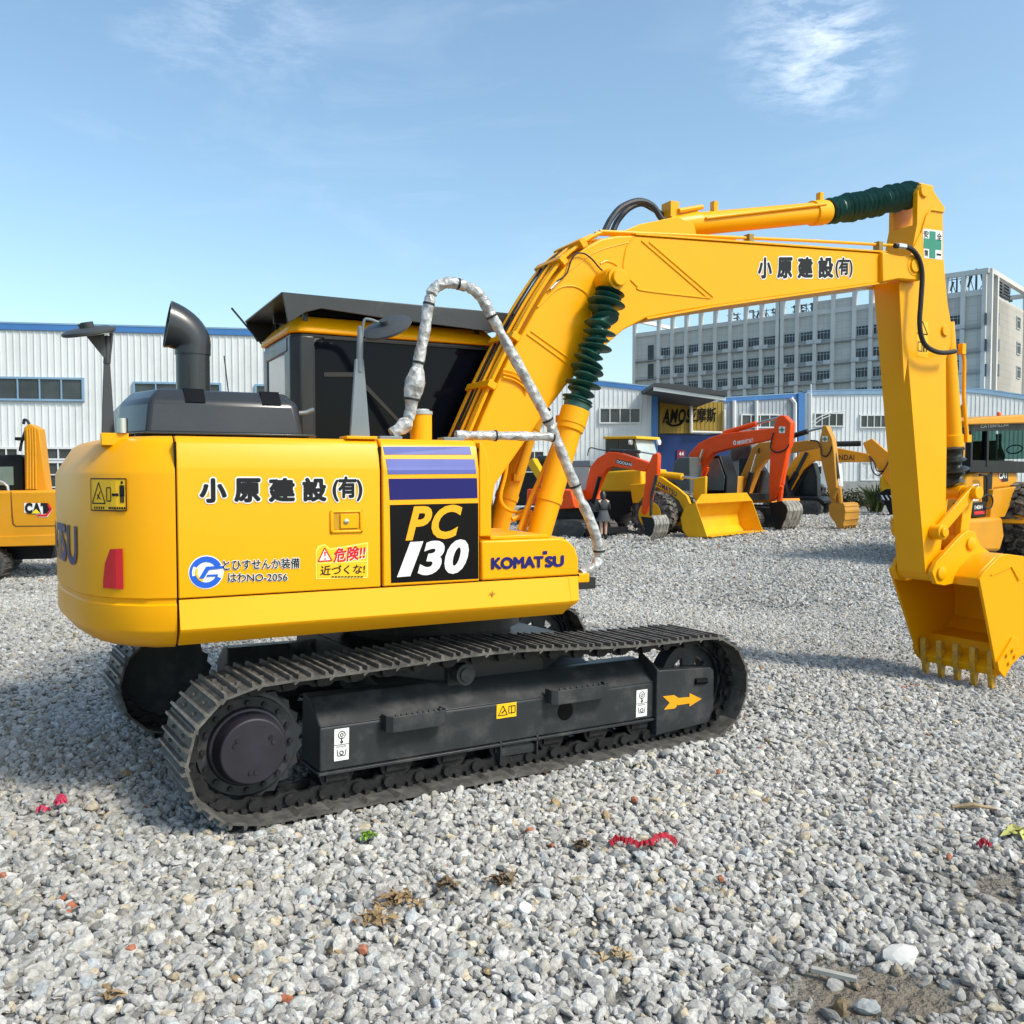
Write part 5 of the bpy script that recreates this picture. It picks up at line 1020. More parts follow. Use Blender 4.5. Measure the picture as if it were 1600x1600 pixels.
# ---- amber wheel loader at the right edge, seen from behind
fr, t = machine('wheel_loader', 'amber wheel loader with glazed cab seen from behind at the right edge', 'wheel loader', (1540, 740, 21.5), math.radians(-42))
cw_ = part(fr, t, 'counterweight', CATY, [(1503, 812), (1567, 808), (1570, 838), (1563, 862), (1540, 862), (1505, 842)], 0.0, 1.72, .08)
hd_ = part(fr, t, 'hood', CATY, [(1506, 812), (1511, 742), (1540, 727), (1588, 719), (1592, 760), (1553, 765), (1547, 810)], .35, 1.55, .07)
part(fr, hd_, 'louvre', DARK, [(1538, 745), (1551, 738), (1549, 790), (1538, 790)], .33, .36)
part(fr, hd_, 'rear_grille', DARK, [(1502, 750), (1508, 748), (1506, 806), (1501, 806)], .5, 1.45)
lgp = flat('logo_plate', [fr.poly([(1557, 732), (1575, 729), (1575, 752), (1566, 753)], .35)], .35, TEXTG, hd_, off=.006); words_fr(fr, 'maker_lettering', 'CAT', (1561, 738, 748, 1573.5, 736, 746.5), .345, WHITE, lgp, bold=.04)
flat('logo_stripe', [fr.poly([(1555, 732), (1558, 732), (1567, 753), (1564, 753)], .35)], .35, REDF, hd_, off=.004)
cd_ = flat('class_decal', [fr.poly([(1520, 757), (1529, 756), (1529, 782), (1520, 783)], .35)], .35, WHITE, hd_, off=.006); flat('class_panel', [fr.poly([(1521, 759), (1528, 758), (1528, 773), (1521, 774)], .35)], .35, TEXTG, cd_, off=.010); words_fr(fr, 'class_lettering', 'C', (1522.3, 761, 771, 1526.8, 760.5, 770.5), .338, WHITE, cd_, bold=.04)
lb = part(fr, t, 'lamp_box', DARK, [(1519, 786), (1541, 784), (1541, 808), (1519, 808)], .15, .6, .02); words_fr(fr, 'model_lettering', '140H', (1523, 790, 796, 1534, 789, 795), .148, WHITE, lb, bold=.02); flat('tail_lamp', [fr.poly([(1522, 799), (1538, 798), (1538, 803), (1522, 804)], .15)], .15, REDF, lb, off=.005)
hose_arc(fr, t, [(1531, 742), (1540, 743), (1542, 752), (1542, 784)], .2, .03); hose_arc(fr, t, [(1536, 784), (1536, 776), (1546, 773), (1551, 780), (1549, 792), (1540, 795)], .1, .02)
fe = MB(); fc = fr.px(1632, 850, -.35); ro_, ri_ = 1.22, 1.14
for a0_, a1_ in zip(np.linspace(60, 152, 12)[:-1], np.linspace(60, 152, 12)[1:]):
    c_ = lambda r, a: (fc[0] + r * math.cos(math.radians(a)), fc[1] + r * math.sin(math.radians(a))); fe.prism([c_(ro_, a0_), c_(ro_, a1_), c_(ri_, a1_), c_(ri_, a0_)], -.35, .45)
fe.build('fender', CATY, t)
part(fr, t, 'fender_panel', CATY, [(1553, 765), (1592, 760), (1592, 775), (1578, 790), (1570, 808), (1547, 810)], .2, .35, .02); tyre(fr, t, (fc[0], 1.0), .98, -.3, .75, CATY); tyre(fr, t, (fc[0], 1.0), .98, 1.95, .75, CATY)
part(fr, t, 'hitch', DARK, [(1562, 838), (1578, 836), (1580, 862), (1562, 864)], .3, 1.8, .02)
cb_ = MB(); c0 = fr.px(1517, 722, .25); c1 = fr.px(1640, 722, .25); zt_ = fr.px(1517, 664, .25)[1]; zb_ = c0[1] - .1
for s_ in (c0[0], c0[0] + 1.0, c1[0]):
    for y_ in (.3, 1.6): cb_.box((s_, y_, (zt_ + zb_) / 2), (.13, .13, zt_ - zb_))
cb_.box(((c0[0] + c1[0]) / 2, 0.95, zb_), (c1[0] - c0[0] + .1, 1.4, .3)); CBX = cb_.build('cab', DARK, t, bevel=.01)
part(fr, CBX, 'roof', CATY, [(1511, 657), (1524, 653), (1650, 645), (1660, 652), (1650, 660), (1512, 664)], .1, 1.8, .03)
part(fr, CBX, 'header', DARK, [(1512, 664.5), (1650, 660.5), (1650, 671), (1514, 674)], .24, .30); words_fr(fr, 'maker_lettering', 'CATERPILLAR', (1532, 664, 668.5, 1574, 661.5, 666), .235, mat('grey_film', (.6, .62, .6), .5), CBX, bold=.02)
CG = bpy.data.materials.new('clear_green_glass'); CG.use_nodes = True; b_ = CG.node_tree.nodes['Principled BSDF']; b_.inputs['Base Color'].default_value = (.10, .21, .18, 1); b_.inputs['Transmission Weight'].default_value = 1; b_.inputs['Roughness'].default_value = .03; b_.inputs['IOR'].default_value = 1.02
for q in ([(1520, 672), (1556, 670), (1556, 718), (1520, 720)], [(1560, 670), (1640, 664), (1640, 716), (1560, 718)]): part(fr, CBX, 'side_window', CG, q, .30, .312)
part(fr, CBX, 'seat', DARK, [(1545, 690), (1563, 688), (1572, 712), (1570, 722), (1544, 722)], .8, 1.4, .05)
st = MB(); sc_ = fr.px(1585, 702, .9)
for k in range(16):
    a, b2 = 2 * math.pi * k / 16, 2 * math.pi * (k + 1) / 16; st.tube([(sc_[0] + .1 * math.cos(a), .9 + .2 * math.sin(a), sc_[1] + .12 * math.cos(a)), (sc_[0] + .1 * math.cos(b2), .9 + .2 * math.sin(b2), sc_[1] + .12 * math.cos(b2))], .018, 6)
st.build('steering_wheel', BLK, CBX)
ic = fr.px(1536, 712, .9); MB().lathe((ic[0], .9, ic[1] - .35), (ic[0], .9, ic[1] + .12), [(0, .12), (.55, .12), (.56, .2), (.8, .2), (1, .08)], 20).build('air_intake', DARK, t)
bc_ = fr.px(1561, 648, .9); MB().lathe((bc_[0], .9, bc_[1] - .08), (bc_[0], .9, bc_[1] + .07), [(0, .06), (.8, .06), (1, .04)], 14).build('beacon', mat('beacon_orange', (.8, .13, .02), .25), CBX)
rg = MB(); rp0 = fr.px(1517, 731, .5); rg.add([(rp0[0] - .1, .6, rp0[1] - .12), (rp0[0] + .12, .5, rp0[1] - .12), (rp0[0] + .13, .5, rp0[1] + .05), (rp0[0] - .02, .55, rp0[1] + .12), (rp0[0] + .15, .9, rp0[1] - .1), (rp0[0], .95, rp0[1] + .02)], [(0, 1, 2, 3), (1, 4, 2), (2, 4, 5, 3), (0, 3, 5)])
ro2 = rg.build('cloth', mat('blue_cloth', (.02, .20, .42), .9, var=.3), None); ro2.location = fr.O; ro2.rotation_euler = (0, 0, fr.yaw()); tag(ro2, 'small bright blue cloth draped on the hood of the amber wheel loader', 'cloth')
# ---- amber excavator at the left edge
fr, t = machine('excavator', 'amber excavator with upright boom at the left edge, beyond the large yellow excavator', 'excavator', (45, 905), math.radians(-8))
hs = part(fr, t, 'house', CATY, [(-60, 768), (16, 767), (84, 766), (105, 768), (120, 790), (120, 852), (-60, 856)], .0, 2.1, .05)
part(fr, hs, 'door_seam', mat('seam_brown', (.12, .05, .01), .6), [(16.5, 768), (17.5, 768), (20, 806), (21.5, 818), (25, 821.5), (110, 820.5), (110, 822), (24, 823), (19.5, 819), (18, 806)], -.006, .01)
part(fr, hs, 'skirt', CATY, [(-60, 840), (110, 835), (110, 851), (-60, 856)], -.03, .05, .01)
lo = flat('logo_plate', [fr.poly([(38, 786), (72, 786), (82.5, 796), (74, 808), (60, 808), (56, 803), (38, 801)], .0)], .0, WHITE, hs, off=.006)
flat('logo_plate', [fr.poly([(69, 786), (73, 786), (80, 796), (73, 802.5), (69, 802.5)], 0)], 0, TEXTG, lo, off=.010); flat('logo_chevron', [fr.poly([(72, 786.5), (76, 786.5), (82, 796), (73.5, 807), (60, 807), (57, 803.5), (72, 803.5), (78, 796)], 0)], 0, REDF, lo, off=.012)
words_fr(fr, 'maker_lettering', 'CAT', (40, 787, 801, 70, 787, 801.5), -.01, TEXTG, lo, bold=.07); flat('logo_triangle', [fr.poly([(50, 802), (57, 795), (64, 802)], 0)], 0, mat('logo_yellow', (.9, .65, .02), .4), lo, off=.02)
bm2 = part(fr, t, 'boom', CATY, [(39, 768), (37, 668), (46, 662), (61, 670), (73, 767)], .9, 1.25, .02)
for k in range(4): rod(fr, bm2, 'oil_pipe', CATY, [(43 + 4.5 * k, 764), (43 + 4 * k, 690), (42 + 4 * k, 669)], .86, .025, 6)
hose_arc(fr, t, [(40, 672), (34, 690), (31, 705)], .95, .03); hose_arc(fr, t, [(37, 663), (38, 656), (43, 658), (46, 664)], .95, .03); part(fr, t, 'work_lamp', DARK, [(23, 683), (34, 683), (34, 688), (23, 688)], .8, 1.0)
cb_ = part(fr, t, 'cab', DARK, [(-50, 712), (30, 710), (37, 716), (39, 768), (-50, 768)], 1.1, 2.0, .05); part(fr, cb_, 'side_window', CABG, [(-40, 730), (20, 729), (21, 758), (-40, 758)], 1.07, 1.1); rod(fr, t, 'handrail', CHROME, [(-5, 750), (6, 754), (12, 760), (13, 768)], .4, .03)
part(fr, t, 'swing_frame', DARK, [(-40, 855), (85, 852), (80, 873), (-40, 876)], .5, 1.6); crawler(fr, t, fr.px(-160, 895, -.1)[0], fr.px(8, 895, -.1)[0], .62, -.1, .45); crawler(fr, t, fr.px(-160, 885, 1.6)[0], fr.px(20, 885, 1.6)[0], .62, 1.75, .45)
# ---- far arm beside the loader cab
fr, t = machine('excavator', 'weathered golden excavator arm standing up beside the amber loader cab', 'excavator', (1500, 740, 34), PHI)
part(fr, t, 'arm', GOLD, [(1497, 640), (1502, 631), (1507, 635), (1508, 655), (1506, 700), (1500, 740), (1494, 740), (1496, 700), (1494, 655)], 0, .3, .03); rod(fr, t, 'arm_cylinder', BLK, [(1505, 668), (1499, 735)], -.1, .09); part(fr, t, 'house', GOLD, [(1440, 750), (1500, 750), (1505, 800), (1440, 800)], .2, 2.2, .06); crawler(fr, t, -2.4, .8, .8, .1, .6)
# ---- dark vehicles between the machines
fr, t = machine('truck', 'dark grey cab-over truck parked behind the golden excavator boom', 'truck', (1150, 740, 44), math.radians(20))
tb_ = part(fr, t, 'cab', bg_mat('truck_grey_paint', (.10, .115, .12)), [(1138, 702), (1146, 690), (1172, 688), (1178, 700), (1178, 772), (1138, 772)], 0, 2.3, .08); part(fr, tb_, 'windscreen', CABD, [(1144, 698), (1172, 696), (1175, 718), (1142, 720)], -.03, .02, .01); part(fr, tb_, 'headlight', mat('lamp_white', (.8, .8, .78), .3), [(1142, 745), (1150, 745), (1150, 752), (1142, 752)], -.03, .02)
rod(fr, t, 'wiper', BLK, [(1147, 719), (1160, 706)], -.06, .02); tyre(fr, t, fr.px(1150, 772, -.02), .5, -.02, .4, DARK); tyre(fr, t, (fr.px(1150, 772, -.02)[0], fr.px(1150, 772, -.02)[1]), .5, 1.9, .4, DARK)
fr, t = machine('van', 'white van parked by the far warehouse behind the orange excavator', 'van', (1288, 740, 58), math.radians(25))
vb = part(fr, t, 'body', mat('van_white', (.72, .73, .72), .3, coat=.3), [(1270, 740), (1276, 727), (1312, 724), (1314, 762), (1270, 764)], 0, 1.9, .08); part(fr, vb, 'side_window', CABD, [(1276, 730), (1283, 729), (1283, 740), (1276, 741)], -.03, .02); part(fr, vb, 'side_window', CABD, [(1290, 729), (1308, 728), (1308, 738), (1290, 739)], -.03, .02); tyre(fr, t, fr.px(1280, 764, -.02), .36, -.02, .3, DARK); tyre(fr, t, fr.px(1304, 763, -.02), .36, -.02, .3, DARK)
fr, t = machine('tipper_trailer', 'black skip trailer with slanting white stripes left of the foreground arm', 'trailer', (1390, 807), math.radians(35))
tb_ = part(fr, t, 'body', DARK, [(1374, 770), (1384, 764), (1425, 764), (1425, 800), (1396, 806), (1388, 800), (1380, 782)], 0, 1.8, .04)
flat('stripe', [fr.poly([(1376 + 7 * k, 774), (1378.5 + 7 * k, 773.5), (1383 + 7 * k, 781), (1380.5 + 7 * k, 781.5)], 0) for k in range(4)], 0, WHITE, tb_, off=.005)
lb = part(fr, tb_, 'lamp_box', INK, [(1398, 788), (1420, 788), (1420, 803), (1398, 803)], -.05, .02, .01); flat('tail_lamp', [fr.poly([(1401, 797), (1410, 797), (1410, 802), (1401, 802)], -.05)], -.05, REDF, lb, off=.004); flat('number_plate', [fr.poly([(1401, 791), (1410, 791), (1410, 795), (1401, 795)], -.05)], -.05, WHITE, lb, off=.004)
tyre(fr, t, fr.px(1400, 803, .1), .3, .05, .3, DARK)
fr, t = machine('roller', 'small yellow machine half hidden by weeds in front of the white warehouse', 'machine', (1385, 740, 50), math.radians(30))
part(fr, t, 'body', LYEL, [(1374, 748), (1380, 740), (1402, 742), (1404, 772), (1376, 772)], 0, 1.5, .08); part(fr, t, 'cab', CABD, [(1386, 744), (1400, 745), (1400, 756), (1386, 756)], -.03, 1.4); tyre(fr, t, fr.px(1386, 776, .1), .45, .05, .4, DARK)
fr, t = machine('breaker', 'rusty red machine part standing on the rubble by the weeds', 'machine part', (1358, 795), math.radians(20))
part(fr, t, 'bracket', mat('rust_red', (.25, .04, .015), .7, var=.3), [(1349, 770), (1353, 766), (1362, 775), (1361, 793), (1356, 794), (1355, 780)], 0, .35, .02); rod(fr, t, 'pin', DARK, [(1352, 770), (1360, 770)], -.05, .06)

# ================================================================= BUILDINGS
def ribbed(name, base, rib_d=.035):
    m = mat(name, base, .45, var=.05, scale=.25, grime=((base[0] * .62, base[1] * .60, base[2] * .55), .35, .5, .8, .5)); return m
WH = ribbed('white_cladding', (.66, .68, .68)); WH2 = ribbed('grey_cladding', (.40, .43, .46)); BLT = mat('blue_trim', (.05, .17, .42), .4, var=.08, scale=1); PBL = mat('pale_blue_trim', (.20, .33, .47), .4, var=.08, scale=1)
WG = mat('window_glass', (.045, .055, .06), .06, var=.5, scale=.5); WF = mat('window_frame', (.62, .63, .62), .4, var=.03)
def top_at(pl, s_):
    for (a, za), (b, zb) in zip(pl[:-1], pl[1:]):
        if a <= s_ <= b: return za + (zb - za) * (s_ - a) / (b - a)
    return min(p[1] for p in pl)
def hall(name, label, fr, top_px, depth, wm, trim, trim_h=.32, rib=.32):
    t = thing(name, label, 'building', fr.O, fr.yaw()); tp = fr.poly(top_px, 0); w_ = MB()
    w_.prism([(tp[0][0], -1)] + tp + [(tp[-1][0], -1)], 0, depth)
    s_ = tp[0][0] + .05
    while s_ < tp[-1][0] - .1:
        z = top_at(tp, s_ + .03) - .02; w_.prism([(s_, -1), (s_ + .07, -1), (s_ + .055, z), (s_ + .015, z)], -.04, .0); s_ += rib
    wo = w_.build('wall', wm, t, smooth=False); tr = MB(); strip(tr, [(a, z - trim_h / 2 + .1) for a, z in tp], -.10, .05, trim_h); tr.build('eaves_trim', trim, t, smooth=False)
    rf_ = MB(); strip(rf_, [(a, z + .12) for a, z in tp], -.12, depth + .1, .08); rf_.build('roof', PBL, t, smooth=False); return t
def window(fr, par, q, n, t_=0.0, fm=None, rows=1, glass=None, surround=.10):
    (a0, z1), (a1, z0) = fr.px(q[0], q[1], t_), fr.px(q[2], q[3], t_); f = MB(); w_ = .08
    for s_, ww in [(a0, surround), (a1, surround)]: f.box((s_, t_ - .08, (z0 + z1) / 2), (ww, .14, z1 - z0 + surround))
    for z in (z0, z1): f.box(((a0 + a1) / 2, t_ - .08, z), (a1 - a0 - surround, .14, surround))
    for k in range(1, n): f.box((a0 + (a1 - a0) * k / n, t_ - .10, (z0 + z1) / 2), (.06, .08, z1 - z0 - surround))
    for k in range(1, rows): f.box(((a0 + a1) / 2, t_ - .10, z0 + (z1 - z0) * k / rows), (a1 - a0 - surround, .06, .06))
    o = f.build('window', fm or WF, par, smooth=False); MB().prism(rect(a0 + .03, a1 - .03, z0 + .03, z1 - .03), t_ - .07, t_ + .02).build('pane', glass or WG, o, smooth=False); return o
GZ = -.42
fa = Frame(at_depth(200, 46, GZ), math.radians(-9))
A_ = hall('warehouse', 'long white ribbed warehouse with blue eaves behind the left of the yellow excavator', fa, [(-420, 497), (0, 508), (395, 518), (640, 524)], 26, WH, BLT)
window(fa, A_, (-6, 590, 131, 626), 4, fm=PBL); window(fa, A_, (210, 598, 345, 630), 4, fm=PBL); window(fa, A_, (-190, 583, -60, 622), 4, fm=PBL); window(fa, A_, (400, 602, 520, 632), 4, fm=PBL)
window(fa, A_, (-8, 700, 30, 720), 2, rows=1); window(fa, A_, (70, 700, 136, 718), 3); window(fa, A_, (70, 722, 136, 800), 3, rows=4); window(fa, A_, (-60, 722, 30, 800), 4, rows=4); window(fa, A_, (210, 722, 330, 800), 4, rows=4)
fb = Frame(at_depth(980, 62, GZ), math.radians(0))
B_ = hall('warehouse', 'white gabled warehouse with sloping blue roof edge behind the boom cylinders', fb, [(420, 590), (640, 566), (800, 583), (1028, 608)], 20, WH, BLT, .30)
window(fb, B_, (937, 638, 1000, 661), 4); window(fb, B_, (815, 640, 850, 662), 3); window(fb, B_, (820, 705, 850, 738), 2, rows=2)
MB().prism(fb.poly([(1019, 610), (1028, 610), (1026, 790), (1017, 790)], -.15), -.15, -.02).build('corner_post', BLT, B_)
# porch with sign between the halls
fp_ = Frame(at_depth(1080, 62.4, GZ), math.radians(0))
pc = thing('porch', 'shaded entrance porch with yellow sign board and blue lower wall between two warehouses', 'building', fp_.O, fp_.yaw())
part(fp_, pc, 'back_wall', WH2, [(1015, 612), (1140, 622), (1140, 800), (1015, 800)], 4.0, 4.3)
part(fp_, pc, 'canopy', mat('canopy_steel', (.05, .052, .055), .6, var=.2), [(1022, 598), (1060, 600), (1136, 613), (1136, 619), (1090, 614), (1022, 603)], -6, 6)
part(fp_, pc, 'canopy_beam', WF, [(1022, 604), (1134, 621), (1134, 626), (1022, 610)], -5.9, -5.6)
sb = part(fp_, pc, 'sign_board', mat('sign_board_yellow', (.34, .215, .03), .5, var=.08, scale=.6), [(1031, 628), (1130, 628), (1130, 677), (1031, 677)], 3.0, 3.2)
rb_ = MB(); s_ = fp_.px(1031, 650, 3)[0]; e_ = fp_.px(1130, 650, 3)[0]; z0_, z1_ = fp_.px(1031, 677, 3)[1], fp_.px(1031, 628, 3)[1]
while s_ < e_: rb_.prism([(s_, z0_), (s_ + .05, z0_), (s_ + .05, z1_), (s_, z1_)], 2.97, 3.0); s_ += .3
rb_.build('sign_rib', mat('sign_board_yellow', (.55, .34, .03)), sb)
words_fr(fp_, 'sign_lettering', 'AMOS', (1036, 640, 660, 1077, 640, 660), 2.95, INK, sb, bold=.035, shear=.25); words_fr(fp_, 'sign_lettering', '亚摩斯', (1074, 638, 660, 1119, 636, 660), 2.95, INK, sb, stroke=.02, halo=None)
sw = [fp_.px(*q, 2.94) for q in ((1041, 658), (1046, 663), (1053, 665), (1062, 663), (1068, 657))]; MB().tube(curve([(a, 2.95, z) for a, z in sw], 6), .08, 8).build('sign_swash', INK, sb)
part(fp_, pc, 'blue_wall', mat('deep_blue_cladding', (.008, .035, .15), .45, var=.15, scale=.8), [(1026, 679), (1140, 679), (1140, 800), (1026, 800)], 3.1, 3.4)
pl_ = part(fp_, pc, 'plaque', mat('maroon_plate', (.20, .015, .05), .5), [(1058, 703), (1071, 703), (1071, 718), (1058, 718)], 3.0, 3.1); words_fr(fp_, 'plaque_lettering', '44', (1061, 706, 712, 1068, 706, 712), 2.99, WHITE, pl_, bold=.02)
rod(fp_, pc, 'drain_pipe', WF, [(1080, 630), (1080, 676)], 2.8, .12); rod(fp_, pc, 'drain_pipe', WF, [(1080, 675), (1132, 676), (1132, 640)], 2.8, .10)
fd = Frame(at_depth(1190, 66, GZ), math.radians(-4))
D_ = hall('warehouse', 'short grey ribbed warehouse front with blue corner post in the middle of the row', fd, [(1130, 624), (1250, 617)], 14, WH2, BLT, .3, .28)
window(fd, D_, (1158, 648, 1216, 668), 4); rod(fd, D_, 'drain_pipe', WF, [(1147, 626), (1147, 770)], -.2, .16); rod(fd, D_, 'drain_pipe', WF, [(1182, 626), (1182, 770)], -.2, .14); rod(fd, D_, 'drain_pipe', WF, [(1236, 622), (1242, 630), (1242, 770)], -.2, .16)
part(fd, D_, 'corner_post', BLT, [(1248, 614), (1258, 614), (1257, 790), (1247, 790)], -.3, .3)
fe_ = Frame(at_depth(1400, 72, GZ), math.radians(2))
E_ = hall('warehouse', 'wide white ribbed warehouse with pale blue eaves at the right, behind the foreground arm', fe_, [(1261, 613), (1390, 611), (1480, 606), (1540, 611), (1700, 634)], 16, WH, PBL, .34, .34)
window(fe_, E_, (1273, 646, 1317, 666), 4); window(fe_, E_, (1344, 649, 1386, 668), 4); window(fe_, E_, (1345, 722, 1376, 750), 3, glass=mat('white_glass', (.6, .62, .62), .3, var=.2)); rod(fe_, E_, 'drain_pipe', WF, [(1266, 615), (1266, 770)], -.2, .14); rod(fe_, E_, 'drain_pipe', WF, [(1318, 700), (1318, 752)], -.2, .08)
part(fe_, E_, 'brick_base', mat('block_grey', (.28, .28, .28), .8, var=.2, scale=2), [(1258, 752), (1480, 752), (1480, 790), (1258, 790)], -.12, .2)
# street lamp
fr, t = machine('street_lamp', 'thin double-arm street lamp in front of the white warehouse at right', 'street lamp', (1268, 740, 60), 0)
rod(fr, t, 'pole', WF, [(1267, 780), (1267, 600)], 0, .05); hose_arc(fr, t, [(1267, 662), (1280, 652), (1300, 645), (1326, 641)], 0, .035).data.materials[0] = WF; hose_arc(fr, t, [(1267, 668), (1282, 656), (1298, 649)], 0, .03).data.materials[0] = WF

# ---- office block
p1, p2 = at_depth(990, 111.7, GZ), at_depth(1536, 85.0, GZ); Adir = (p2 - p1); Adir.z = 0; LEN = Adir.length; Adir.normalize()
fo = Frame(p1, A=Adir)
OFM = mat('concrete_tile', (.56, .53, .475), .75, var=.08, scale=.15, grime=((.36, .35, .33), .3, .5, .8, .5))
nt_ = OFM.node_tree; br_ = nt_.nodes.new('ShaderNodeTexBrick'); br_.inputs['Scale'].default_value = 1.0; br_.inputs['Color1'].default_value = (1, 1, 1, 1); br_.inputs['Color2'].default_value = (.94, .94, .94, 1); br_.inputs['Mortar'].default_value = (.72, .72, .73, 1); br_.inputs['Mortar Size'].default_value = .02; br_.inputs['Brick Width'].default_value = 1.0; br_.inputs['Row Height'].default_value = .7; br_.offset = 0
bs_ = nt_.nodes['Principled BSDF']; src = bs_.inputs['Base Color'].links[0].from_socket; mm_ = nt_.nodes.new('ShaderNodeMix'); mm_.data_type = 'RGBA'; mm_.blend_type = 'MULTIPLY'; mm_.inputs[0].default_value = 1
tc_ = nt_.nodes.new('ShaderNodeTexCoord'); sp3 = nt_.nodes.new('ShaderNodeSeparateXYZ'); cb3 = nt_.nodes.new('ShaderNodeCombineXYZ'); ad3 = nt_.nodes.new('ShaderNodeMath'); ad3.operation = 'ADD'
nt_.links.new(tc_.outputs['Object'], sp3.inputs[0]); nt_.links.new(sp3.outputs[0], ad3.inputs[0]); nt_.links.new(sp3.outputs[1], ad3.inputs[1]); nt_.links.new(ad3.outputs[0], cb3.inputs[0]); nt_.links.new(sp3.outputs[2], cb3.inputs[1])
nt_.links.new(cb3.outputs[0], br_.inputs[0]); nt_.links.new(src, mm_.inputs[6]); nt_.links.new(br_.outputs[0], mm_.inputs[7]); nt_.links.new(mm_.outputs[2], bs_.inputs['Base Color'])
PIER = mat('concrete_pier', (.58, .56, .52), .75, var=.08, scale=.3); LEDGE = mat('ledge_concrete', (.26, .26, .26), .8, var=.15, scale=.6)
OF = thing('office_building', 'grey concrete office block with roof frame and big sign characters behind the warehouses', 'building', p1, fo.yaw())
zt_ = fo.px(990, 503)[1]; zw = fo.px(990, 526)[1]; DEP = 16
w_ = MB(); w_.prism([(0, -1), (LEN, -1), (LEN, zw), (0, zw)], 0, DEP); w_.prism(rect(fo.px(1277, 500)[0], fo.px(1333, 500)[0], zw, zt_ - .5), 0, .5); w_.prism(rect(fo.px(1470, 500)[0], LEN, zw, zw + .4), 0, .4); w_.build('wall', OFM, OF, smooth=False)
s0_, s7_ = fo.px(1041, 560)[0], fo.px(1203, 560)[0]; bay = (s7_ - s0_) / 7
piers = [0.15] + [s0_ - bay / 2 + bay * i for i in range(9)]
piers += [piers[-1] + .55 + 0 * bay, fo.px(1247, 500)[0], fo.px(1275, 500)[0], fo.px(1303, 500)[0], fo.px(1336, 500)[0], fo.px(1362, 500)[0], fo.px(1391, 500)[0], fo.px(1420, 500)[0], fo.px(1450, 500)[0], fo.px(1478, 500)[0], fo.px(1505, 500)[0], LEN - .2]
pm = MB()
for s_ in piers: pm.box((s_, -.12, (zt_ - 1) / 2), (.38, .5, zt_ + 1))
pm.box((LEN / 2, -.12, zt_ + .22), (LEN + .3, .5, .44)); pm.box((LEN / 2, .1, zw + .1), (LEN, .5, .5)); pm.box((.0, DEP / 2 - .2, zt_ + .22), (.4, DEP, .44)); pm.box((0, DEP - .3, (zt_) / 2), (.4, .4, zt_)); pm.box((LEN / 2, DEP - .3, zt_ + .22), (LEN, .4, .44))
for s_ in piers[::3]: pm.box((s_, DEP - .3, zt_ - 1.5), (.38, .4, 3.2))
pm.build('pier', PIER, OF, smooth=False)
rows_ = [(fo.px(1064, a)[1], fo.px(1064, b)[1]) for a, b in ((540.5, 554), (570, 584), (597, 610))]; rows_ += [(rows_[2][0] * 2 - rows_[1][0], rows_[2][1] * 2 - rows_[1][1])]
OGL = mat('office_glass', (.20, .29, .31), .06, var=.6, scale=.35); OGD = mat('office_dark_glass', (.015, .018, .028), .06, var=.5, scale=.3)
cols = [s0_ + bay * i for i in range(8)] + [fo.px(x, 500)[0] for x in (1234, 1261, 1288, 1347, 1376, 1405, 1436, 1465, 1490)]
def off_window(w0, h0):
    f = MB(); 
    for x in (-w0 / 2, w0 / 2): f.box((x, -.03, 0), (.09, .12, h0 + .09))
    for x in (-w0 / 4, 0, w0 / 4): f.box((x, -.03, 0), (.04, .08, h0 - .09))
    for z in (-h0 / 2, h0 / 2): f.box((0, -.03, z), (w0 - .09, .12, .09))
    f.box((0, -.025, h0 * .22), (w0 - .09, .07, .05)); g = MB().prism(rect(-w0 / 2, w0 / 2, -h0 / 2, h0 / 2), -.02, .005)
    return f, g
F0, G0 = off_window(bay * .74, rows_[0][0] - rows_[0][1]); wproto = None
LG = MB(); AC_ = MB()
for ri, (zt2, zb2) in enumerate(rows_):
    LG.box((LEN / 2, -.16, zb2 - .38), (LEN - .6, .42, .12)); LG.box((LEN / 2, -.35, zb2 - .1), (LEN - .6, .03, .03))
    for ci, s_ in enumerate(cols):
        if wproto is None: wo = F0.build('window', mat('office_frame', (.40, .43, .43), .5, var=.05), OF, smooth=False); pa_ = G0.build('pane', OGL, wo, smooth=False); wproto = wo
        else:
            wo = wproto.copy(); COL.objects.link(wo); wo.parent = OF; pa_ = wproto.children[0].copy(); COL.objects.link(pa_); pa_.parent = wo
        if (ri == 2 and ci >= 11) or random.random() < .10: pa_.data = pa_.data.copy(); pa_.data.materials[0] = OGD
        wo.location = (s_, 0, (zt2 + zb2) / 2)
        if random.random() < .65: MB().box((s_ + random.choice((-.55, .5)), -.25, zb2 - .14), (.8, .3, .42)).build('air_conditioner', mat('ac_white', (.5, .5, .49), .5, var=.15), OF, smooth=False)
for k in range(2):
    zc_, sx_ = rows_[k], fo.px(1017, 550)[0]; MB().box((sx_, -.02, sum(zc_) / 2), (.8, .08, 2.0)).build('window', OGD, OF, smooth=False)
LG.build('ledge', LEDGE, OF, smooth=False)
SGM = mat('sign_steel', (.07, .075, .085), .6, var=.2)
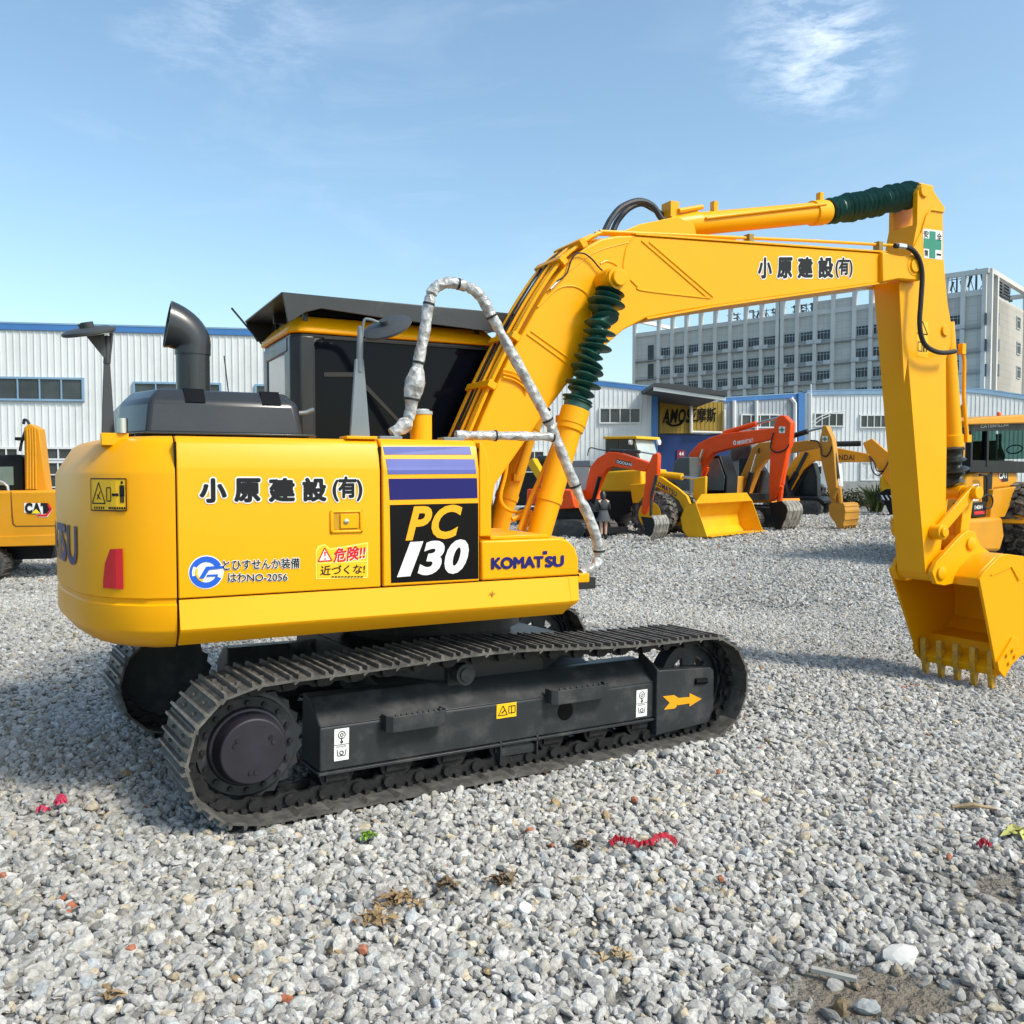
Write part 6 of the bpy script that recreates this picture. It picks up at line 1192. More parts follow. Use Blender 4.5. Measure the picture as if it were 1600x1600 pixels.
def roof_char(ch, s0, s1, z0, z1, t_):
    V, fs = text_geo(ch, .0, 0); lo, hi = V.min(0), V.max(0); mb = MB()
    vs = [(s1 - (p[0] - lo[0]) / (hi[0] - lo[0]) * (s1 - s0), t_ + .25 * k, z0 + (p[1] - lo[1]) / (hi[1] - lo[1]) * (z1 - z0)) for k in (0, 1) for p in V]
    n = len(V); mb.add(vs, [f for f in fs] + [tuple(i + n for i in f[::-1]) for f in fs])
    from collections import Counter
    ec = Counter(); 
    for f in fs:
        for a, b in zip(f, f[1:] + f[:1]): ec[(a, b)] += 1
    mb.f += [(a, b, b + n, a + n) for (a, b) in ec if (b, a) not in ec]
    o = mb.build('sign_character', SGM, OF, smooth=False); st_ = MB()
    for s_ in (s0 + .1, s1 - .1): st_.tube([(s_, t_ + .3, zw), (s_, t_ + .3, z1)], .05, 6); st_.tube([(s_, t_ + .3, z1 - .4), (s_ + .2, t_ + 2.0, zw)], .04, 6)
    for z in (z0 + .2, z1 - .2): st_.tube([(s0 - .3, t_ + .3, z), (s1 + .3, t_ + .3, z)], .04, 6)
    st_.build('sign_frame', SGM, o)
for ch, x0, x1 in zip('白口小守客班', (1124, 1150, 1168, 1192, 1225, 1252), (1139, 1164, 1184, 1210, 1247, 1272)): roof_char(ch, fo.px(x0, 500)[0], fo.px(x1, 500)[0], zw + .5, zt_ - .1, 2.0)
for ch, x0, x1, up_ in (('小', 1479, 1500, .3), ('小', 1506, 1534, .8)): roof_char(ch, fo.px(x0, 450)[0], fo.px(x1, 450)[0], zw + .4, zt_ + up_, 1.0)
# end wall of the office
f2 = Frame(p2, A=Vector((-Adir.y, Adir.x, 0))); ew = MB()
LA = OF.matrix_world
OE = thing('office_building', 'pale lit end wing of the office block at the right edge', 'building', p2, f2.yaw())
z1_ = zw + .2
part(f2, OE, 'wall', OFM, [(.45, -1), (24, -1), (24, z1_), (.45, z1_)], .0, .4, raw=True)
pm = MB()
for s_ in (.22, f2.px(1552, 500)[0], f2.px(1600, 500)[0], 23.8): pm.box((s_, -.15, (zt_ - 1) / 2), (.44, .5, zt_ + 1))
pm.box((12, -.15, zt_ + .22), (24, .5, .44)); pm.build('pier', PIER, OE, smooth=False)
for y0, y1 in ((489, 508), (530, 549), (569, 588)):
    for x in (1540, 1560):
        a = f2.px(x, y0); b = f2.px(x, y1); MB().box((a[0], -.02, (a[1] + b[1]) / 2), (.5, .08, a[1] - b[1])).build('window', OGD, OE, smooth=False)
    a, b = f2.px(1574, y0 - 2), f2.px(1574, y1 - 2); h_ = a[1] - b[1]
    for x in (1591, 1622): wo = wproto.copy(); COL.objects.link(wo); wo.parent = OE; pa_ = wproto.children[0].copy(); COL.objects.link(pa_); pa_.parent = wo; wo.location = (f2.px(x, y0)[0], 0, (a[1] + b[1]) / 2); wo.scale = (1.0, 1, h_ / (rows_[0][0] - rows_[0][1]))
OFsave = OF; OF = OE
def roof_char2():
    s0, s1 = f2.px(1568, 430)[0], f2.px(1600, 430)[0]; roof_char('重', s0, s1, zw + 1.2, zt_ + 1.6, 1.0)
roof_char2(); OF = OFsave

# ================================================================= PERSON
pg_ = ground_px(943, 845); wd_ = thing('person', 'standing person in black jacket and grey pleated skirt, seen from behind, looking down', 'person', pg_, YAW - math.pi / 2 + .25)
def skin(name, verts, edges, radii, m, par, root=0, sub=2):
    me = bpy.data.meshes.new(name); me.from_pydata(verts, edges, []); o = bpy.data.objects.new(name, me); COL.objects.link(o); o.parent = par; me.materials.append(m)
    o.modifiers.new('skin', 'SKIN'); s_ = o.modifiers.new('sub', 'SUBSURF'); s_.levels = s_.render_levels = sub
    sv = me.skin_vertices
    if not sv: 
        bm = bmesh.new(); bm.from_mesh(me); bm.verts.layers.skin.verify(); bm.to_mesh(me); bm.free(); sv = me.skin_vertices
    for i, r in enumerate(radii):
        sv[0].data[i].radius = r if isinstance(r, tuple) else (r, r); sv[0].data[i].use_root = i == root
    return o
SKIN = mat('skin', (.55, .34, .25), .5, var=.04)
V_ = [(0, 0, .88), (0, 0, 1.05), (0, .01, 1.28), (0, .04, 1.40), (0, .09, 1.47), (0, .11, 1.56), (-.085, 0, .82), (-.08, .01, .47), (-.075, 0, .10), (-.08, .10, .03), (.085, 0, .82), (.08, .01, .47), (.075, 0, .10), (.08, .10, .03), (-.17, .02, 1.31), (-.22, .03, 1.05), (-.14, .22, 1.02), (-.10, .30, 1.08), (.17, .02, 1.31), (.22, .03, 1.05), (.14, .22, 1.02), (.10, .30, 1.08)]
E2 = [(0, 1), (1, 2), (2, 3), (3, 4), (4, 5), (0, 6), (6, 7), (7, 8), (8, 9), (0, 10), (10, 11), (11, 12), (12, 13), (2, 14), (14, 15), (15, 16), (16, 17), (2, 18), (18, 19), (19, 20), (20, 21)]
skin('body', V_, E2, [(.14, .10), (.12, .09), (.15, .10), .05, .085, .09, .08, .055, .035, .035, .08, .055, .035, .035, .055, .042, .034, .035, .055, .042, .034, .035], SKIN, wd_)
JK = mat('black_jacket', (.02, .022, .025), .55, var=.2, scale=12)
Vj = [(0, 0, .98), (0, 0, 1.12), (0, .01, 1.28), (0, .03, 1.37), (-.17, .02, 1.31), (-.22, .03, 1.05), (-.14, .20, 1.02), (.17, .02, 1.31), (.22, .03, 1.05), (.14, .20, 1.02)]
skin('jacket', Vj, [(0, 1), (1, 2), (2, 3), (2, 4), (4, 5), (5, 6), (2, 7), (7, 8), (8, 9)], [(.165, .125), (.15, .115), (.175, .125), .08, .075, .06, .048, .075, .06, .048], JK, wd_)
sk_ = MB(); n = 36; vs = []
for z, r in ((1.02, .135), (.9, .17), (.66, .25)):
    for k in range(n): a = 2 * math.pi * k / n; rr_ = r * (1 + (.06 if k % 2 else -.06) * (1.05 - z) * 2); vs.append((rr_ * math.cos(a), rr_ * .8 * math.sin(a), z))
sk_.add(vs, [(i * n + k, i * n + (k + 1) % n, (i + 1) * n + (k + 1) % n, (i + 1) * n + k) for i in range(2) for k in range(n)]).build('skirt', mat('grey_skirt', (.07, .075, .08), .8, var=.2), wd_)
hr_ = MB(); hr_.lathe((0, .12, 1.67), (0, .02, 1.36), [(0, .02), (.12, .085), (.4, .112), (.7, .10), (.9, .09), (1, .04)], 20); hr_.build('hair', mat('dark_hair', (.012, .010, .009), .4, var=.3, scale=40), wd_)
for x in (-.075, .075): MB().tube([(x, .0, .22), (x, .0, .06), (x, .02, .03), (x, .13, .03)], [.055, .05, .048, .04], 12).build('boot', JK, wd_)

# ================================================================= GROUND AND GRAVEL
def gz_np(X, Y):
    def sm(v): v = np.clip(v, 0, 1); return v * v * (3 - 2 * v)
    d = (X - CAM.x) * FWD.x + (Y - CAM.y) * FWD.y
    return -0.42 * np.maximum(sm((X - 1.9) / 6.5), sm((d - 9) / 9)) - .021 * np.clip(X, -1.9, 1.9)
def uc_local(X, Y): c_, s_ = math.cos(UTH), math.sin(UTH); return (X - UC[0]) * c_ + (Y - UC[1]) * s_, -(X - UC[0]) * s_ + (Y - UC[1]) * c_
_wk = rng.uniform(-1, 1, (10, 2)) * np.array([1.6, 1.6]); _wp = rng.uniform(0, 6.28, 10)
def rough_np(X, Y):
    z = sum(np.sin(X * k[0] * 1.7 + Y * k[1] * 1.7 + p) for k, p in zip(_wk, _wp)) * 0.0055
    X0, Y0 = X, Y; X, Y = uc_local(X, Y); near = np.clip(1 - np.hypot(np.maximum(np.abs(X) - 1.7, 0), np.maximum(np.abs(Y) - 1.15, 0)) / .5, 0, 1)
    mound = .045 * np.exp(-((Y + 1.33) / .12) ** 2) * np.clip((X - .1) / .5, 0, 1) * np.clip((2.1 - X) / .4, 0, 1)
    return z * (1 - near) + mound - .024 * near
DP_ = ground_px(1345, 1545); DP2 = ground_px(1560, 1400)
def dirt_np(X, Y):
    def blob(c, a, b):
        u = (X - c.x) * RGT.x + (Y - c.y) * RGT.y; v = (X - c.x) * FWD.x + (Y - c.y) * FWD.y
        return np.exp(-((u / a) ** 2 + (v / b) ** 2) ** 1.4)
    w_ = .25 * np.sin(X * 9 + 2 * np.sin(Y * 7)) + .2 * np.sin(Y * 13 + X * 4)
    return np.clip(blob(DP_, .34, .22) * 1.25 + blob(DP2, .30, .25) * 1.0 + w_ * .8 * (blob(DP_, .6, .45) + blob(DP2, .5, .4)), 0, 1)
dd = np.r_[np.linspace(-8, 1.5, 12), np.linspace(1.9, 16, 150), np.geomspace(16.3, 900, 60)]; ll = np.linspace(-1, 1, 120)
Dg, Lg = np.meshgrid(dd, ll, indexing='ij'); Lg = Lg * (np.abs(Dg) * .9 + 9)
GX = CAM.x + Dg * FWD.x + Lg * RGT.x; GY = CAM.y + Dg * FWD.y + Lg * RGT.y; GZ_ = gz_np(GX, GY) + rough_np(GX, GY) - .004
nr, nc = GX.shape; idx = np.arange(nr * nc).reshape(nr, nc)
fcs = np.stack([idx[:-1, :-1], idx[:-1, 1:], idx[1:, 1:], idx[1:, :-1]], -1).reshape(-1, 4)[:, ::-1]
me = bpy.data.meshes.new('ground'); me.from_pydata(np.stack([GX, GY, GZ_], -1).reshape(-1, 3).tolist(), [], fcs.tolist()); me.polygons.foreach_set('use_smooth', [True] * len(me.polygons))
at = me.attributes.new('dirt', 'FLOAT', 'POINT'); at.data.foreach_set('value', dirt_np(GX, GY).ravel().astype(np.float32))
GM = bpy.data.materials.new('gravel_ground'); GM.use_nodes = True; t = GM.node_tree; b = t.nodes['Principled BSDF']; b.inputs['Roughness'].default_value = .9; b.inputs['Specular IOR Level'].default_value = .2
def nd(ty, **k):
    n_ = t.nodes.new(ty)
    for a, v in k.items():
        if a.startswith('i_'): n_.inputs[a[2:].replace('_', ' ')].default_value = v
        else: setattr(n_, a, v)
    return n_
lk_ = t.links.new
c = nd('ShaderNodeTexCoord'); v1 = nd('ShaderNodeTexVoronoi', i_Scale=19.0); v2 = nd('ShaderNodeTexVoronoi', i_Scale=7.0); nz = nd('ShaderNodeTexNoise', i_Scale=.35, i_Detail=6.0); nf = nd('ShaderNodeTexNoise', i_Scale=60.0, i_Detail=6.0)
for q in (v1, v2, nz, nf): lk_(c.outputs['Object'], q.inputs[0])
rp = nd('ShaderNodeValToRGB'); e_ = rp.color_ramp.elements; e_[0].color = (.10, .10, .098, 1); e_[1].color = (.52, .52, .50, 1); e_.new(.35).color = (.26, .26, .252, 1); e_.new(.75).color = (.42, .42, .41, 1)
sx = nd('ShaderNodeSeparateColor'); lk_(v1.outputs['Color'], sx.inputs[0]); lk_(sx.outputs[0], rp.inputs[0])
edge = nd('ShaderNodeMapRange'); edge.inputs[1].default_value = .25; edge.inputs[2].default_value = .6; edge.inputs[3].default_value = 1; edge.inputs[4].default_value = .7; lk_(v1.outputs['Distance'], edge.inputs[0])
m1 = nd('ShaderNodeMix', data_type='RGBA', blend_type='MULTIPLY'); m1.inputs[0].default_value = 1; lk_(rp.outputs[0], m1.inputs[6]); lk_(edge.outputs[0], m1.inputs[7])
mr_ = nd('ShaderNodeMapRange'); mr_.inputs[1].default_value = .35; mr_.inputs[2].default_value = .7; mr_.inputs[3].default_value = .85; mr_.inputs[4].default_value = 1.12; lk_(nz.outputs[0], mr_.inputs[0])
m2 = nd('ShaderNodeVectorMath', operation='SCALE'); lk_(m1.outputs[2], m2.inputs[0]); lk_(mr_.outputs[0], m2.inputs['Scale'])
da = nd('ShaderNodeAttribute', attribute_name='dirt'); dr = nd('ShaderNodeValToRGB'); dr.color_ramp.elements[0].color = (.12, .10, .075, 1); dr.color_ramp.elements[1].color = (.27, .235, .185, 1); lk_(nf.outputs[0], dr.inputs[0])
m3 = nd('ShaderNodeMix', data_type='RGBA'); lk_(da.outputs['Fac'], m3.inputs[0]); lk_(m2.outputs[0], m3.inputs[6]); lk_(dr.outputs[0], m3.inputs[7]); lk_(m3.outputs[2], b.inputs['Base Color'])
ad = nd('ShaderNodeMath', operation='SUBTRACT'); lk_(nf.outputs[0], ad.inputs[0]); lk_(v1.outputs['Distance'], ad.inputs[1]); bp = nd('ShaderNodeBump'); bp.inputs['Strength'].default_value = .9; bp.inputs['Distance'].default_value = .04; lk_(ad.outputs[0], bp.inputs['Height']); lk_(bp.outputs[0], b.inputs['Normal'])
me.materials.append(GM); go_ = bpy.data.objects.new('ground', me); COL.objects.link(go_); go_['kind'] = 'structure'

STM = bpy.data.materials.new('crushed_stone'); STM.use_nodes = True; t = STM.node_tree; b = t.nodes['Principled BSDF']; b.inputs['Roughness'].default_value = .85; b.inputs['Specular IOR Level'].default_value = .25
c = nd('ShaderNodeTexCoord'); ca = nd('ShaderNodeAttribute', attribute_name='tone'); n1_ = nd('ShaderNodeTexNoise', i_Scale=75.0, i_Detail=5.0, i_Roughness=.7); n2_ = nd('ShaderNodeTexNoise', i_Scale=22.0, i_Detail=3.0)
lk_ = t.links.new
lk_(c.outputs['Object'], n1_.inputs[0]); lk_(c.outputs['Object'], n2_.inputs[0])
q1 = nd('ShaderNodeMapRange'); q1.inputs[1].default_value = .3; q1.inputs[2].default_value = .7; q1.inputs[3].default_value = .66; q1.inputs[4].default_value = 1.24; lk_(n1_.outputs[0], q1.inputs[0])
q2 = nd('ShaderNodeMapRange'); q2.inputs[1].default_value = .35; q2.inputs[2].default_value = .65; q2.inputs[3].default_value = .85; q2.inputs[4].default_value = 1.12; lk_(n2_.outputs[0], q2.inputs[0])
qm = nd('ShaderNodeMath', operation='MULTIPLY'); lk_(q1.outputs[0], qm.inputs[0]); lk_(q2.outputs[0], qm.inputs[1]); qs = nd('ShaderNodeVectorMath', operation='SCALE'); lk_(ca.outputs['Color'], qs.inputs[0]); lk_(qm.outputs[0], qs.inputs['Scale']); lk_(qs.outputs[0], b.inputs['Base Color'])
bp = nd('ShaderNodeBump'); bp.inputs['Strength'].default_value = .5; bp.inputs['Distance'].default_value = .006; lk_(n1_.outputs[0], bp.inputs['Height']); lk_(bp.outputs[0], b.inputs['Normal'])
def ico(sub):
    bm = bmesh.new()
    if sub == 0: bmesh.ops.create_icosphere(bm, subdivisions=1, radius=1)
    elif sub > 0: bmesh.ops.create_icosphere(bm, subdivisions=sub + 1, radius=1)
    else:
        for p in ((1, 0, 0), (-1, 0, 0), (0, 1, 0), (0, -1, 0), (0, 0, 1), (0, 0, -1)): bm.verts.new(p)
        bm.verts.ensure_lookup_table(); V = bm.verts
        for f in ((0, 2, 4), (2, 1, 4), (1, 3, 4), (3, 0, 4), (2, 0, 5), (1, 2, 5), (3, 1, 5), (0, 3, 5)): bm.faces.new([V[i] for i in f])
    bm.verts.ensure_lookup_table(); bm.verts.index_update(); v = np.array([q.co[:] for q in bm.verts]); f = np.array([[q.index for q in p.verts] for p in bm.faces]); bm.free(); return v, f
def proto(v, k, amt):
    u = v / np.linalg.norm(v, axis=1)[:, None]; r = np.full(len(u), 1.12)
    for _ in range(k):
        n_ = rng.normal(size=3); n_ /= np.linalg.norm(n_); d = u @ n_; h = rng.uniform(1 - amt, 1.0); r = np.where(d > 1e-3, np.minimum(r, h / np.maximum(d, 1e-3)), r)
    return u * np.minimum(r, 1.25)[:, None] * rng.uniform(.96, 1.04, (len(u), 1))
def scatter(name, d0, d1, dens, rmu, rsig, sub, nproto, cuts, mat_, marg=1.2, keep=None, tones=None, sink=.0):
    area = .6 * (d1 * d1 - d0 * d0) + 2 * marg * (d1 - d0); n = int(area * dens)
    D = np.sqrt(rng.uniform(d0 ** 2, d1 ** 2, n)) if marg == 0 else None
    if D is None:
        u = rng.uniform(0, 1, n * 2); D = d0 + (d1 - d0) * u; acc = rng.uniform(0, 1, n * 2) < (.6 * D + marg) / (.6 * d1 + marg); D = D[acc][:n]; n = len(D)
    Lt = rng.uniform(-1, 1, n) * (.6 * D + marg); X = CAM.x + D * FWD.x + Lt * RGT.x; Y = CAM.y + D * FWD.y + Lt * RGT.y
    k = np.ones(n, bool)
    if keep is not None: k = keep(X, Y)
    X, Y = X[k], Y[k]; n = len(X); R = np.minimum(np.exp(rng.normal(math.log(rmu), rsig, n)), rmu * 1.9)
    Z = gz_np(X, Y) + rough_np(X, Y) + R * rng.uniform(-.15, .55, n) - sink
    xl_, yl_ = uc_local(X, Y); under = (np.abs(np.abs(yl_) - .92) < .265) & (xl_ > -1.66) & (xl_ < 1.65); Z = np.where(under, gz_np(X, Y) - R * 1.1 - .030, Z)
    g = rng.normal(.375, .055, n).clip(.22, .54); hue = rng.normal(.030, .009, n); col = np.stack([g + hue * .55, g + .004, g - hue * .7], 1)
    wr = rng.uniform(0, 1, n); wm_ = wr < .05; col[wm_] *= np.array([1.12, 1.0, .80]); bl_ = (wr > .05) & (wr < .11); col[bl_] *= np.array([.90, .97, 1.03]); dk_ = (wr > .11) & (wr < .17); col[dk_] *= .62; wh_ = (wr > .17) & (wr < .195); col[wh_] = col[wh_] * 1.3
    rd = (wr > .21) & (wr < .2113); col[rd] = np.array([.36, .13, .07]); tn = (wr > .2113) & (wr < .2135); col[tn] = np.array([.30, .22, .12])
    low = sum(np.sin(X * k_[0] * .9 + Y * k_[1] * .9 + p_) for k_, p_ in zip(_wk[::-1], _wp)) / 4; col = col * (1 + .10 * np.clip(low, -1.2, 1.2))[:, None]
    dirt = dirt_np(X, Y); col = col * (1 - .35 * dirt[:, None]) 
    v0, f0 = ico(sub); protos = [proto(v0, cuts, .45) for _ in range(nproto)]; which = rng.integers(0, nproto, n); nv, nf_ = len(v0), len(f0)
    q = rng.normal(size=(n, 4)); q /= np.linalg.norm(q, axis=1)[:, None]; w0, x0_, y0_, z0_ = q.T
    M = np.stack([1 - 2 * (y0_ ** 2 + z0_ ** 2), 2 * (x0_ * y0_ - z0_ * w0), 2 * (x0_ * z0_ + y0_ * w0), 2 * (x0_ * y0_ + z0_ * w0), 1 - 2 * (x0_ ** 2 + z0_ ** 2), 2 * (y0_ * z0_ - x0_ * w0), 2 * (x0_ * z0_ - y0_ * w0), 2 * (y0_ * z0_ + x0_ * w0), 1 - 2 * (x0_ ** 2 + y0_ ** 2)], 1).reshape(n, 3, 3)
    S = np.stack([rng.uniform(.95, 1.45, n), rng.uniform(.75, 1.1, n), rng.uniform(.5, .9, n)], 1) * R[:, None]
    PV = np.array(protos)[which] * S[:, None, :]; W = np.einsum('nij,nvj->nvi', M, PV); W[:, :, 2] *= .85; W += np.stack([X, Y, Z], 1)[:, None, :]
    Fc = (f0[None] + (np.arange(n) * nv)[:, None, None]).reshape(-1, 3)
    me = bpy.data.meshes.new(name); me.vertices.add(n * nv); me.vertices.foreach_set('co', W.ravel().astype(np.float32)); me.loops.add(len(Fc) * 3); me.loops.foreach_set('vertex_index', Fc.ravel().astype(np.int32)); me.polygons.add(len(Fc)); me.polygons.foreach_set('loop_start', np.arange(0, len(Fc) * 3, 3, dtype=np.int32))
    a_ = me.attributes.new('tone', 'FLOAT_COLOR', 'POINT'); cc = np.ones((n * nv, 4), np.float32); cc[:, :3] = np.repeat(col if tones is None else tones(n), nv, 0); a_.data.foreach_set('color', cc.ravel())
    me.polygons.foreach_set('use_smooth', [False] * len(Fc)); me.update(calc_edges=True); me.materials.append(mat_); o = bpy.data.objects.new(name, me); COL.objects.link(o); return o
def thin(X, Y):
    low = sum(np.sin(X * k_[1] * 1.4 + Y * k_[0] * 1.4 + p_) for k_, p_ in zip(_wk, _wp[::-1])) / 4; return rng.uniform(0, 1, len(X)) > np.clip(dirt_np(X, Y) * .93 + np.clip(low - .35, 0, 1) * .55, 0, .95)
gv = scatter('gravel', 1.9, 6.4, 1750, .0178, .32, 1, 40, 9, STM, keep=thin); gv['kind'] = 'stuff'
gv['label'] = 'pale grey crushed stone covering the yard in the foreground'; gv['category'] = 'gravel'
g2 = scatter('gravel', 6.3, 14.5, 1150, .0195, .33, 0, 24, 7, STM, marg=1.5); g2['kind'] = 'stuff'; g2['label'] = 'grey crushed stone around and beyond the yellow excavator'; g2['category'] = 'gravel'
g3 = scatter('gravel', 14.3, 25, 520, .030, .35, -1, 16, 4, STM, marg=2, sink=.004); g3['kind'] = 'stuff'; g3['label'] = 'grey crushed stone between the yellow excavator and the far machines'; g3['category'] = 'gravel'
g4 = scatter('gravel', 24.8, 52, 170, .050, .38, -1, 16, 4, STM, marg=2, sink=.004); g4['kind'] = 'stuff'; g4['label'] = 'grey crushed stone under and around the far machines'; g4['category'] = 'gravel'

# ---- rubble strip before the warehouse and weeds
rbp = ground_px(1330, 794)
def near_rubble(X, Y):
    u = (X - rbp.x) * RGT.x + (Y - rbp.y) * RGT.y; v = (X - rbp.x) * FWD.x + (Y - rbp.y) * FWD.y; return (np.abs(u - .3) < 2.4) & (np.abs(v) < 2.2)
rb2 = scatter('rubble', 36, 50, 40, .10, .4, 0, 8, 6, STM, keep=near_rubble, tones=lambda n: np.stack([rng.uniform(.25, .55, n), rng.uniform(.18, .34, n), rng.uniform(.15, .30, n)], 1)); rb2['kind'] = 'stuff'; rb2['label'] = 'pinkish brick rubble strip before the white warehouse'; rb2['category'] = 'rubble'
def leafy(name, label, cat, c, wid, hgt, n, cols, lsz, blade=False):
    t = thing(name, label, cat, c); 
    for ci, cl_ in enumerate(cols):
        mb = MB()
        for _ in range(n // len(cols)):
            p = Vector((random.gauss(0, wid[0] / 2.2), random.gauss(0, wid[1] / 2.2), 0)); h_ = hgt * random.uniform(.25, 1) * math.exp(-(p.x / wid[0]) ** 2)
            if blade:
                d_ = Vector((random.uniform(-.5, .5), random.uniform(-.5, .5), 1)) * hgt * random.uniform(.5, 1); s_ = Vector((random.uniform(-1, 1), random.uniform(-1, 1), 0)).normalized() * lsz; m_2 = p * .4 + d_ * .6; mb.add([p * .4 - s_, p * .4 + s_, m_2 + s_ * .8, m_2 - s_ * .8, p * .4 + d_ + Vector((d_.x * .4, d_.y * .4, -.1 * hgt))], [(0, 1, 2, 3), (3, 2, 4)])
            else:
                q = p + Vector((0, 0, h_ * random.uniform(.1, 1))); a = Vector((random.gauss(0, 1), random.gauss(0, 1), random.gauss(0, .6))).normalized() * lsz; b2 = a.cross(Vector((random.random(), random.random(), random.random()))).normalized() * lsz * .5; mb.add([q - a, q + b2, q + a, q - b2], [(0, 1, 2, 3)])
        mb.build('foliage', mat('leaf_%s_%d' % (name, ci), cl_, .7, var=.3), t, smooth=False)
    st_ = MB()
    for _ in range(9): p = Vector((random.gauss(0, wid[0] / 3), random.gauss(0, wid[1] / 3), 0)); st_.tube([p, p + Vector((random.gauss(0, .1), random.gauss(0, .1), hgt * .8))], .015, 5)
    st_.build('stem', mat('stem_brown', (.10, .07, .04), .8), t); return t
for x, wd2, col_ in ((1285, 1.2, ((.07, .075, .03), (.05, .06, .03))), (1312, 1.3, ((.10, .075, .035), (.07, .07, .035))), (1338, 1.2, ((.13, .085, .035), (.06, .07, .03)))):
    c_ = at_depth(x, 60, -.42); leafy('shrub', {1285: 'dark green low shrub by the warehouse wall next to the golden excavator arm', 1312: 'brownish low shrub in the middle of the row at the warehouse wall', 1338: 'ochre tinged low shrub next to the tall green weeds'}[x], 'shrub', c_, (wd2, .6), 1.35, 900, col_, .10, False)['group'] = 'low shrubs along the warehouse wall'
leafy('reed_clump', 'tall green weeds growing beside the rusty machine part and black skip trailer', 'weeds', at_depth(1370, 52, -.42), (.8, .5), 2.0, 260, ((.09, .14, .035), (.14, .17, .05), (.06, .10, .03)), .05, True)

# ---- litter on the gravel
def litter(name, label, cat, px_, m, mk, group=None):
    p = ground_px(*px_); p.z += float(rough_np(np.array([p.x]), np.array([p.y]))[0]) + .028; mb = MB(); mk(mb); o = mb.build(name, m, None, smooth=False); o.location = p; o.rotation_euler = (0, 0, YAW - math.pi / 2); tag(o, label, cat, group); return o
def strip_cloth(mb, pts, wd2, th=.004):
    c_ = curve(pts, 8); n = len(c_); vs = []
    for i, p in enumerate(c_):
        d_ = (c_[min(i + 1, n - 1)] - c_[max(i - 1, 0)]).normalized(); s_ = d_.cross(Vector((0, 0, 1))).normalized() * wd2 * random.uniform(.55, 1.25); k = random.uniform(-.007, .007); p = p + Vector((random.gauss(0, .003), random.gauss(0, .004), random.uniform(-.004, .008)))
        vs += [p - s_ + Vector((0, 0, k)), p - s_ * .3 + Vector((0, 0, .02 + k * .5)), p + s_ * .35 + Vector((0, 0, .012 - k)), p + s_ + Vector((0, 0, -k))]
    mb.add(vs, [(4 * i + j, 4 * i + j + 1, 4 * i + j + 5, 4 * i + j + 4) for i in range(n - 1) for j in range(3)])
RAG = mat('crimson_cloth', (.33, .015, .03), .85, var=.25, scale=40)
litter('rag', 'long crimson torn cloth strip lying on the gravel in front of the excavator', 'rag', (1007, 1330), RAG, lambda mb: strip_cloth(mb, [(-.16, -.015, .0), (-.13, .0, .02), (-.08, -.005, .015), (-.03, -.035, .01), (.02, -.035, .015), (.06, .01, .025), (.11, .02, .02), (.15, .0, .0)], .018))
PNK = mat('pink_plastic', (.45, .035, .09), .6, var=.2, scale=30)
litter('scrap', 'crumpled bright pink plastic scrap left of the rear track', 'scrap', (93, 1268), PNK, lambda mb: strip_cloth(mb, [(-.025, 0, 0), (0, .02, .03), (.015, -.01, .02), (.03, .01, .01)], .022))
litter('scrap', 'small flat pink plastic scrap beside a larger pink scrap', 'scrap', (66, 1278), PNK, lambda mb: strip_cloth(mb, [(-.03, 0, 0), (0, .004, .012), (.03, 0, 0)], .012))
litter('scrap', 'red plastic scrap on the gravel towards the right edge', 'scrap', (1538, 1333), RAG, lambda mb: strip_cloth(mb, [(-.03, 0, 0), (0, .01, .02), (.03, 0, .005)], .015))
def leafpile(n, w2, h2, sz):
    def mk(mb):
        for _ in range(n):
            q = Vector((random.gauss(0, w2), random.gauss(0, h2), random.uniform(0, .022))); a = Vector((random.gauss(0, 1), random.gauss(0, 1), random.gauss(0, .35))).normalized() * sz * random.uniform(.5, 1.2); b2 = a.cross(Vector((0, random.gauss(0, .3), 1))).normalized() * sz * .45; mb.add([q - a, q + b2 + Vector((0, 0, .008)), q + a, q - b2 + Vector((0, 0, .006))], [(0, 1, 2), (0, 2, 3)])
    return mk
DRY = mat('dry_leaf', (.24, .16, .08), .8, var=.45, scale=30); DRK = mat('dark_dry_leaf', (.15, .105, .06), .8, var=.4, scale=30)
for px_, n, w2, h2, lb_, m in (((622, 1414), 46, .05, .03, 'largest heap of brown dry leaves, just below the track', DRY), ((585, 1440), 30, .04, .025, 'small heap of yellowish dry leaves left of the largest leaf heap', DRY), ((700, 1386), 22, .03, .02, 'dark dry leaf clump with reddish bits right of the largest leaf heap', DRK), ((783, 1382), 34, .035, .022, 'brown matted grass clump between the leaf heaps and the crimson cloth', DRK), ((910, 1330), 26, .02, .016, 'small dark tuft just left of the crimson cloth', DRK), ((968, 1500), 20, .03, .018, 'pale tan dry husk below the crimson cloth', mat('pale_husk', (.38, .29, .17), .7, var=.3)), ((175, 1575), 10, .02, .015, 'single brown curled leaf at the bottom left', DRY)):
    litter('dry_leaves', lb_, 'dry leaves', px_, m, leafpile(n, w2, h2, .028))
litter('weed', 'tiny bright green weed sprouting in front of the rear track', 'weed', (575, 1312), mat('fresh_green', (.18, .32, .03), .7, var=.3), leafpile(30, .018, .012, .02))
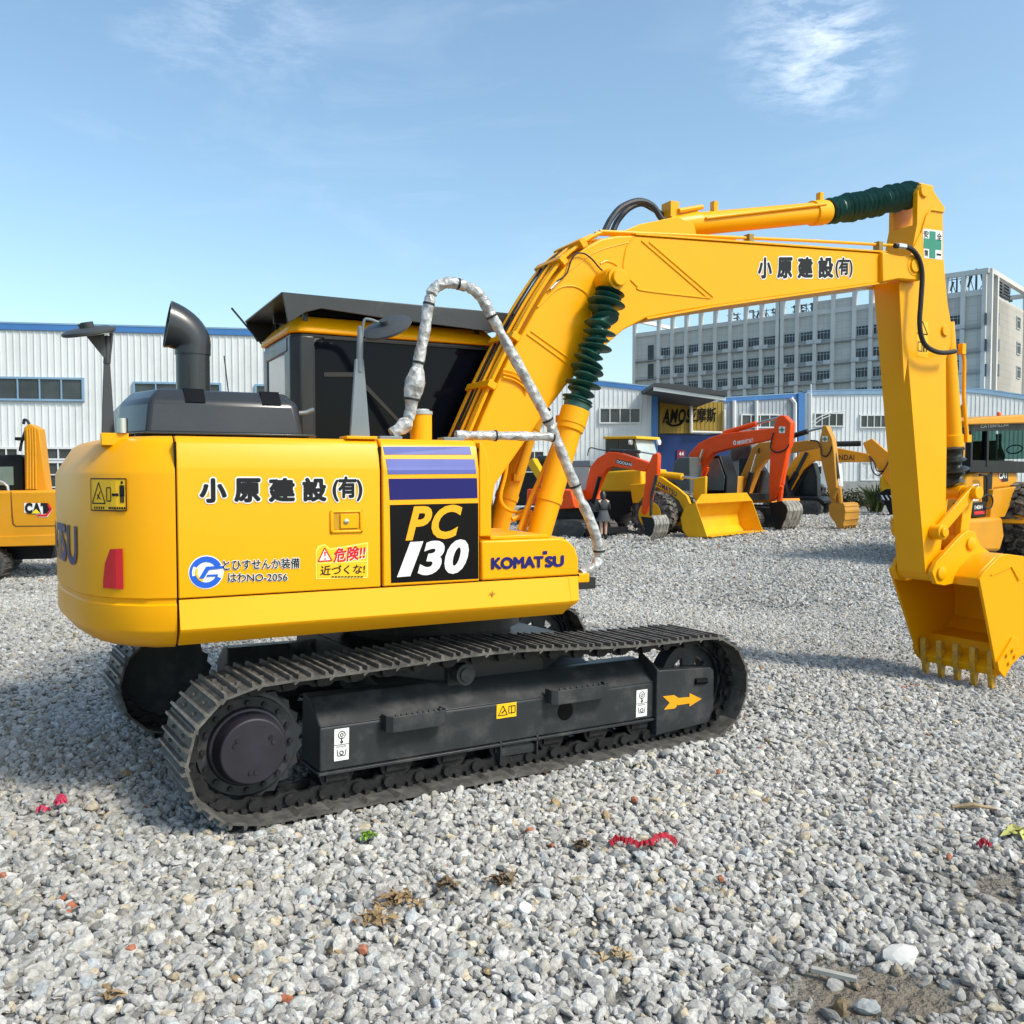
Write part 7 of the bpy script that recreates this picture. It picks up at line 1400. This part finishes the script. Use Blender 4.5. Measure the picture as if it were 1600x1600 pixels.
litter('weed', 'pale yellow-green grass tuft at the right edge of the gravel', 'weed', (1592, 1312), mat('pale_green', (.42, .42, .12), .7, var=.3), leafpile(24, .03, .03, .04))
litter('lid', 'round white plastic lid on the gravel', 'lid', (820, 1424), WHITE, lambda mb: mb.lathe((0, 0, 0), (.004, -.006, .014), [(0, .026), (.7, .026), (.9, .022), (1, .018)], 20))
WOOD = mat('weathered_wood', (.30, .22, .13), .8, var=.3, scale=25)
litter('stick', 'splintered brown wood piece lying on the gravel at right', 'stick', (1520, 1272), WOOD, lambda mb: (mb.tube([(-.10, .02, .0), (0, .0, .02), (.11, -.02, .005)], [.008, .016, .006], 6), mb.tube([(-.08, .05, .0), (.05, .02, .01)], [.005, .009], 5)))
litter('slat', 'grey wooden slat lying on the bare dirt patch', 'slat', (1303, 1527), mat('grey_wood', (.34, .33, .30), .8, var=.2), lambda mb: mb.box((0, 0, 0), (.15, .022, .014), Matrix.Rotation(-.45, 3, 'Z')))
BRK = mat('brick_red', (.34, .13, .075), .85, var=.3, scale=40)
v0_, f0_ = ico(0)
for i_, (px_, s_, lb_) in enumerate((((1127, 1385), .018, 'orange brick chip near the middle right of the gravel'), ((205, 1496), .02, 'brown-red brick chip at the lower left of the gravel'), ((568, 1488), .022, 'dull red stone below the leaf heaps'), ((1122, 1210), .02, 'red brick chip near the front of the near track'), ((990, 1256), .022, 'faded red brick chip in front of the near track'), ((5, 1377), .016, 'orange brick chip at the left edge'))):
    litter('brick_chip', lb_, 'brick chip', px_, BRK, lambda mb: mb.add([Vector(q) * s_ for q in proto(v0_, 6, .4).tolist()], [tuple(f) for f in f0_.tolist()]), 'brick chips among the gravel')
litter('stone', 'flat white stone beside the dirt patch, larger than the gravel', 'stone', (1410, 1500), mat('white_stone', (.55, .54, .52), .8, var=.15, scale=20), lambda mb: mb.add([Vector((q[0] * .075, q[1] * .05, q[2] * .03)) for q in proto(ico(1)[0], 9, .4).tolist()], [tuple(f) for f in ico(1)[1].tolist()]))
